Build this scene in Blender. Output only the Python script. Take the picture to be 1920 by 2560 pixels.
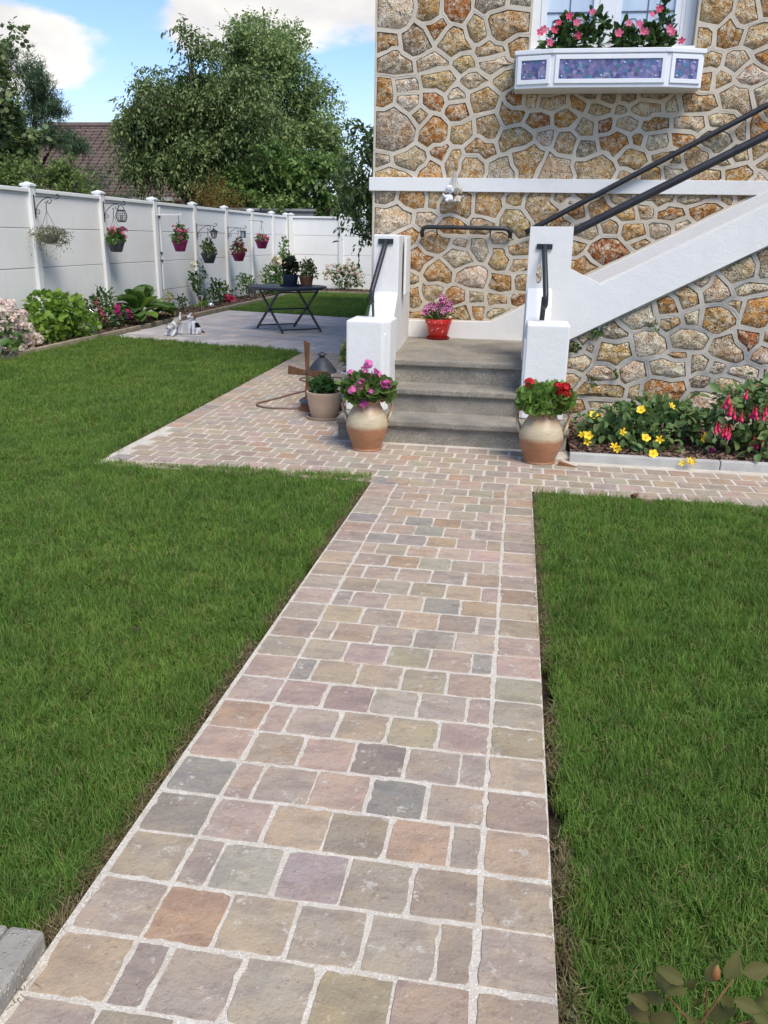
import bpy, bmesh, math, random
import numpy as np
from mathutils import Vector, Matrix, noise
from mathutils.geometry import tessellate_polygon

for o in list(bpy.data.objects):
    bpy.data.objects.remove(o)
random.seed(11)
rs = np.random.RandomState(5)
scene = bpy.context.scene
col = scene.collection
R = math.radians

# ------------------------------------------------------------------ camera
cam = bpy.data.cameras.new('camera')
camo = bpy.data.objects.new('camera', cam)
col.objects.link(camo)
cam.sensor_fit = 'VERTICAL'
cam.sensor_height = 24.0
cam.lens = 2071.5154 / 2560 * 24.0
cam.clip_start = 0.05
cam.clip_end = 2000
CR = ((0.987430689, -0.067462527, -0.142931595),
      (0.156849516, 0.306893139, 0.938730436),
      (0.019464402, 0.949349993, -0.313617168))
camo.matrix_world = Matrix(((CR[0][0], CR[0][1], -CR[0][2], 0.0),
                            (CR[1][0], CR[1][1], -CR[1][2], 0.0),
                            (CR[2][0], CR[2][1], -CR[2][2], 1.2573),
                            (0, 0, 0, 1)))
scene.camera = camo

# ------------------------------------------------------------------ sky, sun, exposure
SUN_EL, SUN_AZ = R(56), R(142)          # azimuth clockwise from +Y: high, behind the viewer's right shoulder, veiled by cloud
world = bpy.data.worlds.new('World')
scene.world = world
world.use_nodes = True
wn, wl = world.node_tree.nodes, world.node_tree.links
wn.clear()
w_out = wn.new('ShaderNodeOutputWorld')
w_bg = wn.new('ShaderNodeBackground')
w_sky = wn.new('ShaderNodeTexSky')
w_sky.sky_type = 'NISHITA'
w_sky.sun_disc = False
w_sky.sun_elevation = SUN_EL
w_sky.sun_rotation = SUN_AZ
w_sky.air_density = 1.0
w_sky.dust_density = 0.4
w_sky.ozone_density = 1.5
SKY_STRENGTH = 0.12
w_bg.inputs['Strength'].default_value = SKY_STRENGTH
w_tc = wn.new('ShaderNodeTexCoord')


def wmath(op, a, b=None, clamp=False):
    n = wn.new('ShaderNodeMath')
    n.operation = op
    n.use_clamp = clamp
    for i, v in enumerate((a, b)):
        if v is None:
            continue
        if isinstance(v, (int, float)):
            n.inputs[i].default_value = v
        else:
            wl.new(v, n.inputs[i])
    return n.outputs[0]


def wblob(d, radius, stretch=1.0):
    """soft patch of cloud round one direction of the sky"""
    s = wn.new('ShaderNodeVectorMath')
    s.operation = 'SUBTRACT'
    wl.new(w_tc.outputs['Generated'], s.inputs[0])
    s.inputs[1].default_value = d
    m = wn.new('ShaderNodeVectorMath')
    m.operation = 'MULTIPLY'
    wl.new(s.outputs[0], m.inputs[0])
    m.inputs[1].default_value = (1, 1, stretch)
    ln = wn.new('ShaderNodeVectorMath')
    ln.operation = 'LENGTH'
    wl.new(m.outputs[0], ln.inputs[0])
    return wmath('SUBTRACT', 1.0, wmath('DIVIDE', ln.outputs['Value'], radius), clamp=True)


w_map = wn.new('ShaderNodeMapping')
w_map.inputs['Scale'].default_value = (1.0, 1.0, 2.2)
w_map.inputs['Location'].default_value = (0.31, 0.12, 0.0)
wl.new(w_tc.outputs['Generated'], w_map.inputs['Vector'])
w_n1 = wn.new('ShaderNodeTexNoise')
w_n1.inputs['Scale'].default_value = 3.2
w_n1.inputs['Detail'].default_value = 9
w_n1.inputs['Roughness'].default_value = 0.58
wl.new(w_map.outputs[0], w_n1.inputs['Vector'])
CLOUDS = [((-0.62, 0.72, 0.42), 0.20, 1.0, -0.5), ((-0.49, 0.84, 0.165), 0.13, 1.5, 0.60), ((-0.20, 0.90, 0.36), 0.30, 1.6, 0.55),
          ((-0.40, 0.86, 0.33), 0.22, 1.9, 0.45), ((-0.33, 0.92, 0.20), 0.10, 1.8, 0.10),
          ((-0.12, 0.97, 0.28), 0.20, 1.4, 0.35), ((-0.52, 0.82, 0.30), 0.12, 2.2, 0.10),
          ((-0.45, 0.87, 0.245), 0.11, 2.2, -0.42), ((-0.05, 0.99, 0.17), 0.12, 1.6, -0.25)]
acc = wmath('MULTIPLY', w_n1.outputs['Fac'], 1.35)
for d, r_, st_, amp in CLOUDS:
    acc = wmath('ADD', acc, wmath('MULTIPLY', wblob(Vector(d).normalized(), r_, st_), amp))
w_mask = wn.new('ShaderNodeMapRange')
w_mask.interpolation_type = 'SMOOTHSTEP'
w_mask.inputs['From Min'].default_value = 0.82
w_mask.inputs['From Max'].default_value = 0.96
wl.new(acc, w_mask.inputs['Value'])
w_n2 = wn.new('ShaderNodeTexNoise')
w_n2.inputs['Scale'].default_value = 5.0
w_n2.inputs['Detail'].default_value = 6
wl.new(w_map.outputs[0], w_n2.inputs['Vector'])
w_cr = wn.new('ShaderNodeValToRGB')
w_cr.color_ramp.elements[0].position = 0.40
w_cr.color_ramp.elements[0].color = (3.75, 3.7, 3.75, 1)
w_cr.color_ramp.elements[1].position = 0.60
w_cr.color_ramp.elements[1].color = (5.3, 5.1, 4.75, 1)
wl.new(w_n2.outputs['Fac'], w_cr.inputs['Fac'])
w_mix = wn.new('ShaderNodeMix')
w_mix.data_type = 'RGBA'
wl.new(w_mask.outputs[0], w_mix.inputs['Factor'])
w_tn = wn.new('ShaderNodeMix')
w_tn.data_type = 'RGBA'
w_tn.blend_type = 'MULTIPLY'
w_tn.inputs['Factor'].default_value = 1.0
w_tn.inputs['B'].default_value = (0.76, 0.84, 1.0, 1)
wl.new(w_sky.outputs[0], w_tn.inputs['A'])
wl.new(w_tn.outputs['Result'], w_mix.inputs['A'])
wl.new(w_cr.outputs[0], w_mix.inputs['B'])
# thin pale haze low over the horizon
w_sp = wn.new('ShaderNodeSeparateXYZ')
wl.new(w_tc.outputs['Generated'], w_sp.inputs[0])
w_lo = wn.new('ShaderNodeMapRange')
w_lo.interpolation_type = 'SMOOTHSTEP'
w_lo.inputs['From Min'].default_value = 0.0
w_lo.inputs['From Max'].default_value = 0.20
w_lo.inputs['To Min'].default_value = 0.85
w_lo.inputs['To Max'].default_value = 0.0
wl.new(w_sp.outputs['Z'], w_lo.inputs['Value'])
w_hz = wn.new('ShaderNodeMix')
w_hz.data_type = 'RGBA'
w_hz.inputs['B'].default_value = (3.9, 4.2, 4.7, 1)
wl.new(w_lo.outputs[0], w_hz.inputs['Factor'])
wl.new(w_mix.outputs['Result'], w_hz.inputs['A'])
wl.new(w_hz.outputs['Result'], w_bg.inputs['Color'])
wl.new(w_bg.outputs[0], w_out.inputs['Surface'])

sun = bpy.data.lights.new('sun', 'SUN')
sun.energy = 2.25
sun.angle = R(30)
sun.color = (1.0, 0.94, 0.84)
suno = bpy.data.objects.new('sun', sun)
col.objects.link(suno)
sdir = Vector((math.sin(SUN_AZ) * math.cos(SUN_EL), math.cos(SUN_AZ) * math.cos(SUN_EL), math.sin(SUN_EL)))
suno.rotation_euler = sdir.to_track_quat('Z', 'Y').to_euler()

scene.view_settings.view_transform = 'Standard'
scene.view_settings.look = 'None'
scene.view_settings.exposure = 0.90
scene.view_settings.gamma = 1.0
scene.view_settings.use_curve_mapping = False
scene.render.engine = 'CYCLES'
scene.cycles.max_bounces = 6
scene.cycles.transparent_max_bounces = 6
scene.cycles.use_denoising = True


# ------------------------------------------------------------------ helpers
def G(y):
    """height of the ground: the front path falls gently towards the house, then the garden is level"""
    return -0.0254 * min(y, 5.51)


class MB:
    def __init__(s):
        s.v, s.f, s.m = [], [], []

    def add(s, vs, fs, mi=0):
        b = len(s.v)
        s.v += [tuple(p) for p in vs]
        s.f += [tuple(b + i for i in f) for f in fs]
        s.m += [mi] * len(fs)

    def box(s, x0, x1, y0, y1, z0, z1, mi=0):
        s.add([(x0, y0, z0), (x1, y0, z0), (x1, y1, z0), (x0, y1, z0), (x0, y0, z1), (x1, y0, z1), (x1, y1, z1), (x0, y1, z1)],
              [(0, 3, 2, 1), (4, 5, 6, 7), (0, 1, 5, 4), (1, 2, 6, 5), (2, 3, 7, 6), (3, 0, 4, 7)], mi)

    def bar(s, a, b, w, h, mi=0, up=(0, 0, 1)):
        a, b = Vector(a), Vector(b)
        d = (b - a).normalized()
        u = Vector(up)
        if abs(d.dot(u)) > 0.95:
            u = Vector((1, 0, 0))
        x = d.cross(u).normalized() * w / 2
        y = x.cross(d).normalized() * h / 2
        s.add([a - x - y, a + x - y, a + x + y, a - x + y, b - x - y, b + x - y, b + x + y, b - x + y],
              [(0, 3, 2, 1), (4, 5, 6, 7), (0, 1, 5, 4), (1, 2, 6, 5), (2, 3, 7, 6), (3, 0, 4, 7)], mi)

    def tube(s, pts, r, seg=8, mi=0, closed=False):
        pts = [Vector(p) for p in pts]
        n = len(pts)
        rr = r if isinstance(r, (list, tuple)) else [r] * n
        b = len(s.v)
        prev = None
        for i, p in enumerate(pts):
            if closed:
                d = pts[(i + 1) % n] - pts[i - 1]
            else:
                d = pts[min(i + 1, n - 1)] - pts[max(i - 1, 0)]
            d.normalize()
            if prev is None:
                u = Vector((0, 0, 1)) if abs(d.z) < 0.9 else Vector((1, 0, 0))
                x = d.cross(u).normalized()
            else:
                x = (prev - d * prev.dot(d)).normalized()
            prev = x
            y = d.cross(x)
            for k in range(seg):
                a = 2 * math.pi * k / seg
                s.v.append(tuple(p + (x * math.cos(a) + y * math.sin(a)) * rr[i]))
        for i in range(n if closed else n - 1):
            j = (i + 1) % n
            for k in range(seg):
                l = (k + 1) % seg
                s.f.append((b + i * seg + k, b + i * seg + l, b + j * seg + l, b + j * seg + k))
                s.m.append(mi)
        if not closed:
            s.f.append(tuple(b + k for k in range(seg))[::-1])
            s.f.append(tuple(b + (n - 1) * seg + k for k in range(seg)))
            s.m += [mi, mi]

    def lathe(s, prof, seg=24, c=(0, 0, 0), mi=0, sx=1.0, sy=1.0, cap=(True, True)):
        b = len(s.v)
        for r, z in prof:
            for k in range(seg):
                a = 2 * math.pi * k / seg
                s.v.append((c[0] + r * sx * math.cos(a), c[1] + r * sy * math.sin(a), c[2] + z))
        for i in range(len(prof) - 1):
            for k in range(seg):
                l = (k + 1) % seg
                s.f.append((b + i * seg + k, b + i * seg + l, b + (i + 1) * seg + l, b + (i + 1) * seg + k))
                s.m.append(mi)
        if cap[0]:
            s.f.append(tuple(b + k for k in range(seg))[::-1])
            s.m.append(mi)
        if cap[1]:
            e = b + (len(prof) - 1) * seg
            s.f.append(tuple(e + k for k in range(seg)))
            s.m.append(mi)

    def ball(s, c, r, seg=10, rings=6, mi=0):
        r = r if isinstance(r, (tuple, list)) else (r, r, r)
        prof = []
        for i in range(rings + 1):
            t = math.pi * i / rings
            prof.append((max(math.sin(t), 0.02), -math.cos(t) * r[2]))
        s.lathe([(q, z) for q, z in prof], seg, c, mi, r[0], r[1])

    def extrude(s, outer, holes, d0, d1, fn, mi=0):
        """flat outline (2-D) with holes given thickness; fn(a, b, depth) gives the 3-D point"""
        loops = [outer] + list(holes)
        flat = [p for l in loops for p in l]
        n = len(flat)
        tris = tessellate_polygon([[Vector((p[0], p[1], 0)) for p in l] for l in loops])
        vs = [fn(p[0], p[1], d0) for p in flat] + [fn(p[0], p[1], d1) for p in flat]
        fs = []
        for t in tris:
            fs.append(tuple(t))
            fs.append(tuple(n + i for i in reversed(t)))
        o = 0
        for l in loops:
            for i in range(len(l)):
                j = (i + 1) % len(l)
                fs.append((o + i, o + j, n + o + j, n + o + i))
            o += len(l)
        s.add(vs, fs, mi)

    def obj(s, name, mats, parent=None, smooth=False, bevel=0, seg=2, fix=False, loc=None):
        me = bpy.data.meshes.new(name)
        me.from_pydata(s.v, [], s.f)
        mats = mats if isinstance(mats, (list, tuple)) else [mats]
        for m in mats:
            me.materials.append(m)
        if len(mats) > 1:
            me.polygons.foreach_set('material_index', s.m)
        if bevel or fix:
            bm = bmesh.new()
            bm.from_mesh(me)
            bmesh.ops.remove_doubles(bm, verts=bm.verts, dist=1e-5)
            bmesh.ops.recalc_face_normals(bm, faces=bm.faces)
            if bevel:
                es = [e for e in bm.edges if len(e.link_faces) == 2 and e.calc_face_angle(0) > R(28)]
                bmesh.ops.bevel(bm, geom=es, offset=bevel, segments=seg, affect='EDGES', profile=0.6, clamp_overlap=True)
            bm.to_mesh(me)
            bm.free()
        if smooth:
            me.polygons.foreach_set('use_smooth', [True] * len(me.polygons))
            if smooth == 'auto':
                me.set_sharp_from_angle(angle=R(40))
        me.update()
        return link(name, me, parent, loc)


def link(name, me, parent=None, loc=None):
    o = bpy.data.objects.new(name, me)
    col.objects.link(o)
    if parent is not None:
        o.parent = parent
    if loc is not None:
        o.location = loc
    return o


def tag(o, label=None, cat=None, group=None, kind=None):
    if label:
        o['label'] = label
    if cat:
        o['category'] = cat
    if group:
        o['group'] = group
    if kind:
        o['kind'] = kind
    return o


def thing(name, label, cat, loc=(0, 0, 0), group=None, rz=0, kind=None):
    o = bpy.data.objects.new(name, None)
    o.empty_display_size = 0.1
    col.objects.link(o)
    o.location = loc
    o.rotation_euler = (0, 0, rz)
    return tag(o, label, cat, group, kind)


def np_mesh(name, V, F, mats, mi=None, parent=None, smooth=False, loc=None):
    """V (n,3), F (m,k) with all faces of k corners"""
    me = bpy.data.meshes.new(name)
    V = np.asarray(V, np.float32)
    F = np.asarray(F, np.int32)
    m, k = F.shape
    me.vertices.add(len(V))
    me.vertices.foreach_set('co', V.ravel())
    me.loops.add(m * k)
    me.loops.foreach_set('vertex_index', F.ravel())
    me.polygons.add(m)
    me.polygons.foreach_set('loop_start', np.arange(m, dtype=np.int32) * k)
    mats = mats if isinstance(mats, (list, tuple)) else [mats]
    for q in mats:
        me.materials.append(q)
    if mi is not None:
        me.polygons.foreach_set('material_index', np.asarray(mi, np.int32))
    if smooth:
        me.polygons.foreach_set('use_smooth', np.ones(m, bool))
    me.update(calc_edges=True)
    return link(name, me, parent, loc)


def unit(a):
    return a / np.maximum(np.linalg.norm(a, axis=-1, keepdims=True), 1e-9)


def frames(d, n):
    """rotation matrices whose y axis is d and whose z axis is close to n"""
    d = unit(d)
    x = unit(np.cross(d, n))
    z = np.cross(x, d)
    return np.stack([x, d, z], -1)


def place(tv, tf, pos, rot, sc):
    """copies of a template (verts, quads) -> one vertex and face array"""
    tv = np.asarray(tv, float)
    tf = np.asarray(tf, int)
    sc = np.asarray(sc, float)
    if sc.ndim == 1:
        sc = sc[:, None]
    P = np.einsum('nij,nkj->nki', rot, tv[None] * sc[:, None, :]) + pos[:, None, :]
    k = len(tv)
    F = tf[None] + (np.arange(len(pos)) * k)[:, None, None]
    return P.reshape(-1, 3), F.reshape(-1, tf.shape[1])


LEAF = ([(0, 0, 0), (0.30, 0.32, 0.07), (0.24, 0.72, 0.03), (0, 1, -0.10), (-0.24, 0.72, 0.03), (-0.30, 0.32, 0.07)],
        [(0, 1, 2, 3), (0, 3, 4, 5)])
ROUND = ([(0, 0, 0), (0.46, 0.25, 0.10), (0.42, 0.80, 0.06), (0, 0.92, 0.0), (-0.42, 0.80, 0.06), (-0.46, 0.25, 0.10)],
         [(0, 1, 2, 3), (0, 3, 4, 5)])
NARROW = ([(0, 0, 0), (0.15, 0.35, 0.03), (0.11, 0.72, 0.0), (0, 1, -0.12), (-0.11, 0.72, 0.0), (-0.15, 0.35, 0.03)],
          [(0, 1, 2, 3), (0, 3, 4, 5)])


def rnd_dirs(n, up=0.0):
    d = unit(rs.normal(size=(n, 3)))
    d[:, 2] += up
    return unit(d)


def leaf_cloud(blobs, n, size, tmpl=LEAF, up=0.25, shell=0.5, droop=0.0, out=0.8, var=0.35):
    """n leaves through a list of ellipsoids (x,y,z,rx,ry,rz), denser towards their surface"""
    B = np.array(blobs, float)
    vol = B[:, 3] * B[:, 4] * B[:, 5]
    pick = rs.choice(len(B), n, p=vol ** 0.7 / (vol ** 0.7).sum())
    u = rnd_dirs(n)
    rad = shell + (1 - shell) * rs.rand(n) ** 0.6
    rad *= 1 + 0.16 * rs.normal(size=n) * (rs.rand(n) < 0.35)
    pos = B[pick, :3] + u * B[pick, 3:] * rad[:, None]
    d = unit(u * out + rs.normal(size=(n, 3)) * 0.55 + np.array([0, 0, up - droop]))
    nm = unit(rs.normal(size=(n, 3)) * 0.6 + np.array([0, 0, 1.0]) + u * 0.6)
    sc = size * (1 + var * rs.normal(size=n)).clip(0.45, 1.8)
    return place(tmpl[0], tmpl[1], pos, frames(d, nm), sc)


def sprays(blobs, k, m, length, size, tmpl=LEAF, droop=0.4, shell=0.35, wild=0.5):
    """k leafy twigs of m leaves through the ellipsoids"""
    B = np.array(blobs, float)
    w = (B[:, 3] * B[:, 4] * B[:, 5]) ** 0.72
    pick = rs.choice(len(B), k, p=w / w.sum())
    u = rnd_dirs(k)
    rad = shell + (1 - shell) * rs.rand(k) ** 0.6
    o = B[pick, :3] + u * B[pick, 3:] * rad[:, None] * 0.92
    d = unit(u * 0.8 + rs.normal(size=(k, 3)) * wild + np.array([0, 0, 0.15]))
    L = length * (0.6 + 0.8 * rs.rand(k))
    Vs, Fs, base = [], [], 0
    side = unit(np.cross(d, rs.normal(size=(k, 3))))
    for j in range(m):
        t = (j + 0.5) / m
        p = o + d * (L * t)[:, None] + np.array([0, 0, -1.0]) * (L * droop * t * t)[:, None]
        s_ = 1 if j % 2 else -1
        ld = unit(d * 0.5 + side * s_ * 0.8 + rs.normal(size=(k, 3)) * 0.35 + np.array([0, 0, -droop * (0.4 + t)]))
        nm = unit(rs.normal(size=(k, 3)) * 0.5 + np.array([0, 0, 1.0]))
        sc = size * (1 + 0.3 * rs.normal(size=k)).clip(0.5, 1.7)
        V, F = place(tmpl[0], tmpl[1], p, frames(ld, nm), sc)
        Vs.append(V)
        Fs.append(F + base)
        base += len(V)
    return np.concatenate(Vs), np.concatenate(Fs)


def cat_vf(*parts):
    Vs, Fs, b = [], [], 0
    for V, F in parts:
        Vs.append(V)
        Fs.append(F + b)
        b += len(V)
    return np.concatenate(Vs), np.concatenate(Fs)


# ------------------------------------------------------------------ materials
class NT:
    def __init__(s, name):
        s.mat = bpy.data.materials.new(name)
        s.mat.use_nodes = True
        s.t = s.mat.node_tree
        s.n, s.l = s.t.nodes, s.t.links
        s.n.clear()
        s.out = s.n.new('ShaderNodeOutputMaterial')
        s.p = s.n.new('ShaderNodeBsdfPrincipled')
        s.l.new(s.p.outputs[0], s.out.inputs['Surface'])
        s.geo = s.n.new('ShaderNodeNewGeometry')
        s.pos = s.geo.outputs['Position']

    def set(s, k, v):
        i = s.p.inputs[k]
        if hasattr(v, 'is_linked'):
            s.l.new(v, i)
        elif isinstance(v, tuple):
            i.default_value = (*v, 1)[:4]
        else:
            i.default_value = v

    def val(s, inp, v):
        if hasattr(v, 'is_linked'):
            s.l.new(v, inp)
        elif isinstance(v, tuple) and len(v) == 3 and inp.type == 'RGBA':
            inp.default_value = (*v, 1)
        else:
            inp.default_value = v

    def noise(s, scale, detail=5, rough=0.6, vec=None, stretch=None, out='Fac'):
        n = s.n.new('ShaderNodeTexNoise')
        n.inputs['Scale'].default_value = scale
        n.inputs['Detail'].default_value = detail
        n.inputs['Roughness'].default_value = rough
        v = vec or s.pos
        if stretch:
            m = s.n.new('ShaderNodeMapping')
            m.inputs['Scale'].default_value = stretch
            s.l.new(v, m.inputs['Vector'])
            v = m.outputs[0]
        s.l.new(v, n.inputs['Vector'])
        return n.outputs[out]

    def voro(s, scale, out='Distance', feature='F1', rnd=1.0):
        n = s.n.new('ShaderNodeTexVoronoi')
        n.feature = feature
        n.inputs['Scale'].default_value = scale
        n.inputs['Randomness'].default_value = rnd
        s.l.new(s.pos, n.inputs['Vector'])
        return n.outputs[out]

    def ramp(s, fac, stops):
        n = s.n.new('ShaderNodeValToRGB')
        e = n.color_ramp.elements
        while len(e) < len(stops):
            e.new(0.5)
        for q, (p, c) in zip(e, stops):
            q.position = p
            c = (c, c, c) if isinstance(c, (int, float)) else c
            q.color = (*c, 1)
        s.val(n.inputs['Fac'], fac)
        return n.outputs['Color']

    def mix(s, fac, a, b, mode='MIX'):
        n = s.n.new('ShaderNodeMix')
        n.data_type = 'RGBA'
        n.blend_type = mode
        s.val(n.inputs['Factor'], fac)
        s.val(n.inputs['A'], a if hasattr(a, 'is_linked') else (*a, 1)[:4])
        s.val(n.inputs['B'], b if hasattr(b, 'is_linked') else (*b, 1)[:4])
        return n.outputs['Result']

    def math(s, op, a, b=0.0, clamp=False):
        n = s.n.new('ShaderNodeMath')
        n.operation = op
        n.use_clamp = clamp
        s.val(n.inputs[0], a)
        s.val(n.inputs[1], b)
        return n.outputs[0]

    def bump(s, h, strength=0.5, dist=0.01):
        n = s.n.new('ShaderNodeBump')
        n.inputs['Strength'].default_value = strength
        n.inputs['Distance'].default_value = dist
        s.l.new(h, n.inputs['Height'])
        s.l.new(n.outputs[0], s.p.inputs['Normal'])

    def objcol(s):
        n = s.n.new('ShaderNodeObjectInfo')
        return n.outputs['Color'], n.outputs['Random']


def simple(name, c1, c2=None, scale=8, rough=0.7, bump=0.0, bscale=40, metal=0.0, spec=0.4, dist=0.004, lo=0.35, hi=0.65, detail=6):
    t = NT(name)
    if c2 is None:
        c2 = tuple(x * 0.82 for x in c1)
    t.set('Base Color', t.ramp(t.noise(scale, detail), [(lo, c1), (hi, c2)]))
    t.set('Roughness', rough)
    t.set('Metallic', metal)
    t.set('Specular IOR Level', spec)
    if bump:
        t.bump(t.noise(bscale, 6), bump, dist)
    return t.mat


def leafmat(name, cols, rough=0.5, trans=0.3, patch=None):
    """foliage: colour varies from leaf to leaf and over the plant"""
    t = NT(name)
    isl = t.geo.outputs['Random Per Island']
    n = len(cols)
    c = t.ramp(isl, [((i + 0.5) / n, q) for i, q in enumerate(cols)])
    c = t.mix(t.ramp(t.noise(patch or 2.2, 3), [(0.35, 0.0), (0.65, 0.45)]), c, tuple(min(1, x * 1.5) for x in cols[-1]))
    t.set('Base Color', c)
    t.set('Roughness', rough)
    t.set('Specular IOR Level', 0.35)
    tr = t.n.new('ShaderNodeBsdfTranslucent')
    t.l.new(t.mix(0.5, c, tuple(min(1, x * 2.0) for x in cols[-1])), tr.inputs['Color'])
    m = t.n.new('ShaderNodeMixShader')
    m.inputs['Fac'].default_value = trans
    t.l.new(t.p.outputs[0], m.inputs[1])
    t.l.new(tr.outputs[0], m.inputs[2])
    t.l.new(m.outputs[0], t.out.inputs['Surface'])
    return t.mat


def petalmat(name, cols, rough=0.6, trans=0.25):
    return leafmat(name, cols, rough, trans, 30)
# ------------------------------------------------------------------ material library
def m_sett():
    t = NT('sandstone_sett')
    oc, rnd = t.objcol()
    n2 = t.noise(60, 6, 0.7)
    c = t.mix(t.ramp(t.noise(13, 6, 0.65), [(0.36, 0.0), (0.66, 0.8)]), oc, t.mix(1.0, oc, (1.12, 1.03, 0.88), 'MULTIPLY'))
    c = t.mix(t.ramp(t.noise(8, 5, 0.6, stretch=(1, 2.2, 1)), [(0.47, 0.0), (0.62, 0.7)]), c, t.mix(1.0, oc, (0.76, 0.74, 0.76), 'MULTIPLY'))
    # brown iron stains, dark riven specks, pale scuffs
    c = t.mix(t.ramp(t.noise(19, 7, 0.72), [(0.56, 0.0), (0.66, 0.6)]), c, t.mix(1.0, oc, (0.76, 0.66, 0.57), 'MULTIPLY'))
    c = t.mix(t.ramp(n2, [(0.58, 0.0), (0.68, 0.55)]), c, t.mix(1.0, oc, (0.50, 0.45, 0.42), 'MULTIPLY'))
    c = t.mix(t.ramp(t.noise(75, 6, 0.72, stretch=(1, .6, 1)), [(0.62, 0.0), (0.68, 0.7)]), c, (0.50, 0.44, 0.37))
    sm = t.math('MULTIPLY', t.ramp(t.noise(21, 7, 0.72), [(0.585, 0.0), (0.64, 1.0)]), t.ramp(t.noise(120, 4), [(0.42, 0.0), (0.52, 0.95)]))
    c = t.mix(sm, c, (0.50, 0.44, 0.36))
    t.set('Base Color', c)
    t.set('Roughness', 0.72)
    t.set('Specular IOR Level', 0.3)
    h = t.math('ADD', t.math('MULTIPLY', t.noise(17, 8, 0.68), 1.4), t.math('MULTIPLY', t.noise(120, 4), 0.22))
    t.bump(h, 0.9, 0.008)
    return t.mat


def m_grout():
    t = NT('pale_grout')
    c = t.ramp(t.noise(12, 5), [(0.3, (0.49, 0.43, 0.34)), (0.7, (0.62, 0.555, 0.455))])
    v = t.voro(260, 'Color')
    g = t.n.new('ShaderNodeSeparateColor')
    t.l.new(v, g.inputs[0])
    c = t.mix(t.ramp(g.outputs[0], [(0.74, 0.0), (0.80, 0.5)]), c, (0.40, 0.35, 0.28))
    c = t.mix(t.ramp(g.outputs[1], [(0.84, 0.0), (0.88, 0.6)]), c, (0.72, 0.68, 0.60))
    c = t.mix(t.ramp(t.noise(5, 6), [(0.55, 0.0), (0.75, 0.5)]), c, (0.36, 0.31, 0.245))
    t.set('Base Color', c)
    t.set('Roughness', 0.9)
    t.set('Specular IOR Level', 0.2)
    t.bump(t.math('ADD', t.noise(180, 4), t.math('MULTIPLY', t.voro(240), 0.5)), 0.6, 0.003)
    return t.mat


def m_meuliere():
    t = NT('millstone')
    oc, rnd = t.objcol()
    c = t.mix(t.ramp(t.noise(13, 7, 0.65), [(0.42, 0.0), (0.60, 0.85)]), oc, t.mix(1.0, oc, (0.78, 0.56, 0.36), 'MULTIPLY'))
    c = t.mix(t.ramp(t.noise(24, 7, 0.7), [(0.47, 0.0), (0.57, 0.8)]), c, (0.70, 0.60, 0.44))
    c = t.mix(t.ramp(t.noise(8, 5), [(0.54, 0.0), (0.68, 0.5)]), c, (0.50, 0.25, 0.075))
    # sponge-like holes, in drifts, some small and some large
    p1 = t.math('MULTIPLY', t.ramp(t.voro(70), [(0.24, 1.0), (0.36, 0.0)]), t.ramp(t.noise(19, 5), [(0.45, 0.0), (0.52, 1.0)]))
    p2 = t.math('MULTIPLY', t.ramp(t.voro(120), [(0.26, 1.0), (0.40, 0.0)]), t.ramp(t.noise(33, 4), [(0.47, 0.0), (0.54, 0.9)]))
    pit = t.math('MAXIMUM', p1, p2)
    c = t.mix(pit, c, t.mix(1.0, oc, (0.26, 0.18, 0.14), 'MULTIPLY'))
    c = t.mix(t.ramp(t.noise(52, 6, 0.72), [(0.60, 0.0), (0.68, 0.7)]), c, t.mix(1.0, oc, (0.46, 0.35, 0.27), 'MULTIPLY'))
    t.set('Base Color', c)
    t.set('Roughness', 0.88)
    t.set('Specular IOR Level', 0.2)
    h = t.math('SUBTRACT', t.math('ADD', t.noise(52, 8, 0.72), t.math('MULTIPLY', t.noise(19, 4), 1.3)), t.math('MULTIPLY', pit, 0.7))
    t.bump(h, 0.9, 0.020)
    return t.mat


def m_mortar(name, a, b, dirt=0.0):
    t = NT(name)
    c = t.ramp(t.noise(6, 6, 0.6), [(0.32, a), (0.68, b)])
    c = t.mix(t.ramp(t.noise(40, 5), [(0.52, 0.0), (0.75, 0.45)]), c, tuple(x * 0.72 for x in a))
    if dirt:
        c = t.mix(t.ramp(t.noise(3.5, 6), [(0.50, 0.0), (0.64, dirt)]), c, (0.20, 0.20, 0.20))
    t.set('Base Color', c)
    t.set('Roughness', 0.9)
    t.set('Specular IOR Level', 0.2)
    t.bump(t.math('ADD', t.noise(160, 4), t.noise(20, 4)), 0.35, 0.003)
    return t.mat


def m_concrete():
    t = NT('weathered_concrete')
    c = t.ramp(t.noise(5, 7, 0.65), [(0.30, (0.20, 0.172, 0.130)), (0.55, (0.30, 0.262, 0.205)), (0.75, (0.40, 0.355, 0.285))])
    c = t.mix(t.ramp(t.noise(120, 4, 0.7), [(0.42, 0.75), (0.52, 0.0)]), c, (0.13, 0.115, 0.085))
    c = t.mix(t.ramp(t.noise(170, 3, 0.7), [(0.58, 0.0), (0.66, 0.7)]), c, (0.58, 0.54, 0.47))
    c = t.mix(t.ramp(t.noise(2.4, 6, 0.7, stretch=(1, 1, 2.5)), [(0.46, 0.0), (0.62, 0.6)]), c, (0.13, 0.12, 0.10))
    t.set('Base Color', c)
    t.set('Roughness', 0.88)
    t.bump(t.math('ADD', t.noise(140, 5), t.noise(14, 4)), 0.6, 0.004)
    return t.mat


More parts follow.
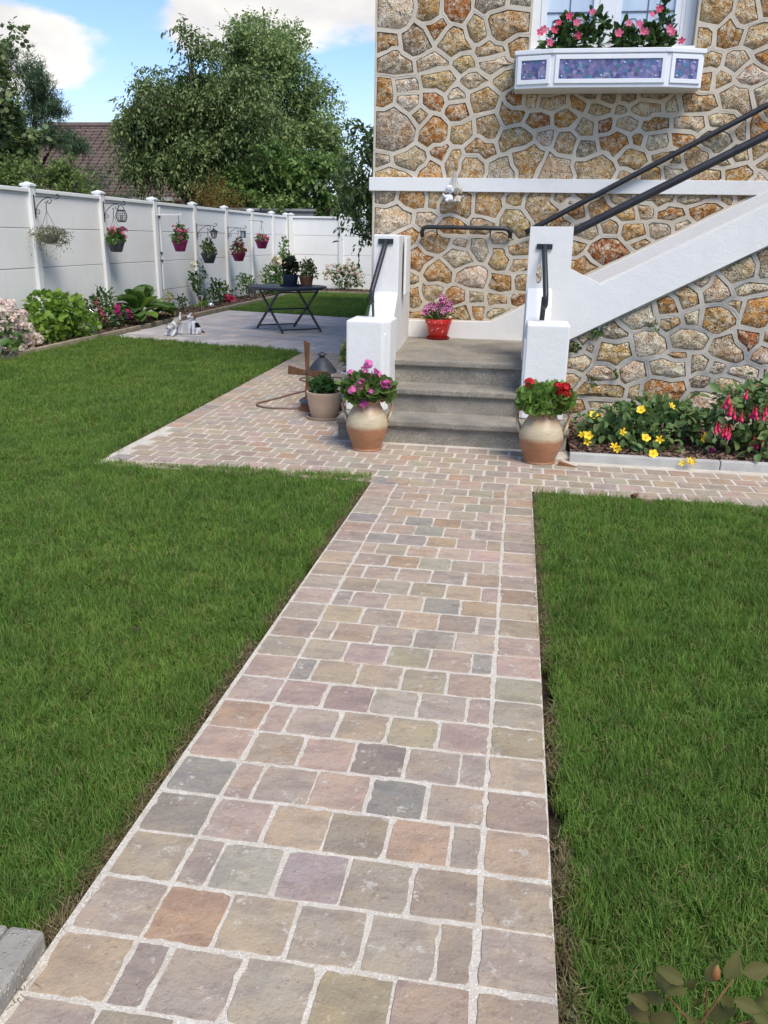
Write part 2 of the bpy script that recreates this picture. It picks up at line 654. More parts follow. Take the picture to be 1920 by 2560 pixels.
def m_white():
    t = NT('white_masonry_paint')
    c = t.ramp(t.noise(1.8, 6, 0.6), [(0.3, (0.70, 0.68, 0.635)), (0.7, (0.75, 0.73, 0.685))])
    c = t.mix(t.ramp(t.noise(3.2, 7, 0.7, stretch=(1, 1, 0.45)), [(0.55, 0.0), (0.80, 0.30)]), c, (0.50, 0.48, 0.43))
    c = t.mix(t.ramp(t.noise(60, 4, 0.7), [(0.66, 0.0), (0.76, 0.25)]), c, (0.52, 0.50, 0.45))
    t.set('Base Color', c)
    vo = t.n.new('ShaderNodeTexVoronoi')
    vo.feature = 'DISTANCE_TO_EDGE'
    vo.inputs['Scale'].default_value = 2.3
    wv = t.n.new('ShaderNodeMix')
    wv.data_type = 'VECTOR'
    wv.inputs['Factor'].default_value = 0.14
    t.l.new(t.pos, wv.inputs['A'])
    t.l.new(t.noise(5, 5, out='Color'), wv.inputs['B'])
    t.l.new(wv.outputs['Result'], vo.inputs['Vector'])
    ck = t.math('MULTIPLY', t.ramp(vo.outputs['Distance'], [(0.0, 1.0), (0.006, 0.0)]), t.ramp(t.noise(1.6, 3), [(0.50, 0.0), (0.58, 0.55)]))
    c = t.mix(ck, c, (0.42, 0.40, 0.36))
    c = t.mix(t.ramp(t.noise(2.2, 7, 0.72, stretch=(3.5, 3.5, 0.35)), [(0.56, 0.0), (0.74, 0.38)]), c, (0.46, 0.45, 0.41))
    t.set('Roughness', 0.7)
    t.bump(t.math('ADD', t.noise(75, 5), t.math('MULTIPLY', t.noise(9, 3), 1.8)), 0.35, 0.005)
    return t.mat


def m_lawn():
    t = NT('lawn_base')
    c = t.ramp(t.noise(30, 5), [(0.35, (0.062, 0.105, 0.020)), (0.65, (0.095, 0.140, 0.030))])
    c = t.mix(t.ramp(t.noise(90, 4), [(0.55, 0.0), (0.7, 0.6)]), c, (0.10, 0.075, 0.035))
    t.set('Base Color', c)
    t.set('Roughness', 0.95)
    t.set('Specular IOR Level', 0.05)
    t.bump(t.noise(120, 4), 0.8, 0.01)
    return t.mat


def m_blade():
    t = NT('grass_blade')
    isl = t.geo.outputs['Random Per Island']
    oi = t.n.new('ShaderNodeObjectInfo')
    c = t.ramp(isl, [(0.0, (0.090, 0.175, 0.029)), (0.45, (0.143, 0.245, 0.044)), (0.85, (0.212, 0.312, 0.074)), (0.97, (0.17, 0.17, 0.055)), (1.0, (0.22, 0.18, 0.08))])
    c = t.mix(t.ramp(t.noise(1.1, 4, 0.6), [(0.35, 0.0), (0.65, 0.55)]), c, t.mix(1.0, c, (1.40, 1.18, 1.10), 'MULTIPLY'))
    c = t.mix(t.ramp(t.noise(5, 5, 0.65), [(0.42, 0.55), (0.58, 0.0)]), c, t.mix(1.0, c, (0.60, 0.66, 0.70), 'MULTIPLY'))
    c = t.mix(t.ramp(oi.outputs['Random'], [(0.3, 0.0), (0.9, 0.35)]), c, t.mix(1.0, c, (0.75, 0.85, 0.9), 'MULTIPLY'))
    t.set('Base Color', c)
    t.set('Roughness', 0.6)
    t.set('Specular IOR Level', 0.16)
    tr = t.n.new('ShaderNodeBsdfTranslucent')
    t.l.new(t.mix(1.0, c, (1.5, 1.7, 1.0), 'MULTIPLY'), tr.inputs['Color'])
    m = t.n.new('ShaderNodeMixShader')
    m.inputs['Fac'].default_value = 0.35
    t.l.new(t.p.outputs[0], m.inputs[1])
    t.l.new(tr.outputs[0], m.inputs[2])
    t.l.new(m.outputs[0], t.out.inputs['Surface'])
    return t.mat


def m_soil(name, a, b):
    t = NT(name)
    c = t.ramp(t.noise(35, 7, 0.7), [(0.3, a), (0.7, b)])
    t.set('Base Color', c)
    t.set('Roughness', 0.95)
    t.set('Specular IOR Level', 0.15)
    t.bump(t.noise(60, 6, 0.7), 1.0, 0.02)
    return t.mat


def m_tint(name, rough=0.7, var=0.8, scale=10, bump=0.3, bscale=60, dist=0.004, metal=0.0, spec=0.4):
    """takes the object's own colour, so that alike pieces can share one mesh"""
    t = NT(name)
    oc, rnd = t.objcol()
    t.set('Base Color', t.mix(t.ramp(t.noise(scale, 6, 0.65), [(0.35, 0.0), (0.68, 1.0)]), oc, t.mix(1.0, oc, (var, var, var), 'MULTIPLY')))
    t.set('Roughness', rough)
    t.set('Metallic', metal)
    t.set('Specular IOR Level', spec)
    if bump:
        t.bump(t.noise(bscale, 6), bump, dist)
    return t.mat


def m_glass_pane():
    t = NT('window_glass')
    c = t.ramp(t.noise(3, 4, stretch=(1, 1, 0.4)), [(0.3, (0.42, 0.50, 0.58)), (0.7, (0.62, 0.70, 0.76))])
    t.set('Base Color', c)
    t.set('Roughness', 0.08)
    t.set('Specular IOR Level', 0.8)
    t.bump(t.noise(6, 3), 0.08, 0.01)
    return t.mat


def m_jar():
    """salt-glazed stoneware: bare red-brown below, cream slip on the shoulder with a soft edge"""
    t = NT('stoneware')
    tc = t.n.new('ShaderNodeTexCoord')
    sp = t.n.new('ShaderNodeSeparateXYZ')
    t.l.new(tc.outputs['Object'], sp.inputs[0])
    z = t.math('ADD', sp.outputs['Z'], t.math('MULTIPLY', t.noise(30, 5, 0.7), 0.035))
    br = t.ramp(t.noise(9, 6, stretch=(1, 1, 3)), [(0.3, (0.30, 0.125, 0.058)), (0.7, (0.40, 0.19, 0.095))])
    cr = t.ramp(t.noise(14, 6, stretch=(1, 1, 5)), [(0.3, (0.42, 0.33, 0.205)), (0.7, (0.54, 0.45, 0.29))])
    f = t.ramp(z, [(0.176, 0.0), (0.206, 0.95), (0.272, 0.95), (0.335, 0.12)])
    c = t.mix(f, br, cr)
    t.set('Base Color', c)
    t.set('Roughness', 0.38)
    t.set('Specular IOR Level', 0.45)
    t.bump(t.math('ADD', t.noise(25, 4, stretch=(0.3, 0.3, 6)), t.math('MULTIPLY', t.noise(120, 3), 0.3)), 0.25, 0.003)
    return t.mat


def m_mosaic():
    return m_tint('mosaic_glaze', 0.18, 0.72, 60, 0.1, 90, 0.001, 0.0, 0.6)


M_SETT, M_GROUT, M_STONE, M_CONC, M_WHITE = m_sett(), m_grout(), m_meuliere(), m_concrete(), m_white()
M_MORT = m_mortar('house_mortar', (0.49, 0.425, 0.325), (0.60, 0.53, 0.42))
M_MORT2 = m_mortar('stair_mortar', (0.43, 0.385, 0.31), (0.53, 0.48, 0.395), 0.7)
M_LAWN, M_BLADE = m_lawn(), m_blade()
M_SOIL = m_soil('soil', (0.045, 0.030, 0.020), (0.12, 0.085, 0.058))
M_BARK = leafmat('bark_chip', [(0.05, 0.026, 0.018), (0.085, 0.045, 0.03), (0.12, 0.065, 0.045), (0.20, 0.13, 0.09)], 0.9, 0.0)
M_IRON = simple('black_iron', (0.018, 0.019, 0.022), (0.03, 0.03, 0.034), 20, 0.42, 0.15, 90)
_f = NT('fence_white')
_c = _f.ramp(_f.noise(1.6, 6), [(0.35, (0.80, 0.79, 0.75)), (0.65, (0.85, 0.84, 0.80))])
_c = _f.mix(_f.ramp(_f.noise(4, 7, 0.7, stretch=(2.5, 2.5, 0.4)), [(0.55, 0.0), (0.80, 0.30)]), _c, (0.55, 0.55, 0.50))
_f.set('Base Color', _c)
_f.set('Roughness', 0.6)
_f.bump(_f.noise(60, 5), 0.08, 0.004)
M_FENCE = _f.mat
M_POST = simple('fence_post_white', (0.74, 0.735, 0.70), (0.80, 0.795, 0.77), 3, 0.55, 0.08, 60)
M_TRIM = simple('white_gloss', (0.73, 0.735, 0.73), (0.78, 0.78, 0.77), 5, 0.35, 0.04, 40)
M_LEAD = simple('lead_strip', (0.10, 0.12, 0.15), None, 20, 0.5)
M_KERB = simple('grey_kerb', (0.36, 0.345, 0.31), (0.46, 0.44, 0.40), 9, 0.85, 0.3, 120)
M_EDGE = simple('tan_edging', (0.25, 0.205, 0.135), (0.38, 0.32, 0.225), 6, 0.9, 0.4, 60)
M_PATIO = m_tint('patio_slab_face', 0.7, 0.8, 5, 0.25, 40)
M_TABLE = simple('blue_grey_metal', (0.045, 0.055, 0.072), (0.06, 0.07, 0.09), 9, 0.4, 0.05, 60)
M_TERRA = simple('terracotta', (0.36, 0.155, 0.075), (0.46, 0.22, 0.11), 8, 0.8, 0.15, 80)
M_BEIGE = simple('beige_pot', (0.46, 0.32, 0.215), (0.54, 0.40, 0.28), 5, 0.65, 0.08, 60)
M_RED = simple('red_glaze', (0.46, 0.016, 0.014), (0.55, 0.028, 0.022), 6, 0.22, 0.05, 30, 0.0, 0.6)
M_DRED = simple('dark_red_glaze', (0.20, 0.010, 0.010), None, 6, 0.3)
M_DECAL = simple('pale_decoration', (0.75, 0.70, 0.66), None, 10, 0.4)
M_NAVY = simple('navy_plastic', (0.022, 0.030, 0.055), (0.035, 0.045, 0.075), 8, 0.4)
M_CHAR = simple('charcoal_plastic', (0.050, 0.054, 0.060), (0.065, 0.07, 0.078), 8, 0.5)
M_MAGENTA = simple('magenta_plastic', (0.23, 0.013, 0.085), (0.28, 0.018, 0.105), 8, 0.45)
M_CREAM = simple('cream_ceramic', (0.55, 0.52, 0.45), (0.66, 0.63, 0.56), 10, 0.5, 0.1, 60)
M_RUST = simple('rusty_brown_wood', (0.16, 0.066, 0.026), (0.24, 0.105, 0.044), 12, 0.6, 0.3, 60)
M_BLACKROOF = simple('black_slate_paint', (0.022, 0.026, 0.034), (0.04, 0.045, 0.055), 20, 0.55, 0.3, 60)
M_STEEL = simple('polished_steel', (0.62, 0.62, 0.62), None, 20, 0.2, 0, 40, 1.0)
M_HOSE = simple('brown_rubber', (0.13, 0.075, 0.06), (0.18, 0.11, 0.085), 10, 0.5)
M_JAR = m_jar()
M_GLASS = m_glass_pane()
M_MOSAIC = m_mosaic()
M_MIRROR = simple('mirror_bead', (0.85, 0.86, 0.88), None, 20, 0.08, 0, 40, 0.9)
M_WOODBARK = simple('tree_bark', (0.07, 0.05, 0.035), (0.14, 0.105, 0.08), 14, 0.9, 0.8, 40, 0, 0.3, 0.02)
M_STEM = simple('green_stem', (0.06, 0.10, 0.03), (0.10, 0.13, 0.05), 20, 0.6)
M_TWIG = simple('brown_twig', (0.10, 0.065, 0.04), None, 20, 0.8)
M_AGG = NT('pebbled_concrete')
_v = M_AGG.voro(95, 'Color')
_s = M_AGG.n.new('ShaderNodeSeparateColor')
M_AGG.l.new(_v, _s.inputs[0])
_c = M_AGG.ramp(M_AGG.noise(12, 6), [(0.3, (0.20, 0.18, 0.145)), (0.7, (0.33, 0.30, 0.245))])
_peb = M_AGG.math('MULTIPLY', M_AGG.ramp(M_AGG.math('ADD', M_AGG.voro(95), M_AGG.math('MULTIPLY', M_AGG.noise(60, 3), 0.35)), [(0.40, 1.0), (0.54, 0.0)]), M_AGG.ramp(_s.outputs[0], [(0.40, 0.0), (0.48, 1.0)]))
_c = M_AGG.mix(_peb, _c, M_AGG.ramp(_s.outputs[1], [(0.0, (0.40, 0.34, 0.25)), (0.6, (0.48, 0.44, 0.36)), (1.0, (0.28, 0.26, 0.225))]))
M_AGG.set('Base Color', _c)
M_AGG.set('Roughness', 0.85)
M_AGG.bump(M_AGG.math('ADD', M_AGG.noise(90, 5), _peb), 0.7, 0.005)
M_AGG = M_AGG.mat

# ------------------------------------------------------------------ ground
def sheet(name, strips, mat, dz=0.0, parent=None, kind='structure'):
    """flat polygons laid on the ground"""
    b = MB()
    for poly in strips:
        b.add([(x, y, G(y) + dz) for x, y in poly], [tuple(range(len(poly)))])
    o = b.obj(name, mat, parent, fix=False)
    if parent is None:
        o['kind'] = kind
    return o


sheet('ground', [[(-400, -40), (400, -40), (400, 5.51), (-400, 5.51)], [(-400, 5.51), (400, 5.51), (400, 900), (-400, 900)]], M_SOIL, -0.05)

LAWNS = [
    [(-5.70, 0.30), (-0.835, 0.30), (-0.828, 4.79), (-2.56, 4.72), (-2.64, 5.51), (-5.70, 5.51)],
    [(-5.70, 5.51), (-2.64, 5.51), (-2.68, 10.40), (-5.66, 11.18), (-5.70, 11.18)],
    [(0.200, 0.25), (4.5, 0.25), (4.5, 4.63), (0.182, 4.63)],
    [(-5.62, 16.05), (-1.40, 14.95), (-1.40, 21.85), (-5.62, 21.85)]]
sheet('lawn', LAWNS, M_LAWN, -0.022)


def inside(poly, x, y):
    c = np.zeros(len(x), bool)
    n = len(poly)
    for i in range(n):
        x1, y1 = poly[i]
        x2, y2 = poly[(i + 1) % n]
        if y1 == y2:
            continue
        k = ((y1 > y) != (y2 > y)) & (x < (x2 - x1) * (y - y1) / (y2 - y1) + x1)
        c ^= k
    return c


def tuft(name, n, rad, length, width, mat, lean=0.55):
    """a few dozen blades of grass as one small mesh, used only as the source of the lawn's instances"""
    V, F = [], []
    for _ in range(n):
        a = rs.rand() * 6.283
        r = rad * math.sqrt(rs.rand())
        x, y = r * math.cos(a), r * math.sin(a)
        L = length * (0.55 + 0.75 * rs.rand())
        la = rs.rand() * 6.283
        ln = L * lean * rs.rand() ** 0.7
        w = width * (0.7 + 0.6 * rs.rand())
        dx, dy = math.cos(la), math.sin(la)
        ox, oy = -dy * w / 2, dx * w / 2
        b = len(V)
        h1, h2 = L * 0.55, L * (0.98 - 0.35 * (ln / L))
        V += [(x - ox, y - oy, -0.012), (x + ox, y + oy, -0.012),
              (x + dx * ln * .35 + ox * .8, y + dy * ln * .35 + oy * .8, h1), (x + dx * ln * .35 - ox * .8, y + dy * ln * .35 - oy * .8, h1),
              (x + dx * ln + ox * .1, y + dy * ln + oy * .1, h2), (x + dx * ln - ox * .1, y + dy * ln - oy * .1, h2)]
        F += [(b, b + 1, b + 2, b + 3), (b + 3, b + 2, b + 4, b + 5)]
    me = bpy.data.meshes.new(name)
    me.from_pydata(V, [], F)
    me.materials.append(mat)
    return bpy.data.objects.new(name, me)


def grass(name, pts, rot, scl, src):
    me = bpy.data.meshes.new(name)
    me.vertices.add(len(pts))
    me.vertices.foreach_set('co', np.asarray(pts, np.float32).ravel())
    for an, data in (('turn', rot), ('size', scl)):
        at = me.attributes.new(an, 'FLOAT_VECTOR', 'POINT')
        at.data.foreach_set('vector', np.asarray(data, np.float32).ravel())
    me.update()
    o = link(name, me)
    ng = bpy.data.node_groups.new(name, 'GeometryNodeTree')
    ng.interface.new_socket('Geometry', in_out='INPUT', socket_type='NodeSocketGeometry')
    ng.interface.new_socket('Geometry', in_out='OUTPUT', socket_type='NodeSocketGeometry')
    gi, go = ng.nodes.new('NodeGroupInput'), ng.nodes.new('NodeGroupOutput')
    inst = ng.nodes.new('GeometryNodeInstanceOnPoints')
    info = ng.nodes.new('GeometryNodeObjectInfo')
    info.inputs['Object'].default_value = src
    info.inputs['As Instance'].default_value = True
    ng.links.new(gi.outputs[0], inst.inputs['Points'])
    ng.links.new(info.outputs['Geometry'], inst.inputs['Instance'])
    for an, sock in (('turn', 'Rotation'), ('size', 'Scale')):
        na = ng.nodes.new('GeometryNodeInputNamedAttribute')
        na.data_type = 'FLOAT_VECTOR'
        na.inputs['Name'].default_value = an
        ng.links.new(na.outputs['Attribute'], inst.inputs[sock])
    ng.links.new(inst.outputs[0], go.inputs[0])
    md = o.modifiers.new('scatter', 'NODES')
    md.node_group = ng
    o['kind'] = 'stuff'
    return o


def lawn_points():
    P, S = [], []
    for poly in LAWNS:
        A = np.array(poly)
        x0, y0 = A.min(0)
        x1, y1 = A.max(0)
        n = int((x1 - x0) * (y1 - y0) * 2600)
        x = x0 + (x1 - x0) * rs.rand(n)
        y = y0 + (y1 - y0) * rs.rand(n)
        k = inside(poly, x, y)
        d = np.hypot(x, y)
        # only what the picture (and a step beside it) can show is kept at full density
        ang = np.degrees(np.arctan2(x, y)) + 8.66
        k &= (ang > -78) & (ang < 46) & (y > 0.3)
        dens = np.clip((2.1 / d) ** 1.15, 0.13, 1.0)
        k &= rs.rand(n) < dens
        P.append(np.stack([x[k], y[k]], 1))
        S.append(dens[k] ** -0.42)
    return np.concatenate(P), np.concatenate(S)


gp, gs_ = lawn_points()
ng_ = len(gp)
wave = np.array([noise.noise(Vector((x * 1.7, y * 1.7, 0))) for x, y in gp])
gz = np.array([G(y) for y in gp[:, 1]]) - 0.018
pts3 = np.column_stack([gp, gz])
rot3 = np.column_stack([rs.normal(size=ng_) * 0.22, rs.normal(size=ng_) * 0.22, rs.rand(ng_) * 6.283])
hgt = (0.95 + 0.30 * wave + 0.22 * rs.normal(size=ng_)).clip(0.5, 1.6)
scl3 = np.column_stack([gs_, gs_, hgt * np.minimum(gs_, 1.25)])
half = rs.rand(ng_) < 0.5
T1 = tuft('tuft_a', 30, 0.030, 0.043, 0.0025, M_BLADE)
T2 = tuft('tuft_b', 26, 0.034, 0.035, 0.0028, M_BLADE, 0.95)
tag(grass('lawn_grass', pts3[half], rot3[half], scl3[half], T1), 'upright blades of the short green lawn', 'grass')
tag(grass('lawn_grass', pts3[~half], rot3[~half], scl3[~half], T2), 'bent and leaning blades of the short green lawn', 'grass')

# dry thatch and soil along the cut edges of the turf
M_DRY = leafmat('dry_thatch', [(0.14, 0.09, 0.045), (0.20, 0.14, 0.075), (0.27, 0.21, 0.12), (0.10, 0.085, 0.03)], 0.9, 0.1)
ep = []
for (x0, y0), (x1, y1), dens, wid in (((-0.818, 0.7), (-0.813, 4.76), 230, 0.012), ((0.180, 0.6), (0.170, 4.62), 230, 0.012), ((-2.60, 4.74), (-2.67, 10.3), 90, 0.014), ((-2.5, 4.715), (-0.9, 4.77), 60, 0.010), ((0.2, 4.655), (3, 4.655), 60, 0.008)):
    L = math.hypot(x1 - x0, y1 - y0)
    n = int(L * dens)
    t = rs.rand(n)
    keep = np.array([noise.noise(Vector((q * L * 3.1, x0 * 7, 2.0))) > -0.35 for q in t])
    t = t[keep]
    e = rs.normal(size=len(t)) * wid
    ep.append(np.column_stack([x0 + (x1 - x0) * t + e, y0 + (y1 - y0) * t + rs.normal(size=len(t)) * 0.01]))
ep = np.concatenate(ep)
ne = len(ep)
T3 = tuft('tuft_dry', 12, 0.020, 0.028, 0.0022, M_DRY, 1.4)
tag(grass('dry_grass', np.column_stack([ep, [G(y) - 0.02 for y in ep[:, 1]]]), np.column_stack([rs.normal(size=ne) * .5, rs.normal(size=ne) * .5, rs.rand(ne) * 6.28]),
          np.tile((0.75 + 0.5 * rs.rand(ne))[:, None], (1, 3)), T3), 'dry brown thatch along the cut edges of the lawn', 'dry grass')

# ------------------------------------------------------------------ sandstone setts
PAL = dict(gy=(0.255, 0.218, 0.170), mv=(0.290, 0.218, 0.168), tn=(0.315, 0.225, 0.140), og=(0.315, 0.170, 0.085), ol=(0.265, 0.225, 0.150),
           bl=(0.170, 0.170, 0.160), sl=(0.105, 0.110, 0.108), pk=(0.330, 0.235, 0.185), rb=(0.175, 0.085, 0.045), ye=(0.290, 0.210, 0.105),
           md=(0.228, 0.168, 0.132), db=(0.130, 0.105, 0.085))
RANDPAL = ['gy'] * 3 + ['mv'] * 5 + ['tn'] * 5 + ['ol'] * 4 + ['pk'] * 4 + ['md'] * 2 + ['bl', 'bl', 'ye', 'og']


TERRPAL = ['gy'] * 6 + ['mv'] * 5 + ['tn'] * 4 + ['ol'] * 4 + ['pk'] * 2 + ['md'] * 2 + ['bl', 'ye', 'og']


def sett_mesh(name, w, l, seed):
    """one hand-cut block: nibbled outline, worn arris, slightly riven top"""
    r = random.Random(seed)
    out = []
    n = 7
    for a, b in (((-1, -1), (1, -1)), ((1, -1), (1, 1)), ((1, 1), (-1, 1)), ((-1, 1), (-1, -1))):
        for i in range(n):
            t = i / n
            x, y = a[0] + (b[0] - a[0]) * t, a[1] + (b[1] - a[1]) * t
            if i == 0:
                x, y = x * 0.984, y * 0.984
            q = .0018 if r.random() < .85 else .0065
            out.append((x * (w / 2 - r.uniform(-.0012, q)), y * (l / 2 - r.uniform(-.0012, q))))
    m = len(out)
    V, F = [], []
    tx, ty = r.uniform(-.006, .006), r.uniform(-.006, .006)
    for k, (s, z) in enumerate(((1.0, -0.03), (1.0, 0.0018), (0.980, 0.0042))):
        for i, (x, y) in enumerate(out):
            V.append((x * s, y * s, z + (x * tx + y * ty + r.uniform(-.0006, .0006) if k == 2 else 0)))
    for k in range(2):
        for i in range(m):
            j = (i + 1) % m
            F.append((k * m + i, k * m + j, (k + 1) * m + j, (k + 1) * m + i))
    F.append(tuple(2 * m + i for i in range(m)))
    me = bpy.data.meshes.new(name)
    me.from_pydata(V, [], F)
    me.materials.append(M_SETT)
    me.update()
    return me


SETTS = [sett_mesh('sett', 0.133, 0.139, 100 + i) for i in range(7)]
HALVES = [sett_mesh('half_sett', 0.062, 0.139, 200 + i) for i in range(4)]
TERR_SETTS = [sett_mesh('sett', 0.131, 0.135, 400 + i) for i in range(7)]
BORDERS = [sett_mesh('border_sett', 0.141, 0.139, 300 + i) for i in range(5)]


def jitter(c, a=0.14):
    k = 1 + random.uniform(-a, a)
    return tuple(max(0.02, x * k * (1 + random.uniform(-.05, .05))) for x in c)


def sett(parent, meshes, x, y, key=None, flip=False):
    key = key or random.choice(RANDPAL)
    o = bpy.data.objects.new('sett', random.choice(meshes))
    col.objects.link(o)
    o.parent = parent
    o.location = (x + random.uniform(-.003, .003), y + random.uniform(-.003, .003), G(y) + random.uniform(-.0003, .0016))
    turned = random.random() < .5
    rz = random.uniform(-.02, .02) + (math.pi if turned else 0)
    o.rotation_euler = (math.atan(-0.0254) * (-1 if turned else 1) * (1 if y < 5.5 else 0) + random.uniform(-.004, .004), random.uniform(-.004, .004), rz)
    c = [q * 0.44 + m * 0.56 for q, m in zip(PAL[key], (0.320, 0.260, 0.205))]
    o.color = (*jitter([q * 1.22 for q in c], 0.10), 1)
    return o


ROWS = {  # from the foreground towards the house, as the blocks lie: left border, five between, right border
    -1: 'ye md gy mv ye tn tn', -2: 'mv ol gy tn pk mv tn', 0: 'gy og tn gy mv mv mv', 1: 'mv gy gy bl gy md tn', 2: 'bl mv tn md og gy tn', 3: 'bl mv md mv sl mv md',
    4: 'tn mv mv db mv mv ol', 5: 'og mv gy tn ye mv ye', 6: 'gy pk md gy pk mv ol', 7: 'pk bl mv pk ol pk ol', 8: 'md mv pk ol pk bl pk',
    9: 'md mv tn gy mv pk mv', 10: 'md ye mv tn md bl tn', 11: 'pk gy mv mv bl tn mv', 12: 'gy ol gy ol ye pk rb', 13: 'ol mv mv pk mv tn ol',
    14: 'tn pk og ol ol mv mv', 15: 'gy tn mv tn mv pk tn', 16: 'ol bl bl og mv ol md', 17: 'tn mv tn bl mv gy md', 18: 'bl mv bl og gy mv mv',
    19: 'gy mv og pk ol pk tn', 20: 'md ol pk mv ol pk md', 21: 'mv md og ol tn tn og', 22: 'md pk mv ol ol og ol', 23: 'bl og tn mv ol gy tn'}
path = sheet('path', [[(-0.796, 0.30), (0.153, 0.30), (0.152, 4.66), (-0.786, 4.66)]], M_GROUT, 0.0026)
for n_ in range(-5, 24):
    yc = 1.165 + 0.15 * n_ + 0.075
    keys = ROWS.get(n_, ' '.join(random.choice(RANDPAL) for _ in range(7))).split()
    sett(path, BORDERS, -0.710, yc, keys[0])
    sett(path, BORDERS, 0.0795, yc, keys[6])
    x = -0.6325
    pitch = 0.1410
    for i in range(5):
        halfat = 0 if n_ % 2 else 4
        w = pitch / 2 if i == halfat else pitch
        sett(path, HALVES if i == halfat else SETTS, x + w / 2, yc, keys[1 + i])
        x += w

TERR_Y0 = 4.655
terrace = sheet('terrace', [[(-2.56, 4.665), (-0.815, 4.665), (4.5, 4.665), (4.5, 5.51), (-2.60, 5.51)], [(-2.60, 5.51), (0.42, 5.51), (0.42, 5.80), (-2.60, 5.80)]], M_GROUT, 0.0026)
for k in range(8):
    yc = TERR_Y0 + 0.075 + 0.15 * k
    x = -2.53 + (0.0 if k % 2 else -0.0725)
    while x < 2.75:
        xc = x + 0.0725
        x += 0.145
        if xc < -2.50 or (k >= 5 and xc > 0.36 and yc > 5.40) or (k >= 7 and xc > -1.2):
            continue
        sett(terrace, TERR_SETTS, xc, yc, random.choice(TERRPAL))
back_walk = sheet('walkway', [[(-2.60, 5.80), (-1.10, 5.80), (-1.10, 7.95), (-1.372, 7.96), (-1.372, 10.1), (-2.66, 10.42)]], M_GROUT, 0.0026)
k = 0
y = 5.86
while y < 10.35:
    sett(back_walk, BORDERS, -2.525 - 0.012 * (y - 5.8), y + 0.075)
    x = -2.45 - 0.012 * (y - 5.8) + (0.0725 if k % 2 else 0)
    if k % 2:
        sett(back_walk, HALVES, x - 0.038, y + 0.075)
    while x < -1.30:
        if y + 0.075 < 10.42 - (x + 2.66) * 0.25:
            sett(back_walk, TERR_SETTS, x + 0.0725, y + 0.075, random.choice(TERRPAL))
        x += 0.145
    y += 0.15
    k += 1

# ------------------------------------------------------------------ grey slab patio
patio = sheet('patio', [[(-5.66, 11.19), (-2.66, 10.43), (-1.372, 10.11), (-1.372, 14.93), (-5.60, 16.03)]], m_mortar('patio_joint', (0.40, 0.375, 0.34), (0.48, 0.45, 0.41)), -0.0045)


def slab_mesh(w, l, seed):
    r = random.Random(seed)
    b = MB()
    b.box(-w / 2, w / 2, -l / 2, l / 2, -0.02, 0.001)
    o = b.obj('slab', M_PATIO, bevel=0.004, seg=1)
    me = o.data
    bpy.data.objects.remove(o)
    return me


SLABS = [(w, slab_mesh(w - 0.008, 0.232, i)) for i, w in enumerate((0.24, 0.32, 0.40))]
PP = [(-5.64, 11.21), (-2.66, 10.46), (-1.40, 10.14), (-1.40, 14.90), (-5.58, 15.98)]
ux, uy = math.cos(-0.248), math.sin(-0.248)
v0 = -0.5
slabs = []
while v0 < 6.2:
    u0 = -0.4 + random.uniform(-.2, 0)
    while u0 < 5.2:
        w, me = random.choice(SLABS)
        u1 = u0 + w / 2
        x, y = -5.66 + u1 * ux - (v0 + .12) * uy, 11.19 + u1 * uy + (v0 + .12) * ux
        u0 += w
        if inside(PP, np.array([x]), np.array([y]))[0]:
            slabs.append((x, y, me))
    v0 += 0.24
slabs.sort(key=lambda q: q[1])
for x, y, me in slabs[:300]:
    o = link('slab', me, patio, (x, y, -0.141 + random.uniform(-.001, .001)))
    o.rotation_euler = (0, 0, -0.248)
    k = random.uniform(0.85, 1.15)
    c = random.choice([(0.54, 0.47, 0.42), (0.49, 0.445, 0.415), (0.56, 0.475, 0.40), (0.46, 0.425, 0.405)])
    o.color = (c[0] * k, c[1] * k, c[2] * k, 1)
if len(slabs) > 300:
    b = MB()
    for x, y, me in slabs[300:]:
        w = max(v.co.x for v in me.vertices)
        b.add([(x + p * ux - q * uy, y + p * uy + q * ux, -0.1405) for p, q in ((-w, -.116), (w, -.116), (w, .116), (-w, .116))], [(0, 1, 2, 3)])
    o = b.obj('slab', M_PATIO, patio)
    o.color = (0.48, 0.44, 0.41, 1)
    o['kind'] = 'stuff'
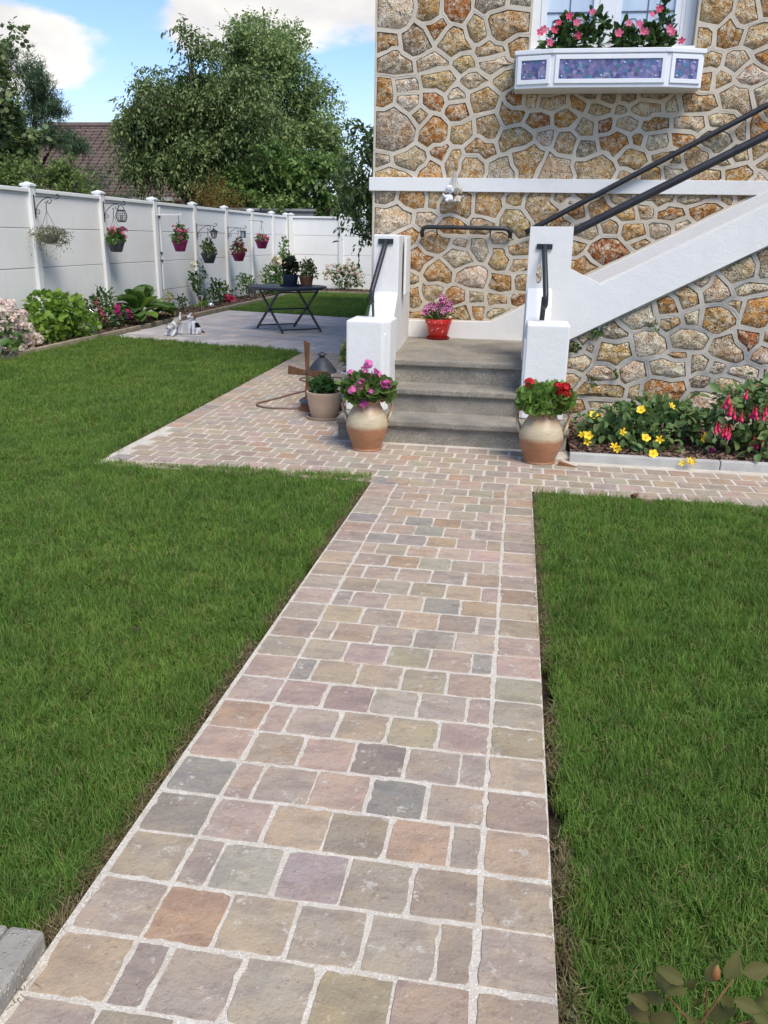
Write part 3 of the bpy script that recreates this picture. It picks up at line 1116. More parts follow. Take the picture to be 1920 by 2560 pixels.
SEED_HOUSE='-1.22 3.08 0.33 0.24 w;-0.92 3.10 0.21 0.21 t;-0.67 3.10 0.22 0.21 t;-0.41 3.14 0.28 0.12 w;-0.14 3.14 0.21 0.09 g;-1.28 2.87 0.20 0.20 t;-1.01 2.86 0.27 0.23 g;-0.84 2.96 0.22 0.14 o;-0.50 2.95 0.19 0.21 t;-0.23 2.98 0.44 0.21 t;-0.68 2.86 0.31 0.21 t;-0.38 2.79 0.24 0.12 t;-0.13 2.83 0.20 0.17 w;-1.20 2.68 0.35 0.17 w;-0.87 2.70 0.29 0.19 w;-0.60 2.69 0.20 0.17 t;-0.35 2.67 0.25 0.14 w;-0.26 2.57 0.17 0.17 t;-1.29 2.47 0.16 0.27 w;-1.09 2.53 0.22 0.12 w;-0.82 2.57 0.30 0.19 t;-0.51 2.56 0.22 0.17 w;-0.65 2.46 0.17 0.13 w;-1.07 2.39 0.22 0.17 w;-0.86 2.39 0.17 0.18 r;-0.41 2.41 0.22 0.22 t;-0.64 2.31 0.22 0.11 t;-0.96 2.28 0.20 0.17 t;-1.20 2.17 0.40 0.36 w;-0.84 2.16 0.24 0.26 o;-0.58 2.15 0.21 0.18 t;-0.35 2.20 0.24 0.20 t;-0.14 2.41 0.15 0.14 r;-0.01 2.41 0.09 0.13 w;-0.18 2.28 0.25 0.13 o;0.07 2.25 0.21 0.12 r;0.18 2.38 0.24 0.09 w;0.39 2.36 0.13 0.14 o;0.30 2.27 0.20 0.13 o;0.57 2.33 0.20 0.07 t;0.75 2.32 0.10 0.07 w;0.96 2.33 0.27 0.08 w;1.17 2.35 0.12 0.08 w;-0.13 2.10 0.32 0.19 t;0.14 2.10 0.21 0.14 w;0.31 2.06 0.23 0.21 t;0.46 2.18 0.17 0.15 t;0.63 2.20 0.13 0.13 w;0.81 2.22 0.21 0.11 w;1.04 2.22 0.26 0.11 o;0.48 2.02 0.20 0.15 t;0.72 2.07 0.28 0.15 o;0.91 2.10 0.09 0.11 o;1.08 2.08 0.19 0.15 t;1.28 2.12 0.21 0.14 t;-1.30 1.94 0.16 0.14 g;-1.03 1.93 0.30 0.14 w;-0.77 1.99 0.15 0.14 r;-0.66 1.92 0.15 0.22 t;-0.42 2.02 0.27 0.14 o;-0.49 1.86 0.23 0.17 t;-0.22 1.86 0.27 0.18 w;-0.01 1.95 0.36 0.20 t;0.24 1.87 0.29 0.19 w;0.58 1.88 0.35 0.18 t;0.88 1.94 0.28 0.15 t;-0.85 1.84 0.20 0.12 o;-1.20 1.81 0.33 0.06 t;0.85 1.82 0.19 0.07 w;1.07 1.83 0.19 0.10 t;1.23 1.84 0.18 0.10 w;1.41 1.96 0.21 0.16 w;1.56 2.10 0.26 0.16 w;1.32 2.22 0.26 0.14 w;1.58 2.25 0.26 0.12 t;1.38 2.37 0.31 0.12 t;1.66 2.42 0.26 0.20 w;1.88 2.45 0.17 0.15 w;1.54 2.55 0.14 0.14 w;1.43 2.55 0.09 0.17 o;1.77 2.59 0.24 0.17 w;1.44 2.70 0.14 0.14 t;1.63 2.70 0.18 0.19 w;1.84 2.71 0.12 0.19 o;1.33 2.87 0.19 0.20 t;1.54 2.88 0.24 0.22 o;1.76 2.87 0.21 0.22 t;1.39 3.06 0.35 0.19 t;1.66 3.04 0.26 0.17 t;1.80 3.08 0.12 0.17 o;1.74 2.15 0.12 0.13 w;1.88 2.17 0.19 0.12 o;1.92 1.99 0.17 0.19 t;1.54 1.83 0.21 0.08 t;1.78 1.85 0.28 0.08 o;1.65 1.93 0.17 0.10 t;1.76 1.98 0.26 0.13 w;1.97 1.85 0.10 0.12 w;1.14 1.97 0.21 0.07 g;1.24 1.94 0.14 0.08 t;0.46 2.44 0.14 0.06 g;0.64 2.42 0.10 0.06 g;0.80 2.42 0.10 0.05 g;1.00 2.43 0.16 0.06 g;-1.28 1.60 0.22 0.10 g;-1.01 1.59 0.24 0.13 o;-0.82 1.58 0.09 0.13 t;-0.61 1.54 0.27 0.17 t;-0.32 1.54 0.27 0.15 o;-0.10 1.59 0.17 0.08 t;0.13 1.54 0.30 0.18 w;0.30 1.61 0.19 0.06 t;-1.19 1.45 0.36 0.21 w;-0.88 1.43 0.17 0.12 w;-0.64 1.38 0.26 0.15 o;-0.36 1.38 0.22 0.12 w;-0.09 1.43 0.28 0.20 t;-1.02 1.27 0.12 0.17 o;-0.80 1.22 0.26 0.18 t;-0.56 1.22 0.15 0.08 w;-0.38 1.18 0.16 0.19 w;-0.19 1.28 0.23 0.11 w;-0.06 1.19 0.17 0.11 t;-0.92 1.08 0.20 0.20 o;-0.56 1.09 0.28 0.14 w;-0.21 1.09 0.17 0.18 t;-0.01 1.05 0.14 0.11 w;-0.76 0.97 0.28 0.21 o;-0.44 0.95 0.32 0.19 w;-0.18 0.90 0.24 0.15 o;0.01 0.89 0.10 0.17 t;-0.80 0.82 0.21 0.11 t;-0.98 0.91 0.07 0.11 t;-0.96 0.72 0.10 0.21 t;-0.59 0.76 0.19 0.13 o;-0.38 0.75 0.13 0.12 w;-0.37 0.65 0.10 0.08 o;-0.20 0.75 0.19 0.11 t;0.00 0.75 0.12 0.09 o;-0.52 0.62 0.12 0.09 t;-0.16 0.62 0.21 0.08 w;-0.94 0.58 0.09 0.10 t;0.45 1.52 0.19 0.15 o;0.64 1.54 0.21 0.18 o;0.89 1.50 0.19 0.11 o;1.05 1.52 0.16 0.12 w;1.26 1.51 0.26 0.13 o;1.55 1.52 0.27 0.16 o;1.42 1.62 0.32 0.07 w;1.17 1.63 0.26 0.05 t;0.79 1.62 0.15 0.08 w;0.55 1.34 0.23 0.15 w;0.76 1.38 0.16 0.14 w;0.96 1.36 0.23 0.15 o;1.18 1.37 0.21 0.14 w;1.37 1.42 0.16 0.11 w;0.49 1.21 0.15 0.14 t;0.75 1.18 0.35 0.24 r;1.04 1.25 0.19 0.08 t;0.57 1.05 0.26 0.13 o;1.72 1.62 0.09 0.04 t;1.83 1.62 0.11 0.04 t;0.33 1.41 0.14 0.09 o;0.41 1.57 0.14 0.09 g;0.52 1.63 0.16 0.05 g'
SEED_STAIR='1.60 1.08 0.24 0.15 w;1.75 1.11 0.10 0.18 g;1.44 0.93 0.20 0.15 w;1.67 0.96 0.24 0.09 w;1.34 0.98 0.13 0.07 w;1.25 0.88 0.16 0.17 t;1.11 0.80 0.18 0.10 w;1.30 0.74 0.12 0.11 w;1.59 0.83 0.14 0.09 t;1.75 0.79 0.22 0.24 o;1.49 0.74 0.26 0.18 o;1.14 0.69 0.16 0.09 t;0.91 0.72 0.25 0.17 w;0.74 0.58 0.19 0.16 g;0.56 0.56 0.16 0.10 t;0.49 0.37 0.16 0.09 w;0.57 0.52 0.10 0.10 t;0.45 0.48 0.07 0.06 g;0.75 0.47 0.26 0.22 w;1.01 0.54 0.24 0.17 w;1.29 0.58 0.28 0.14 w;1.59 0.51 0.27 0.17 w;1.70 0.60 0.19 0.16 r;1.84 0.61 0.05 0.08 o;1.84 0.47 0.17 0.12 w;0.70 0.29 0.20 0.08 w;0.92 0.32 0.23 0.13 w;1.16 0.35 0.29 0.14 w;1.23 0.43 0.11 0.08 t;1.39 0.40 0.15 0.12 g;1.52 0.38 0.11 0.08 w;1.73 0.34 0.24 0.10 w;1.88 0.35 0.05 0.08 w;1.42 0.26 0.13 0.08 g;1.62 0.23 0.22 0.12 w;1.86 0.23 0.18 0.10 w;0.68 0.16 0.36 0.10 t;0.95 0.16 0.08 0.10 t;1.16 0.17 0.29 0.22 r;0.45 0.21 0.07 0.10 t;0.51 0.02 0.10 0.09 t;0.77 0.05 0.29 0.05 w;1.47 0.08 0.34 0.19 w;0.99 0.01 0.21 0.09 w;1.76 0.10 0.21 0.13 w;1.91 0.12 0.10 0.11 t;0.54 -0.09 0.11 0.08 w;0.74 -0.05 0.20 0.09 t;1.20 -0.04 0.25 0.08 w;1.44 -0.05 0.19 0.06 t;1.66 -0.03 0.20 0.09 w;1.88 -0.01 0.19 0.11 w'


def clip(poly, nx, ny, d):
    """part of a polygon where p.n <= d"""
    out = []
    n = len(poly)
    for i in range(n):
        a, b = poly[i], poly[(i + 1) % n]
        da, db = a[0] * nx + a[1] * ny - d, b[0] * nx + b[1] * ny - d
        if da <= 0:
            out.append(a)
        if (da < 0 < db) or (db < 0 < da):
            t = da / (da - db)
            out.append((a[0] + (b[0] - a[0]) * t, a[1] + (b[1] - a[1]) * t))
    return out


def cells(seeds, bounds, gap, reach=1.0):
    """power cells of (x, z, r) seeds inside half-planes (nx, nz, d), and the same pulled in by gap"""
    res = []
    for i, s in enumerate(seeds):
        polys = []
        for g in (0.0, gap):
            p = [(s[0] - 1, s[1] - 1), (s[0] + 1, s[1] - 1), (s[0] + 1, s[1] + 1), (s[0] - 1, s[1] + 1)]
            for nx, ny, d in bounds(s) if callable(bounds) else bounds:
                p = clip(p, nx, ny, d - (g if g else 0))
            for j, q in enumerate(seeds):
                dx, dy = q[0] - s[0], q[1] - s[1]
                L = math.hypot(dx, dy)
                if j == i or L > reach or L < 1e-6:
                    continue
                d = (s[0] * dx + s[1] * dy) / L + L / 2 + (s[2] ** 2 - q[2] ** 2) / (2 * L)
                p = clip(p, dx / L, dy / L, d - g)
                if len(p) < 3:
                    break
            polys.append(p)
        res.append(polys)
    return res


def area(p):
    return 0.5 * sum(p[i][0] * p[(i + 1) % len(p)][1] - p[(i + 1) % len(p)][0] * p[i][1] for i in range(len(p)))


def soften(p, step, wob, seed, cut=0.16):
    """knock the corners off a polygon and give its edges a hand-made waver"""
    q = []
    n = len(p)
    for i in range(n):
        a, b, c = p[i - 1], p[i], p[(i + 1) % n]
        la, lc = math.dist(a, b), math.dist(b, c)
        ka, kc = min(cut, 0.008 / max(la, 1e-6)), min(cut, 0.008 / max(lc, 1e-6))
        q.append((b[0] + (a[0] - b[0]) * ka, b[1] + (a[1] - b[1]) * ka))
        q.append((b[0] + (c[0] - b[0]) * kc, b[1] + (c[1] - b[1]) * kc))
    out = []
    for i in range(len(q)):
        a, b = q[i], q[(i + 1) % len(q)]
        m = max(1, int(math.dist(a, b) / step))
        for k in range(m):
            t = k / m
            x, y = a[0] + (b[0] - a[0]) * t, a[1] + (b[1] - a[1]) * t
            v = noise.noise_vector(Vector((x * 14, y * 14, seed)))
            out.append((x + v.x * wob, y + v.y * wob))
    return out


def contour(field, level, x0, z0, step):
    """longest outline of field >= level on a small grid (marching squares), simplified to its corners"""
    nz, nx = field.shape
    f = field - level
    seg = {}
    def pt(i, j, k, l):
        a_, b_ = f[i, j], f[k, l]
        t_ = a_ / (a_ - b_)
        return (round(x0 + step * (j + (l - j) * t_), 5), round(z0 + step * (i + (k - i) * t_), 5))
    ins = f > 0
    code = ins[:-1, :-1] * 1 + ins[:-1, 1:] * 2 + ins[1:, 1:] * 4 + ins[1:, :-1] * 8
    for i, j in zip(*np.nonzero((code > 0) & (code < 15))):
        c = code[i, j]
        B_ = lambda: pt(i, j, i, j + 1)
        R_ = lambda: pt(i, j + 1, i + 1, j + 1)
        T_ = lambda: pt(i + 1, j, i + 1, j + 1)
        L_ = lambda: pt(i, j, i + 1, j)
        for p, q in {1: [(B_, L_)], 2: [(R_, B_)], 3: [(R_, L_)], 4: [(T_, R_)], 5: [(B_, R_), (T_, L_)], 6: [(T_, B_)], 7: [(T_, L_)], 8: [(L_, T_)],
                     9: [(B_, T_)], 10: [(L_, B_), (R_, T_)], 11: [(R_, T_)], 12: [(L_, R_)], 13: [(B_, R_)], 14: [(L_, B_)]}[int(c)]:
            seg[p()] = q()
    best = []
    while seg:
        s_, e_ = seg.popitem()
        loop = [s_]
        while e_ in seg and e_ != s_:
            loop.append(e_)
            e_ = seg.pop(e_)
        if len(loop) > len(best):
            best = loop
    if len(best) < 6:
        return []
    if area(best) < 0:
        best.reverse()
    return best


def simplify(p, tol):
    """Douglas-Peucker on a closed outline"""
    def dp(a):
        if len(a) < 3:
            return a
        A = np.array(a)
        d = A[-1] - A[0]
        L = math.hypot(*d)
        q = A - A[0]
        k = np.abs(q[:, 0] * d[1] - q[:, 1] * d[0]) / L if L > 1e-9 else np.hypot(q[:, 0], q[:, 1])
        m = int(k.argmax())
        if k[m] < tol:
            return [a[0], a[-1]]
        return dp(a[:m + 1])[:-1] + dp(a[m:])
    n = len(p)
    A = np.array(p)
    i = int(((A - A.mean(0)) ** 2).sum(1).argmax())
    p = p[i:] + p[:i]
    j = int(((np.array(p) - np.array(p[0])) ** 2).sum(1).argmax())
    return dp(p[:j + 1])[:-1] + dp(p[j:] + [p[0]])[:-1]


STONECOL = dict(o=[(0.56, 0.30, 0.090), (0.50, 0.235, 0.065), (0.58, 0.35, 0.13)], t=[(0.60, 0.43, 0.205), (0.54, 0.37, 0.165), (0.62, 0.47, 0.25)],
                w=[(0.70, 0.59, 0.42), (0.76, 0.67, 0.52), (0.64, 0.52, 0.34)], g=[(0.41, 0.35, 0.26), (0.38, 0.335, 0.265)],
                r=[(0.42, 0.155, 0.05), (0.46, 0.21, 0.07)], c=[(0.33, 0.33, 0.32)])


def rubble_wall(parent, seeds, bounds, Y, mort, rib=0.0160, step=0.0075):
    """raised pointing with one rough stone set back in every field of it; each seed is x, z, width, height, colour"""
    S = np.array([q[:4] for q in seeds], float)
    x0, x1 = S[:, 0].min() - .25, S[:, 0].max() + .25
    z0, z1 = S[:, 1].min() - .25, S[:, 1].max() + .25
    nx, nz = int((x1 - x0) / step), int((z1 - z0) / step)
    best = np.full((nz, nx), 1e9)
    lab = np.full((nz, nx), -1)
    gx, gz_ = x0 + step * np.arange(nx), z0 + step * np.arange(nz)
    fields = []
    for i, (sx, sz, w, h) in enumerate(S):
        R_ = max(w, h) * 1.1 + .10
        ja, jb = np.searchsorted(gx, (sx - R_, sx + R_))
        ia, ib = np.searchsorted(gz_, (sz - R_, sz + R_))
        X, Z = np.meshgrid(gx[ja:jb] - sx, gz_[ia:ib] - sz)
        a_ = random.uniform(-.16, .16)
        U, V = X * math.cos(a_) + Z * math.sin(a_), Z * math.cos(a_) - X * math.sin(a_)
        # a many-sided gauge of its own for every stone, so that neighbours meet in straight, angular breaks
        nk = random.choice((5, 6, 6, 7))
        off = random.uniform(0, 6.283)
        hw, hh = w / 2 + .012, h / 2 + .012
        d = np.full(X.shape, -9.0)
        for k in range(nk):
            an = off + 6.283 * k / nk + random.uniform(-.22, .22)
            ca, sa = math.cos(an), math.sin(an)
            rk = (abs(hw * ca) ** 1.45 + abs(hh * sa) ** 1.45) ** (1 / 1.45) * random.uniform(.88, 1.08) * .93
            d = np.maximum(d, (X * ca + Z * sa) / rk)
        dd = (d - 1) * math.sqrt(w * h)
        sub = best[ia:ib, ja:jb]
        m = dd < sub
        sub[m] = dd[m]
        lab[ia:ib, ja:jb][m] = i
    XX, ZZ = np.meshgrid(gx, gz_)
    for i in range(len(seeds)):                       # walls end where their half-planes say
        m = lab == i
        for bx_, bz_, bd in (bounds(seeds[i]) if callable(bounds) else bounds):
            lab[m & (XX * bx_ + ZZ * bz_ > bd)] = -2
    mb = MB()
    count = 0
    for i in range(len(seeds)):
        I, J = np.nonzero(lab == i)
        if len(I) < 12:
            continue
        ia, ib, ja, jb = max(I.min() - 3, 0), min(I.max() + 4, nz), max(J.min() - 3, 0), min(J.max() + 4, nx)
        own = lab[ia:ib, ja:jb] == i
        px, pz = np.meshgrid(np.arange(own.shape[1]), np.arange(own.shape[0]))
        oth = np.column_stack([px[~own], pz[~own]])
        near = np.zeros_like(own)
        near[1:] |= own[:-1]; near[:-1] |= own[1:]; near[:, 1:] |= own[:, :-1]; near[:, :-1] |= own[:, 1:]
        oth = np.column_stack([px[near & ~own], pz[near & ~own]])
        ow = np.column_stack([px[own], pz[own]])
        rim = own & ~(np.roll(own, 1, 0) & np.roll(own, -1, 0) & np.roll(own, 1, 1) & np.roll(own, -1, 1))
        ri = np.column_stack([px[rim], pz[rim]])
        F = np.full(own.shape, -1.0)
        D = np.sqrt(((ow[:, None, :] - oth[None]) ** 2).sum(-1)).min(1)
        F[own] = D
        fo = np.column_stack([px[~own], pz[~own]])
        F[~own] = 1 - np.sqrt(((fo[:, None, :] - ri[None]) ** 2).sum(-1)).min(1)
        F = (F - 0.5) * step
        ox, oz = gx[ja], gz_[ia]
        outer = contour(F, -0.0015, ox, oz, step)
        if len(outer) < 6:
            continue
        outer = simplify(outer, .0022)
        dep0 = Y + random.uniform(-.0012, .0012)
        inner = contour(F, rib, ox, oz, step)
        if len(inner) < 8 or area(inner) < .0010:
            mb.add([(x, dep0, z) for x, z in outer], [tuple(t_) for t_ in tessellate_polygon([[Vector((p[0], p[1], 0)) for p in outer]])])
            continue
        hole = soften(simplify(inner, .011), 0.032, 0.0034, 3.0, 0.03)
        n0 = len(outer)
        flat = outer + hole
        tris = tessellate_polygon([[Vector((p[0], p[1], 0)) for p in outer], [Vector((p[0], p[1], 0)) for p in hole]])
        h = len(hole)
        wv = lambda x, z: dep0 + .0022 * noise.noise(Vector((x * 9, z * 9, 1.5)))
        vs = [(x, wv(x, z), z) for x, z in flat] + [(x, Y + 0.032, z) for x, z in hole]
        fs = [tuple(t_) for t_ in tris] + [(n0 + k, n0 + (k + 1) % h, n0 + h + (k + 1) % h, n0 + h + k) for k in range(h)]
        mb.add(vs, fs)
        cx, cz = sum(p[0] for p in hole) / h, sum(p[1] for p in hole) / h
        size = math.sqrt(area(hole))
        V, Fc = [], []
        k0 = random.random() * 50
        tilt, tilt2 = random.uniform(-.10, .10), random.uniform(-.10, .10)
        proud = random.uniform(.004, .018)
        for s_, dep, rough in ((1.0, 0.030, 0.0), (0.985, 0.012, 0.005), (0.91, 0.006, 0.009), (0.66, 0.003, 0.015), (0.34, 0.0, 0.016)):
            for x, z in hole:
                v = noise.noise_vector(Vector((x * 24, z * 24, k0)))
                w = noise.noise(Vector((x * s_ * 33 + k0, z * s_ * 33, k0 + s_ * 5)))
                q = (1 - s_)
                V.append((cx + (x - cx) * s_ + v.x * rough * .7, Y + dep - min(size, .25) / .25 * proud * min(1, q * 2.2) + w * rough + (x - cx) * tilt * s_ * min(1, q * 4) + (z - cz) * tilt2 * s_ * min(1, q * 4), cz + (z - cz) * s_ + v.y * rough * .7))
        for k in range(4):
            for j in range(h):
                l = (j + 1) % h
                Fc.append((k * h + j, k * h + l, (k + 1) * h + l, (k + 1) * h + j))
        V.append((cx, Y - min(size, .25) / .25 * proud - .002, cz))
        for j in range(h):
            Fc.append((4 * h + j, 4 * h + (j + 1) % h, 5 * h))
        sb = MB()
        sb.add(V, Fc)
        o = sb.obj('stone', M_STONE, parent, smooth=True)
        c = random.choice(STONECOL[seeds[i][4]])
        if random.random() < .12:
            c = random.choice(STONECOL[random.choice('otwgr')])
        o.color = (*jitter(c, 0.17), 1)
        count += 1
    mb.obj('mortar', mort, parent)
    return count


def parse(s):
    return [(float(a), float(b), float(c), float(d), e) for a, b, c, d, e in (q.split() for q in s.split(';'))]


# ------------------------------------------------------------------ the stone house
FY = 7.95
house = thing('stone_house', 'tall house of ochre rubble stone with pale raised pointing', 'house', (0, 0, 0))
WX0, WX1, WZ0 = -0.05, 1.285, 2.80
hs = parse(SEED_HOUSE)
for k in range(26):                       # carry the wall on past the picture's edges
    hs.append((2.02 + 0.27 * (k % 4) + random.uniform(-.05, .05), 0.55 + 0.24 * (k // 4) * 1.9 + random.uniform(-.05, .05), .24, .20, random.choice('otwt')))
for k in range(20):
    hs.append((-1.2 + 0.24 * k + random.uniform(-.04, .04), 3.36 + random.uniform(-.04, .04), .22, .22, random.choice('otwt')))
for k in range(7):
    hs.append((-0.02 + 0.2 * k, 2.62 + random.uniform(-.05, .05), .2, .18, 'g'))
for k in range(5):
    hs.append((-1.2 + 0.05 * (k % 2), -0.02 + 0.24 * k, .24, .2, 'w'))
hs = [q for q in hs if q[1] > 0.54 + 0.516 * max(0, q[0] + 0.24) - .02 or q[0] < -1.1]
hs = [q for q in hs if not (WX0 < q[0] < WX1 and q[1] > WZ0 + 0.02)]


def hb(s):
    b = [(-1, 0, 1.372), (1, 0, 3.1), (0, 1, 3.5), (0, -1, 0.16)]
    if s[1] > 1.72:
        m = [(WX0 - s[0], (1, 0, WX0)), (s[0] - WX1, (-1, 0, -WX1)), (WZ0 - s[1], (0, 1, WZ0))]
        b.append(max(m)[1])
    if s[1] > 1.72:
        b.append((0, -1, -1.72))
    else:
        b.append((0, 1, 1.72))
        if s[1] > 0.45:
            b.append((0, -1, -0.532))
            b.append((0.516 / 1.1253, -1 / 1.1253, -(0.54 + 0.516 * 0.24) / 1.1253))
    return b


n_st = rubble_wall(house, hs, hb, FY, M_MORT)
b = MB()       # the body of the house behind its facing, with the window recess left open
b.extrude([(-1.366, -0.16), (7.5, -0.16), (7.5, 6.2), (-1.366, 6.2)], [[(WX0, WZ0), (WX1, WZ0), (WX1, 4.2), (WX0, 4.2)]], FY + 0.03, FY + 0.34, lambda x, z, d: (x, d, z))
b.obj('wall', M_MORT, house, fix=True)
b = MB()
b.box(-1.366, 7.5, FY + 0.345, 17.0, -0.16, 6.2)
b.extrude([(WX1, WZ0), (3.1, WZ0), (3.1, 3.5), (7.5, 3.5), (7.5, 6.2), (-1.366, 6.2), (-1.366, 3.505), (WX0, 3.505), (WX0, 4.2), (WX1, 4.2)][2:9] + [(WX1, 3.505)], [], FY, FY + 0.029, lambda x, z, d: (x, d, z))
b.obj('rear_wall', m_mortar('side_render', (0.36, 0.31, 0.24), (0.45, 0.39, 0.31)), house, fix=True)
b = MB()
b.add([(-1.8, 7.4, 6.1), (7.9, 7.4, 6.1), (7.9, 17.5, 6.1), (-1.8, 17.5, 6.1), (-1.8, 12.4, 9.6), (7.9, 12.4, 9.6)], [(0, 1, 5, 4), (2, 3, 4, 5), (0, 4, 3), (1, 2, 5), (0, 3, 2, 1)])
b.obj('roof', simple('house_roof_tile', (0.17, 0.075, 0.05), (0.23, 0.11, 0.07), 20, 0.8), house)
b = MB()
b.box(-1.405, 5.5, FY - 0.028, FY + 0.01, 1.665, 1.779)
b.box(-1.405, -1.367, FY + 0.01, 9.6, 1.665, 1.779)
b.obj('string_course', M_WHITE, house, bevel=0.004)
b = MB()       # white skirting that follows the landing and the upper flight
b.extrude([(-1.02, 0.375), (0.05, 0.375), (3.2, 2.03), (3.2, 2.315), (-0.24, 0.54), (-1.02, 0.53)], [], FY - 0.030, FY + 0.01, lambda x, z, d: (x, d, z))
b.obj('skirting', M_WHITE, house, bevel=0.004)

# window: white timber casement set back in the wall
win = MB()
WY = FY + 0.115
win.box(WX0 + .002, 0.025, WY, WY + .07, WZ0 + .002, 4.19)
win.box(1.20, WX1 - .002, WY, WY + .07, WZ0 + .002, 4.19)
win.box(0.025, 1.20, WY, WY + .07, WZ0 + .002, WZ0 + 0.055)
wf = win.obj('window', M_TRIM, house, bevel=0.004)
s = MB()
s.box(0.505, 0.635, WY - 0.012, WY + 0.05, WZ0 + 0.056, 4.19)
for a, c in ((0.026, 0.075), (0.455, 0.504), (0.636, 0.685), (1.115, 1.165)):
    s.box(a, c, WY - 0.006, WY + 0.045, WZ0 + 0.057, 4.19)
s.box(1.167, 1.198, WY - 0.003, WY + 0.04, WZ0 + 0.057, 4.19)
s.obj('sash', M_TRIM, wf, bevel=0.003)
for a, c in ((0.075, 0.455), (0.685, 1.115)):
    g = MB()
    g.box(a, c, WY + 0.02, WY + 0.026, WZ0 + 0.06, 4.18)
    g.obj('pane', M_GLASS, wf)
    ld = MB()
    for z in (3.085, 3.40):
        ld.box(a, c, WY + 0.013, WY + 0.02, z, z + 0.010)
    w = (c - a) / 2
    for k in (1,):
        ld.box(a + w * k - .004, a + w * k + .004, WY + 0.0135, WY + 0.0195, WZ0 + 0.06, 4.18)
    for cx in (a + w * .5, a + w * 1.5):
        ld.tube([(cx + .05 * math.cos(t) * (1 + .4 * math.cos(3 * t)), WY + 0.016, 2.99 + .05 * math.sin(t)) for t in np.linspace(0, 6.0, 20)], 0.0025, 5)
    ld.obj('leading', M_LEAD, wf)
sl = MB()
sl.box(WX0 + .002, WX1 - .002, FY - 0.03, WY, WZ0 - 0.03, WZ0 + 0.001)
sl.obj('sill', M_TRIM, wf, bevel=0.004)

# short rail and the wall-side stair rail, both fixed to the facade
r = MB()
yy = FY - 0.075
r.tube([(-0.905, yy + .045, 1.285), (-0.908, yy + .02, 1.315), (-0.895, yy, 1.348), (-0.865, yy, 1.362), (-0.5, yy, 1.362), (-0.165, yy, 1.36), (-0.13, yy, 1.348), (-0.112, yy + .02, 1.318), (-0.112, yy + .045, 1.29)], 0.0195, 10)
ro = r.obj('wall_rail', M_IRON, house, smooth=True)
for x in (-0.77, -0.29):
    k = MB()
    k.tube([(x, yy, 1.35), (x, yy + .01, 1.315), (x, yy + .07, 1.30)], 0.007, 6)
    k.obj('bracket', M_IRON, ro)
r = MB()
r.tube([(0.02, yy, 1.330), (0.148, yy, 1.400), (1.926, yy, 2.364), (3.0, yy, 2.946)], 0.025, 10)
ro = r.obj('stair_rail', M_IRON, house, smooth=True)
for x, z in ((1.21, 1.965), (0.2, 1.42), (2.4, 2.61)):
    k = MB()
    k.tube([(x, yy, z), (x + .005, yy + .005, z - .035), (x + .005, yy + .07, z - .045)], 0.007, 6)
    k.obj('bracket', M_IRON, ro)

# ------------------------------------------------------------------ the front steps
stair = thing('staircase', 'concrete front steps between white walls, turning right along the house', 'staircase', (0, 0, 0))
TREADS = [(5.735, 0.030, -1.225, 0.395), (6.055, 0.205, -0.95, 0.07), (6.335, 0.378, -1.03, 0.07)]
yb = [6.10, 6.40, 7.93]
for (yn, z, xa, xb), y1 in zip(TREADS, yb):
    z0 = z - 0.175 if z > .1 else -0.16
    b = MB()
    b.box(xa, xb, yn + 0.028, y1, z0, z - 0.045)
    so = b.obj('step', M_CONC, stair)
    b = MB()
    b.box(xa - (.01 if z < .1 else 0), xb + (.01 if z < .1 else 0), yn, y1 - .001, z - 0.044, z)
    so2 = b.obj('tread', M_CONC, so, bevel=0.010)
x = 0.30
for k in range(9):
    b = MB()
    z = 0.378 + 0.165 * (k + 1)
    b.box(x, x + 0.32, 6.86, 7.925, z - 0.17, z)
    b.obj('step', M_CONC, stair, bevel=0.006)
    x += 0.315

# left wall: low block, slope, taller block that runs back to the house
def side_profile(lst, x0, x1, skew=0.0):
    b = MB()
    b.extrude(lst, [], 0, 1, lambda y, z, d: ((x0 if d == 0 else x1) - skew * max(0, y - 6.6), y, z))
    return b


LW = [(6.03, 0.031), (6.03, 0.60), (6.39, 0.672), (6.59, 0.855), (6.60, 1.285), (7.945, 1.285), (7.945, -0.15), (6.12, -0.15), (6.12, 0.031)]
side_profile(LW, -1.13, -0.93, 0.058).obj('left_wall', M_WHITE, stair, bevel=0.012, seg=3)
b = MB()
b.add([(-1.222, 6.012, 0.031), (-0.955, 6.012, 0.031), (-0.905, 6.10, 0.031), (-0.905, 6.40, 0.031), (-1.222, 6.40, 0.031),
       (-1.222, 6.012, 0.690), (-0.955, 6.012, 0.690), (-0.905, 6.10, 0.690), (-0.905, 6.40, 0.690), (-1.222, 6.40, 0.690)],
      [(0, 1, 6, 5), (1, 2, 7, 6), (2, 3, 8, 7), (3, 4, 9, 8), (4, 0, 5, 9), (5, 6, 7, 8, 9), (4, 3, 2, 1, 0)])
b.obj('left_block', M_WHITE, stair, bevel=0.016, seg=3)
b = MB()
b.box(-0.935, -0.915, 6.93, 7.13, 0.82, 1.27)
b.obj('raised_panel', M_WHITE, stair, bevel=0.008)

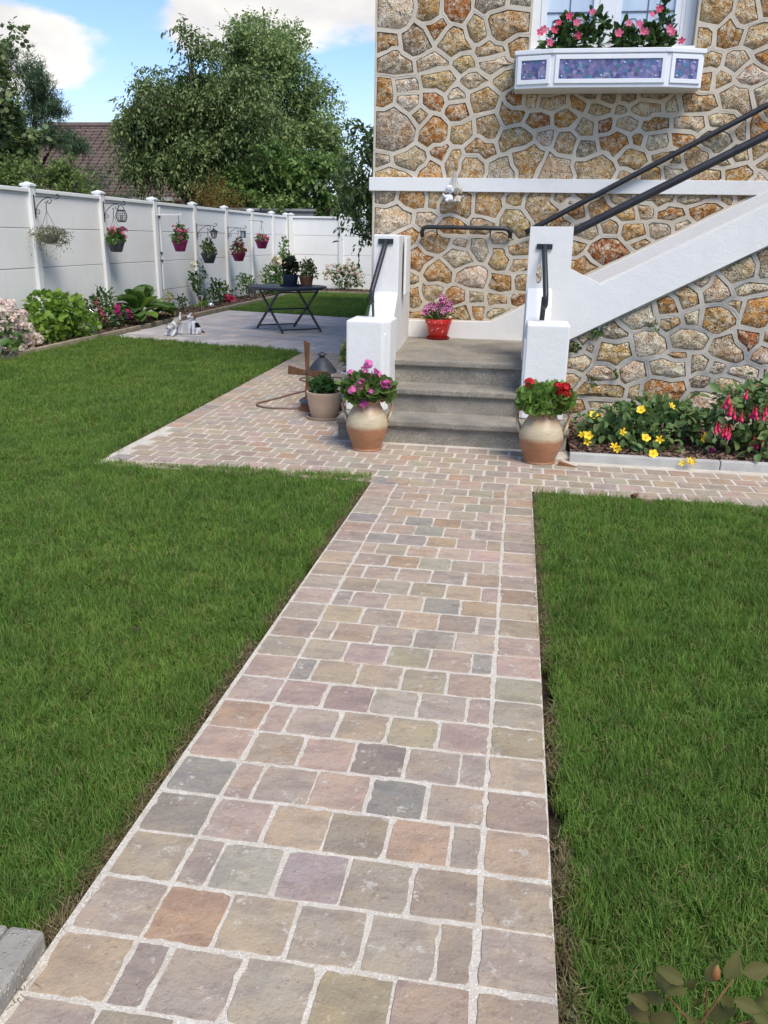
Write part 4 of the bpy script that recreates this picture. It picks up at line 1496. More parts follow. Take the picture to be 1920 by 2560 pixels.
# right wall and the sloping parapet of the upper flight
b = MB()
hole = [(0.139 + 0.020 * math.cos(t) * (1.0 - 0.45 * math.sin(t)), 1.03 + 0.077 * math.sin(t)) for t in np.linspace(0, 2 * math.pi, 15)[:-1]]
outer = [(0.052, -0.15), (0.052, 1.362), (0.368, 1.366), (0.372, 1.068), (0.605, 0.962), (3.3, 2.377), (3.3, 2.095), (0.365, 0.523), (0.365, -0.15)]
b.extrude(outer, [hole], 6.60, 6.80, lambda x, z, d: (x, d, z))
b.obj('parapet', M_WHITE, stair, bevel=0.010, seg=2)
RW = [(6.02, 0.032), (6.02, 0.60), (6.40, 0.70), (6.598, 0.925), (6.598, 0.032)]
side_profile(RW, 0.060, 0.248).obj('right_wall', M_WHITE, stair, bevel=0.012, seg=3)
b = MB()
b.box(0.072, 0.372, 6.01, 6.39, 0.032, 0.705)
b.obj('right_block', M_WHITE, stair, bevel=0.016, seg=3)

# stone below the sloping parapet
ss = parse(SEED_STAIR)
for k in range(20):
    ss.append((1.98 + 0.22 * (k % 4), 0.0 + 0.24 * (k // 4), .2, .18, random.choice('wwto')))
nl = math.hypot(0.5356, 1)
rubble_wall(stair, ss, [(-1, 0, -0.36), (1, 0, 3.2), (0, -1, 0.16), (-0.5356 / nl, 1 / nl, (0.523 - 0.5356 * 0.365) / nl)], 6.64, M_MORT2, 0.0145)
b = MB()
b.extrude([(0.366, -0.16), (0.366, 0.50), (3.2, 2.02), (3.2, -0.16)], [], 6.672, 6.80, lambda x, z, d: (x, d, z))
b.obj('stone_backing', M_MORT2, stair, fix=True)

# iron rails on the walls of the steps
def newel_rail(xp, zp, elbow, foot):
    t = MB()
    yp = 6.594
    t.tube([(xp, yp - 0.005, zp), (xp + (elbow[0] - xp) * .1, yp - .05, zp - .05), (elbow[0] + (xp - elbow[0]) * .06, elbow[1] + .02, elbow[2] + .06), (elbow[0], elbow[1], elbow[2] + .012),
            (elbow[0], elbow[1] + .012, elbow[2] - .02), (foot[0] + (elbow[0] - foot[0]) * .7, foot[1] - (foot[1] - elbow[1]) * .72, elbow[2] - .035)], 0.0205, 10)
    o = t.obj('handrail', M_IRON, stair, smooth=True)
    k = MB()
    k.box(xp - .058, xp + .058, yp - .010, yp + .002, zp - .019, zp + .019)
    k.obj('wall_plate', M_IRON, o, bevel=0.003)
    k = MB()
    k.bar((foot[0] + (elbow[0] - foot[0]) * .3, foot[1] - .06, elbow[2] + .03), (foot[0], foot[1], foot[2] - .01), 0.036, 0.014)
    k.obj('post', M_IRON, o)
    return o


newel_rail(-1.032, 1.236, (-1.080, 6.25, 0.835), (-1.082, 6.37, 0.69))
newel_rail(0.166, 1.222, (0.192, 6.22, 0.845), (0.180, 6.36, 0.705))
r = MB()
r.tube([(0.34, 6.70, 1.315), (0.40, 6.70, 1.345), (1.66, 6.70, 2.005), (3.1, 6.70, 2.76)], 0.030, 12)
ro = r.obj('handrail', M_IRON, stair, smooth=True)
for x in (2.3, 3.0):
    k = MB()
    k.bar((x, 6.70, 0.962 + (x - .605) * .525 - .01), (x, 6.70, 1.345 + (x - .4) * .524), 0.02, 0.02)
    k.obj('post', M_IRON, ro)
# weeds rooted in the pointing
for x, z, n, wl_ in ((0.46, 0.48, 26, 'closest to the right-hand white block'), (0.60, 0.60, 30, 'largest tuft close under the sloping parapet'), (0.62, 0.22, 18, 'lowest on the wall, above the flower bed'),
                     (0.80, 0.30, 10, 'halfway up, above the dark orange stone'), (1.03, 0.66, 10, 'highest and farthest right on the wall')):
    V, F = leaf_cloud([(0, -.015, 0, .035, .02, .03)], n, 0.026, ROUND)
    w = thing('weed', f'small green weed rooted in the pointing {wl_}', 'weed', (x, 6.635, z))
    np_mesh('foliage', V, F, leafmat('weed_leaf', [(0.035, 0.075, 0.015), (0.07, 0.13, 0.025)]) if 'weed_leaf' not in bpy.data.materials else bpy.data.materials['weed_leaf'], parent=w)

# ------------------------------------------------------------------ window box
WB = [(-0.152, 7.705), (0.146, 7.632), (1.055, 7.632), (1.332, 7.705)]
ZB0, ZB1 = 2.452, 2.735
wbx = thing('window_box', 'white window box with three violet mosaic panels under the window', 'window box', (0, 0, 0))
b = MB()
b.extrude([(-0.152, 7.945), (-0.152, 7.705), (0.146, 7.632), (1.055, 7.632), (1.332, 7.705), (1.332, 7.945)], [], ZB0, ZB1 - 0.035, lambda x, y, d: (x, y, d))
b.obj('box', M_TRIM, wbx, bevel=0.006)
b = MB()
b.extrude([(-0.165, 7.947), (-0.165, 7.695), (0.142, 7.618), (1.059, 7.618), (1.345, 7.695), (1.345, 7.947)], [[(-0.13, 7.93), (1.31, 7.93), (1.31, 7.73), (1.05, 7.66), (0.15, 7.66), (-0.13, 7.73)]], ZB1 - 0.034, ZB1, lambda x, y, d: (x, y, d))
b.obj('top_rim', M_TRIM, wbx, bevel=0.005)
TILECOL = [(0.165, 0.155, 0.33), (0.12, 0.115, 0.27), (0.24, 0.21, 0.40), (0.19, 0.17, 0.34), (0.075, 0.07, 0.20), (0.28, 0.24, 0.38), (0.10, 0.155, 0.30), (0.19, 0.15, 0.27), (0.06, 0.18, 0.27)]


def mosaic(a, c, m, ntile, beads):
    """framed panel of broken tile on one face of the box (from a to c in plan)"""
    a, c = Vector(a), Vector(c)
    d = (c - a).normalized()
    L = (c - a).length
    nrm = Vector((d.y, -d.x))
    fn = lambda u, z, dep: (a.x + d.x * u + nrm.x * dep, a.y + d.y * u + nrm.y * dep, z)
    u0, u1, z0, z1 = m, L - m, ZB0 + 0.030, ZB1 - 0.046
    fr = MB()
    fw = 0.032
    fr.extrude([(u0, z0), (u1, z0), (u1, z1), (u0, z1)], [[(u0 + fw, z0 + fw), (u1 - fw, z0 + fw), (u1 - fw, z1 - fw), (u0 + fw, z1 - fw)]], -0.002, 0.012, fn)
    fo = fr.obj('panel_frame', M_TRIM, wbx, bevel=0.002, seg=1)
    g = MB()
    g.extrude([(u0 + fw, z0 + fw), (u1 - fw, z0 + fw), (u1 - fw, z1 - fw), (u0 + fw, z1 - fw)], [], -0.002, 0.0022, fn)
    g.obj('tile_grout', simple('tile_grout', (0.42, 0.42, 0.55), None, 30, 0.8) if 'tile_grout' not in bpy.data.materials else bpy.data.materials['tile_grout'], fo)
    sd = []
    for _ in range(4000):
        q = (random.uniform(u0 + fw, u1 - fw), random.uniform(z0 + fw, z1 - fw))
        if all(math.dist(q, p[:2]) > 0.0155 for p in sd):
            sd.append((*q, random.uniform(0, .007)))
        if len(sd) >= ntile:
            break
    for _, p in cells(sd, [(-1, 0, -(u0 + fw)), (1, 0, u1 - fw), (0, -1, -(z0 + fw)), (0, 1, z1 - fw)], 0.0008, 0.12):
        if len(p) < 3 or area(p) < 2e-5:
            continue
        t = MB()
        t.extrude(p, [], 0.0023, 0.005 + random.uniform(-.0006, .0008), fn)
        o = t.obj('tile', M_MOSAIC, fo)
        o.color = (*jitter(random.choice(TILECOL), 0.22), 1)
    for fu, fz in beads:
        t = MB()
        uu, zz = u0 + fw + (u1 - u0 - 2 * fw) * fu, z0 + fw + (z1 - z0 - 2 * fw) * fz
        k = 0.0055
        t.extrude([(uu - k, zz - k), (uu + k, zz - k * .8), (uu + k * .9, zz + k), (uu - k, zz + k * 1.1)], [], 0.004, 0.011, fn)
        t.obj('mirror_tile', M_MIRROR, fo, bevel=0.001, seg=1)


mosaic(WB[0], WB[1], 0.018, 34, [(.12, .85), (.88, .85), (.14, .15), (.86, .15)])
mosaic(WB[1], WB[2], 0.020, 150, [(.07, .78), (.30, .90), (.64, .82), (.95, .86), (.03, .16), (.42, .18), (.95, .14)])
mosaic(WB[2], WB[3], 0.018, 34, [(.18, .90), (.85, .84), (.12, .15), (.80, .22)])

FLOWER5 = []


def petals(n, length, width, cup=0.3, seed=0, tw=0.0):
    """flat-faced flower of n petals as quads, looking along +z"""
    V, F = [], []
    r = random.Random(seed)
    for k in range(n):
        a = 2 * math.pi * k / n + r.uniform(-.1, .1)
        L = length * r.uniform(.88, 1.08)
        ca, sa = math.cos(a), math.sin(a)
        b = len(V)
        for u, v, z in ((0.06, 0, 0), (0.5, -0.5, cup * .35), (0.95, -0.34, cup * .62), (1.03, 0.05, cup * .5), (0.9, 0.42, cup * .66), (0.5, 0.5, cup * .35)):
            x, y = u * L, v * width + tw * u * L
            V.append((x * ca - y * sa, x * sa + y * ca, z * L))
        F += [(b, b + 1, b + 2, b + 3), (b, b + 3, b + 4, b + 5)]
    return np.array(V), np.array(F)


def face_rot(d):
    d = np.asarray(d, float)[None]
    x = unit(np.cross(np.array([[0.13, 0.2, 1.0]]), d))
    y = np.cross(unit(d), x)
    return np.stack([x, y, unit(d)], -1)


def flower(parent, loc, d, mats, size, n=5, width=None, cup=0.25, eye=0.16, name='flower', tw=0.0):
    """one open flower: petals and a small raised centre"""
    V, F = petals(n, size, width or size * 0.8, cup, random.randint(0, 999), tw)
    V, F = place(V, F, np.array([[0, 0, 0]]), face_rot(d), np.array([1.0]))
    b = MB()
    b.add(V.tolist(), [tuple(f) for f in F.tolist()], 0)
    if eye:
        e = Vector(d).normalized() * size * 0.12
        b.ball(e, size * eye, 6, 4, 1)
    return b.obj(name, mats, parent, loc=loc)


def cluster(parent, loc, r, n, mats, size, name='flower_head', flat=1.0, petals_n=4, open_up=0.35):
    """rounded head of many small florets"""
    V0, F0 = petals(petals_n, size, size * 0.9, 0.25, random.randint(0, 99))
    d = rnd_dirs(n, open_up)
    rr = np.array(r if isinstance(r, (tuple, list)) else (r, r, r * flat))
    pos = d * rr * (0.72 + 0.3 * rs.rand(n))[:, None]
    nm = unit(d + rs.normal(size=(n, 3)) * 0.35)
    x = unit(np.cross(nm, rs.normal(size=(n, 3))))
    rot = np.stack([x, np.cross(nm, x), nm], -1)
    V, F = place(V0, F0, pos, rot, 0.8 + 0.4 * rs.rand(n))
    return np_mesh(name, V, F, mats, parent=parent, loc=loc)


def stems(parent, pairs, r=0.003, mat=None, name='stem'):
    b = MB()
    for a, c in pairs:
        a, c = Vector(a), Vector(c)
        m = (a + c) / 2 + Vector((random.uniform(-.1, .1), random.uniform(-.1, .1), 0.05)) * (c - a).length
        b.tube([a, m, c], [r, r * .9, r * .7], 5)
    return b.obj(name, mat or M_STEM, parent)


# leaf and petal colours
L_GER = leafmat('geranium_leaf', [(0.15, 0.21, 0.05), (0.081, 0.149, 0.025), (0.115, 0.207, 0.034), (0.161, 0.265, 0.052)], 0.6)
L_GERD = leafmat('dark_geranium_leaf', [(0.046, 0.098, 0.018), (0.081, 0.144, 0.028), (0.115, 0.172, 0.040)], 0.6)
L_DARK = leafmat('dark_leaf', [(0.021, 0.052, 0.014), (0.034, 0.078, 0.018), (0.055, 0.103, 0.025)], 0.42, 0.15)
L_MID = leafmat('mid_leaf', [(0.040, 0.092, 0.021), (0.063, 0.132, 0.028), (0.098, 0.172, 0.039)], 0.5)
L_BRIGHT = leafmat('bright_leaf', [(0.057, 0.138, 0.018), (0.098, 0.196, 0.025), (0.172, 0.265, 0.034)], 0.45)
L_HYP = leafmat('hypericum_leaf', [(0.054, 0.117, 0.035), (0.081, 0.150, 0.045), (0.132, 0.187, 0.057)], 0.5, 0.2)
L_VAR = leafmat('variegated_leaf', [(0.10, 0.15, 0.03), (0.24, 0.26, 0.08), (0.38, 0.36, 0.17)], 0.5)
L_BRONZE = leafmat('bronze_leaf', [(0.13, 0.05, 0.022), (0.18, 0.085, 0.035), (0.11, 0.10, 0.03)], 0.55)
L_DRYP = leafmat('dry_leaf', [(0.06, 0.095, 0.035), (0.10, 0.125, 0.05), (0.15, 0.14, 0.07)], 0.7)
L_ROSE = leafmat('young_rose_leaf', [(0.075, 0.080, 0.018), (0.110, 0.060, 0.022), (0.070, 0.095, 0.020)], 0.75, 0.25)
P_PINK = petalmat('pink_petal', [(0.62, 0.10, 0.30), (0.55, 0.06, 0.24), (0.70, 0.20, 0.42)])
P_RED = petalmat('red_petal', [(0.50, 0.010, 0.018), (0.60, 0.015, 0.025), (0.40, 0.008, 0.012)])
P_ROSE = petalmat('rose_pink_petal', [(0.54, 0.04, 0.10), (0.60, 0.09, 0.18), (0.66, 0.20, 0.30)])
P_PALE = petalmat('pale_pink_petal', [(0.66, 0.18, 0.30), (0.58, 0.08, 0.19)])
P_CORAL = petalmat('coral_petal', [(0.50, 0.025, 0.085), (0.56, 0.05, 0.12)])
P_YEL = petalmat('yellow_petal', [(0.80, 0.46, 0.012), (0.84, 0.56, 0.02)], 0.5, 0.15)
P_EYE = simple('yellow_stamen', (0.75, 0.40, 0.01), None, 20)
P_HYD = petalmat('hydrangea_petal', [(0.70, 0.58, 0.47), (0.74, 0.50, 0.45), (0.76, 0.66, 0.54)])
P_HYDP = petalmat('pink_hydrangea_petal', [(0.66, 0.36, 0.34), (0.72, 0.48, 0.43), (0.74, 0.62, 0.52)])
P_CREAM = petalmat('cream_petal', [(0.78, 0.66, 0.42), (0.80, 0.70, 0.52)])
P_FUCH = petalmat('fuchsia_petal', [(0.50, 0.02, 0.09), (0.55, 0.04, 0.20), (0.36, 0.015, 0.16)])
P_MAG = petalmat('magenta_petal', [(0.30, 0.01, 0.13), (0.40, 0.02, 0.20), (0.20, 0.008, 0.10)])
P_BELL = petalmat('bell_petal', [(0.42, 0.012, 0.13), (0.36, 0.01, 0.10)])
P_SEPAL = petalmat('sepal', [(0.52, 0.012, 0.045), (0.60, 0.03, 0.08)])
P_WHITE = petalmat('white_petal', [(0.78, 0.74, 0.72), (0.72, 0.62, 0.62)])
P_MIXR = petalmat('faded_red_petal', [(0.30, 0.035, 0.04), (0.55, 0.14, 0.20), (0.16, 0.03, 0.03)])
PE_GREEN = simple('bud_green', (0.20, 0.24, 0.06), None, 20)

# two dipladenias standing in the box
WF1 = [(0.03, 2.86, 'c'), (0.06, 2.88, 'r'), (0.17, 2.93, 'c'), (0.14, 2.88, 'c'), (0.25, 2.97, 'c'), (0.33, 2.83, 'c'), (0.31, 2.93, 'p'), (0.43, 3.0, 'p'), (0.11, 2.79, 'p')]
WF2 = [(0.65, 2.85, 'p'), (0.72, 2.92, 'r'), (0.80, 2.91, 'p'), (0.83, 2.86, 'r'), (0.86, 2.86, 'p'), (0.89, 2.97, 'p'), (0.94, 3.01, 'c'), (1.03, 2.87, 'r'), (1.06, 2.85, 'p'), (1.14, 2.79, 'c')]
FM = dict(c=[P_CORAL, P_EYE], r=[P_ROSE, P_EYE], p=[P_PALE, P_EYE])
for nm_, lab, blobs, fl, n in (
        ('flowering_plant', 'dark-leaved plant with coral pink flowers in the left half of the window box', [(0.33, 7.79, 2.82, .21, .09, .13), (0.45, 7.80, 2.93, .11, .06, .10), (0.19, 7.79, 2.80, .12, .08, .11), (0.25, 7.79, 2.93, .07, .05, .08)], WF1, 560),
        ('flowering_plant', 'dark-leaved plant with pale pink flowers in the right half of the window box', [(0.86, 7.79, 2.80, .20, .09, .11), (1.0, 7.79, 2.86, .10, .07, .12), (0.70, 7.79, 2.84, .09, .06, .10), (0.97, 7.78, 3.03, .03, .03, .09)], WF2, 500)):
    t = thing(nm_, lab, 'plant', (0, 0, 0), 'dipladenias in the window box')
    V, F = leaf_cloud(blobs, n, 0.058, LEAF, 0.35, 0.35, 0, 0.7)
    np_mesh('foliage', V, F, L_DARK, parent=t)
    for x, z, k in fl:
        flower(t, (x, 7.68 + random.uniform(-.02, .02), z), (random.uniform(-.5, .5), -1, random.uniform(.0, .6)), FM[k], random.uniform(.027, .034), 5, None, .45, .14, 'flower', .25)


# ------------------------------------------------------------------ pots by the steps
FRILL = ([(0, 0, 0), (0.50, 0.18, 0.16), (0.58, 0.62, 0.10), (0.28, 0.98, 0.16), (0, 0.86, 0.04), (-0.28, 0.98, 0.16), (-0.58, 0.62, 0.10), (-0.50, 0.18, 0.16)], [(0, 1, 2, 4), (2, 3, 4, 4), (0, 4, 6, 7), (4, 5, 6, 6)])
FRILL = ([*FRILL[0], (0.15, 0.93, 0.1), (-0.15, 0.93, 0.1)], [(0, 1, 2, 4), (4, 2, 3, 8), (0, 4, 6, 7), (4, 9, 5, 6)])
def jar(x, y, label, rz):
    t = thing('stoneware_jar', label, 'jar', (x, y, G(y)), 'stoneware jars either side of the steps', rz)
    b = MB()
    prof = [(0.098, 0.0), (0.104, 0.012), (0.100, 0.022), (0.118, 0.075), (0.137, 0.13), (0.145, 0.175), (0.143, 0.205), (0.130, 0.245), (0.108, 0.285), (0.093, 0.31), (0.088, 0.332), (0.092, 0.345), (0.100, 0.355), (0.100, 0.362), (0.088, 0.360), (0.082, 0.33)]
    b.lathe(prof, 40, cap=(True, True))
    b.obj('body', M_JAR, t, smooth='auto')
    for s in (-1, 1):
        h = MB()
        h.tube([(s * .092, 0, .338), (s * .125, 0, .352), (s * .158, 0, .345), (s * .172, 0, .315), (s * .162, 0, .275), (s * .140, 0, .232)], 0.0095, 8)
        ho = h.obj('handle', M_JAR, t, smooth=True)
        h = MB()
        h.tube([(s * (.145 + .012 * math.sin(a)) + s * .006, .030 * math.cos(a), .232 + .034 * math.sin(a)) for a in np.linspace(0, 2 * math.pi, 15)[:-1]], 0.0075, 7, closed=True)
        h.obj('ring', M_JAR, ho, smooth=True)
    return t


def potted(t, blobs, n, size, tmpl, mat, **kw):
    V, F = leaf_cloud(blobs, n, size, tmpl, **kw)
    return np_mesh('foliage', V, F, mat, parent=t)


j1 = jar(-0.972, 5.53, 'brown and cream stoneware jar of pink geraniums left of the steps', 0.12)
potted(j1, [(0, 0, .43, .145, .13, .085), (-.09, 0, .42, .085, .09, .07), (.10, -.01, .42, .085, .09, .07), (0, -.05, .385, .11, .09, .05)], 640, 0.042, FRILL, L_GERD, up=0.6, shell=0.35)
sp = []
for x, z, r_ in ((0.005, .592, .028), (-.022, .553, .021), (.056, .530, .027), (-.115, .525, .027), (.135, .475, .033), (.115, .475, .02), (-.035, .482, .02), (-.05, .47, .014), (-.098, .432, .022), (-.045, .44, .023), (.018, .425, .02), (-.026, .335, .02), (-.012, .345, .014)):
    y = -.11 if z < .49 else -.02
    cluster(j1, (x, y, z), r_, 11, [P_PINK], 0.016, petals_n=5)
    if z > .5:
        sp.append(((x * .6, 0, .43), (x, y, z - .01)))
stems(j1, sp, 0.0022)
j2 = jar(0.208, 5.435, 'brown and cream stoneware jar of red geraniums right of the steps', -0.05)
potted(j2, [(0, 0, .425, .15, .13, .085), (-.075, 0, .41, .09, .1, .075), (.09, 0, .42, .10, .1, .08), (0, -.05, .385, .13, .09, .05)], 760, 0.040, FRILL, L_GER, up=0.6, shell=0.4)
for x, z, r_ in ((-.098, .535, .028), (.092, .515, .030), (.128, .520, .028), (.112, .455, .031), (.13, .475, .026), (.100, .48, .026), (.118, .42, .018)):
    cluster(j2, (x, -.07, z), r_, 16, [P_RED], 0.017, petals_n=5)
stems(j2, [((-.06, -.02, .43), (-.094, -.07, .51)), ((.08, -.02, .43), (.105, -.07, .49))], 0.0025)

t = thing('flower_pot', 'beige round pot of dark green mint on its saucer, on the terrace', 'pot', (-1.492, 6.47, -0.14))
b = MB()
b.lathe([(0.100, 0.018), (0.107, 0.03), (0.128, 0.12), (0.137, 0.19), (0.142, 0.205), (0.142, 0.222), (0.126, 0.222), (0.122, 0.190)], 36)
b.obj('pot', M_BEIGE, t, smooth='auto')
b = MB()
b.lathe([(0.115, 0.0), (0.135, 0.004), (0.142, 0.024), (0.136, 0.026), (0.128, 0.010)], 36)
b.obj('saucer', simple('beige_saucer', (0.36, 0.27, 0.19), (0.42, 0.32, 0.23), 9, 0.75), t, smooth='auto')
b = MB()
b.lathe([(0.123, 0.200), (0.01, 0.206)], 20, cap=(False, True))
b.obj('soil', M_SOIL, t)
potted(t, [(-.015, 0, .262, .098, .095, .06), (-.03, 0, .295, .055, .055, .04), (.035, -.01, .25, .075, .07, .045)], 330, 0.040, LEAF, leafmat('mint_leaf', [(0.018, 0.055, 0.014), (0.032, 0.085, 0.020), (0.055, 0.12, 0.03)], 0.5, 0.2), up=0.3, shell=0.4)

t = thing('flower_pot', 'red glazed pot of purple and white petunias on the landing', 'pot', (-0.715, 7.80, 0.379))
b = MB()
b.lathe([(0.078, 0.014), (0.084, 0.022), (0.108, 0.115), (0.112, 0.135), (0.119, 0.140), (0.124, 0.178), (0.121, 0.184), (0.110, 0.182), (0.106, 0.155)], 36)
b.obj('pot', M_RED, t, smooth='auto')
b = MB()
b.lathe([(0.090, 0.0), (0.104, 0.003), (0.110, 0.020), (0.104, 0.021), (0.098, 0.008)], 32)
b.obj('saucer', M_DRED, t, smooth='auto')
for a, z, rr_ in ((-2.25, .160, .122), (-1.75, .160, .122), (-1.25, .158, .122)):
    d = MB()
    d.ball((rr_ * math.cos(a), rr_ * math.sin(a), z), (.005, .004, .005), 6, 4)
    d.obj('dot', M_DECAL, t)
for a, z in ((-2.05, .085), (-1.52, .100), (-1.05, .075)):
    rr_ = 0.078 + (z - .014) * 0.29 + .004
    d = MB()
    d.tube([((rr_) * math.cos(a + .09 * math.cos(q)), rr_ * math.sin(a + .09 * math.cos(q)), z + .010 * math.sin(q * 1.5)) for q in np.linspace(0.3, 5.6, 12)], 0.0018, 5)
    d.obj('scroll', M_DECAL, t)
potted(t, [(0, -.02, .225, .125, .10, .05), (.02, 0, .26, .10, .08, .06), (-.07, -.04, .22, .07, .06, .05)], 420, 0.036, NARROW, leafmat('petunia_leaf', [(0.05, 0.12, 0.025), (0.08, 0.16, 0.035)], 0.6), up=0.4, shell=0.2)
for x, z in ((-.10, .285), (-.06, .31), (-.03, .285), (.0, .31), (.03, .345), (.035, .385), (.055, .355), (.06, .30), (.085, .29), (.045, .26), (.055, .245), (-.13, .245), (-.09, .255), (.105, .33), (.115, .275)):
    m_ = random.choice([P_MAG, P_MAG, P_FUCH])
    V, F = petals(5, 0.030, 0.027, .35, random.randint(0, 99))
    V2, F2 = petals(5, 0.030, 0.0045, .42, 1)
    rot = face_rot((random.uniform(-.5, .5), -1, random.uniform(.1, .7)))
    A, B_ = place(V, F, np.zeros((1, 3)), rot, np.array([1.0]))
    C_, D_ = place(V2, F2, np.zeros((1, 3)), rot, np.array([1.0]))
    np_mesh('flower', np.concatenate([A, C_]), np.concatenate([B_, D_ + len(A)]), [m_, P_WHITE], [0] * len(B_) + [1] * len(D_), parent=t, loc=(x, -.10 + random.uniform(-.02, .03), z))
flower(t, (.113, -.1, .212), (0, -1, .3), [P_WHITE, P_EYE], .012, 5)

# garden windmill: slate-black cap and skirt, ochre body, four brown sails
t = thing('garden_windmill', 'small ornamental windmill with brown sails and black conical cap', 'ornament', (-1.585, 6.80, -0.14))
b = MB()
b.lathe([(0.118, 0.085), (0.085, 0.13), (0.078, 0.2), (0.075, 0.335)], 8)
b.obj('tower', simple('ochre_body', (0.42, 0.31, 0.22), (0.50, 0.38, 0.27), 10, 0.7), t)
b = MB()
b.lathe([(0.205, 0.075), (0.150, 0.110), (0.110, 0.165), (0.090, 0.230), (0.086, 0.232)], 8)
b.obj('skirt', M_BLACKROOF, t)
b = MB()
b.box(-.16, .16, -.13, .13, 0.001, 0.072)
b.obj('plinth', M_RUST, t, bevel=0.006)
b = MB()
b.lathe([(0.128, 0.325), (0.120, 0.345), (0.070, 0.405), (0.036, 0.440), (0.022, 0.446), (0.024, 0.458), (0.038, 0.466), (0.034, 0.474), (0.012, 0.490)], 16)
b.obj('roof', M_BLACKROOF, t, smooth='auto')
b = MB()
b.box(.045, .085, -.10, -.055, .16, .275)
b.obj('door', M_RUST, t)
ax = Vector((-0.595, -0.80, 0)).normalized()
hx = Vector((0.80, -0.595, 0)).normalized()
hub = Vector((-0.085, -0.105, 0.328))
b = MB()
b.bar(hub - ax * .10, hub + ax * .022, .014, .014)
b.ball(hub + ax * .016, .013, 8, 6)
hb_ = b.obj('hub', M_BLACKROOF, t)
for k in range(4):
    a = k * math.pi / 2 + R(91)
    d = hx * math.cos(a) + Vector((0, 0, 1)) * math.sin(a)
    p = hx * -math.sin(a) + Vector((0, 0, 1)) * math.cos(a)
    s = MB()
    q = [(0.012, -.020), (0.25, -.040), (0.262, .038), (0.012, .022)]
    s.extrude(q, [], -.003, .003, lambda u, v, dep: tuple(hub + ax * (.018 + dep) + d * u + p * v))
    so = s.obj('sail', M_RUST, t, bevel=0.001, seg=1)
    for u in (.035, .062):
        n_ = MB()
        n_.ball(hub + ax * .023 + d * u, .0042, 6, 4)
        n_.obj('bolt', M_STEEL, so)

# brown hose lying in a loop
def spline(pts, n=12, closed=False):
    P = [Vector(p) for p in pts]
    out = []
    m = len(P)
    rng = range(m if closed else m - 1)
    for i in rng:
        p0, p1, p2, p3 = (P[(i + j - 1) % m] if closed else P[min(max(i + j - 1, 0), m - 1)] for j in range(4))
        for k in range(n):
            t_ = k / n
            out.append(0.5 * ((2 * p1) + (p2 - p0) * t_ + (2 * p0 - 5 * p1 + 4 * p2 - p3) * t_ ** 2 + (3 * p1 - p0 - 3 * p2 + p3) * t_ ** 3))
    if not closed:
        out.append(P[-1])
    return out


b = MB()
hz = -0.128
b.tube(spline([(-1.33, 6.93, hz), (-1.62, 6.80, hz), (-1.97, 6.72, hz), (-2.13, 6.77, hz), (-2.175, 6.90, hz), (-2.10, 7.12, hz), (-1.95, 7.55, hz), (-1.72, 8.0, hz), (-1.62, 8.25, hz), (-1.75, 8.45, hz), (-2.05, 8.40, hz), (-2.16, 8.28, hz), (-2.05, 8.12, hz), (-1.75, 8.02, hz + .018), (-1.45, 7.9, hz)]), 0.0090, 8)
tag(b.obj('garden_hose', M_HOSE, smooth=True), 'brown garden hose looped on the paving behind the beige pot', 'hose')

t = thing('flower_pot', 'ornate cream pot of variegated shrub behind the left stair wall', 'pot', (-1.40, 7.30, -0.14))
b = MB()
b.lathe([(0.085, 0.0), (0.092, 0.02), (0.075, 0.05), (0.10, 0.11), (0.118, 0.19), (0.112, 0.225), (0.128, 0.235), (0.130, 0.258), (0.115, 0.262), (0.108, 0.24)], 28)
b.obj('pot', M_CREAM, t, smooth='auto')
b = MB()
for rr_ in (.036, .026):
    b.tube([(-.055 + rr_ * 1.1 * math.cos(a), -.105, .17 + rr_ * .75 * math.sin(a)) for a in np.linspace(0, 2 * math.pi, 17)[:-1]], .0045, 6, closed=True)
b.ball((-.055, -.103, .17), (.017, .006, .011), 8, 6)
b.obj('medallion', M_CREAM, t, smooth=True)
potted(t, [(-.02, 0, .36, .10, .09, .10), (-.03, 0, .46, .07, .06, .07)], 190, 0.065, LEAF, L_VAR, up=0.9, shell=0.2)

# watering can and lantern half hidden behind the wall
t = thing('watering_can', 'light green plastic can behind the left stair handrail', 'watering can', (-1.80, 10.5, -0.14))
gm = simple('green_plastic', (0.16, 0.30, 0.05), None, 6, 0.4)
b = MB()
b.lathe([(0.08, 0), (0.092, .02), (0.095, .42), (0.075, .54), (0.05, .60)], 20)
b.obj('body', gm, t, smooth='auto')
b = MB()
b.tube([(-.05, 0, .58), (-.10, 0, .68), (-.04, 0, .72), (.05, 0, .68), (.06, 0, .58)], .012, 8)
b.obj('handle', gm, t, smooth=True)
b = MB()
b.tube([(.08, .02, .2), (.2, .05, .5), (.24, .06, .6)], [.03, .02, .016], 8)
b.obj('spout', gm, t, smooth=True)

# two small plush-like dog figures hung from a cord on the string course
def blob_mesh(name, parts, mat_fn, mats, voxel, parent=None, loc=None, smooth_it=6):
    """overlapping balls and limbs fused into one continuous skin"""
    b = MB()
    for p in parts:
        if p[0] == 'b':
            b.ball(p[1], p[2], 14, 9)
        else:
            b.tube(p[1], p[2], 10)
    o = b.obj(name, mats)
    m = o.modifiers.new('skin', 'REMESH')
    m.mode = 'VOXEL'
    m.voxel_size = voxel
    s = o.modifiers.new('relax', 'SMOOTH')
    s.iterations = smooth_it
    dg = bpy.context.evaluated_depsgraph_get()
    me = bpy.data.meshes.new_from_object(o.evaluated_get(dg))
    bpy.data.objects.remove(o)
    me.name = name
    me.materials.clear()
    for q in mats:
        me.materials.append(q)
    for f in me.polygons:
        f.material_index = mat_fn(f.center)
        f.use_smooth = True
    return link(name, me, parent, loc)


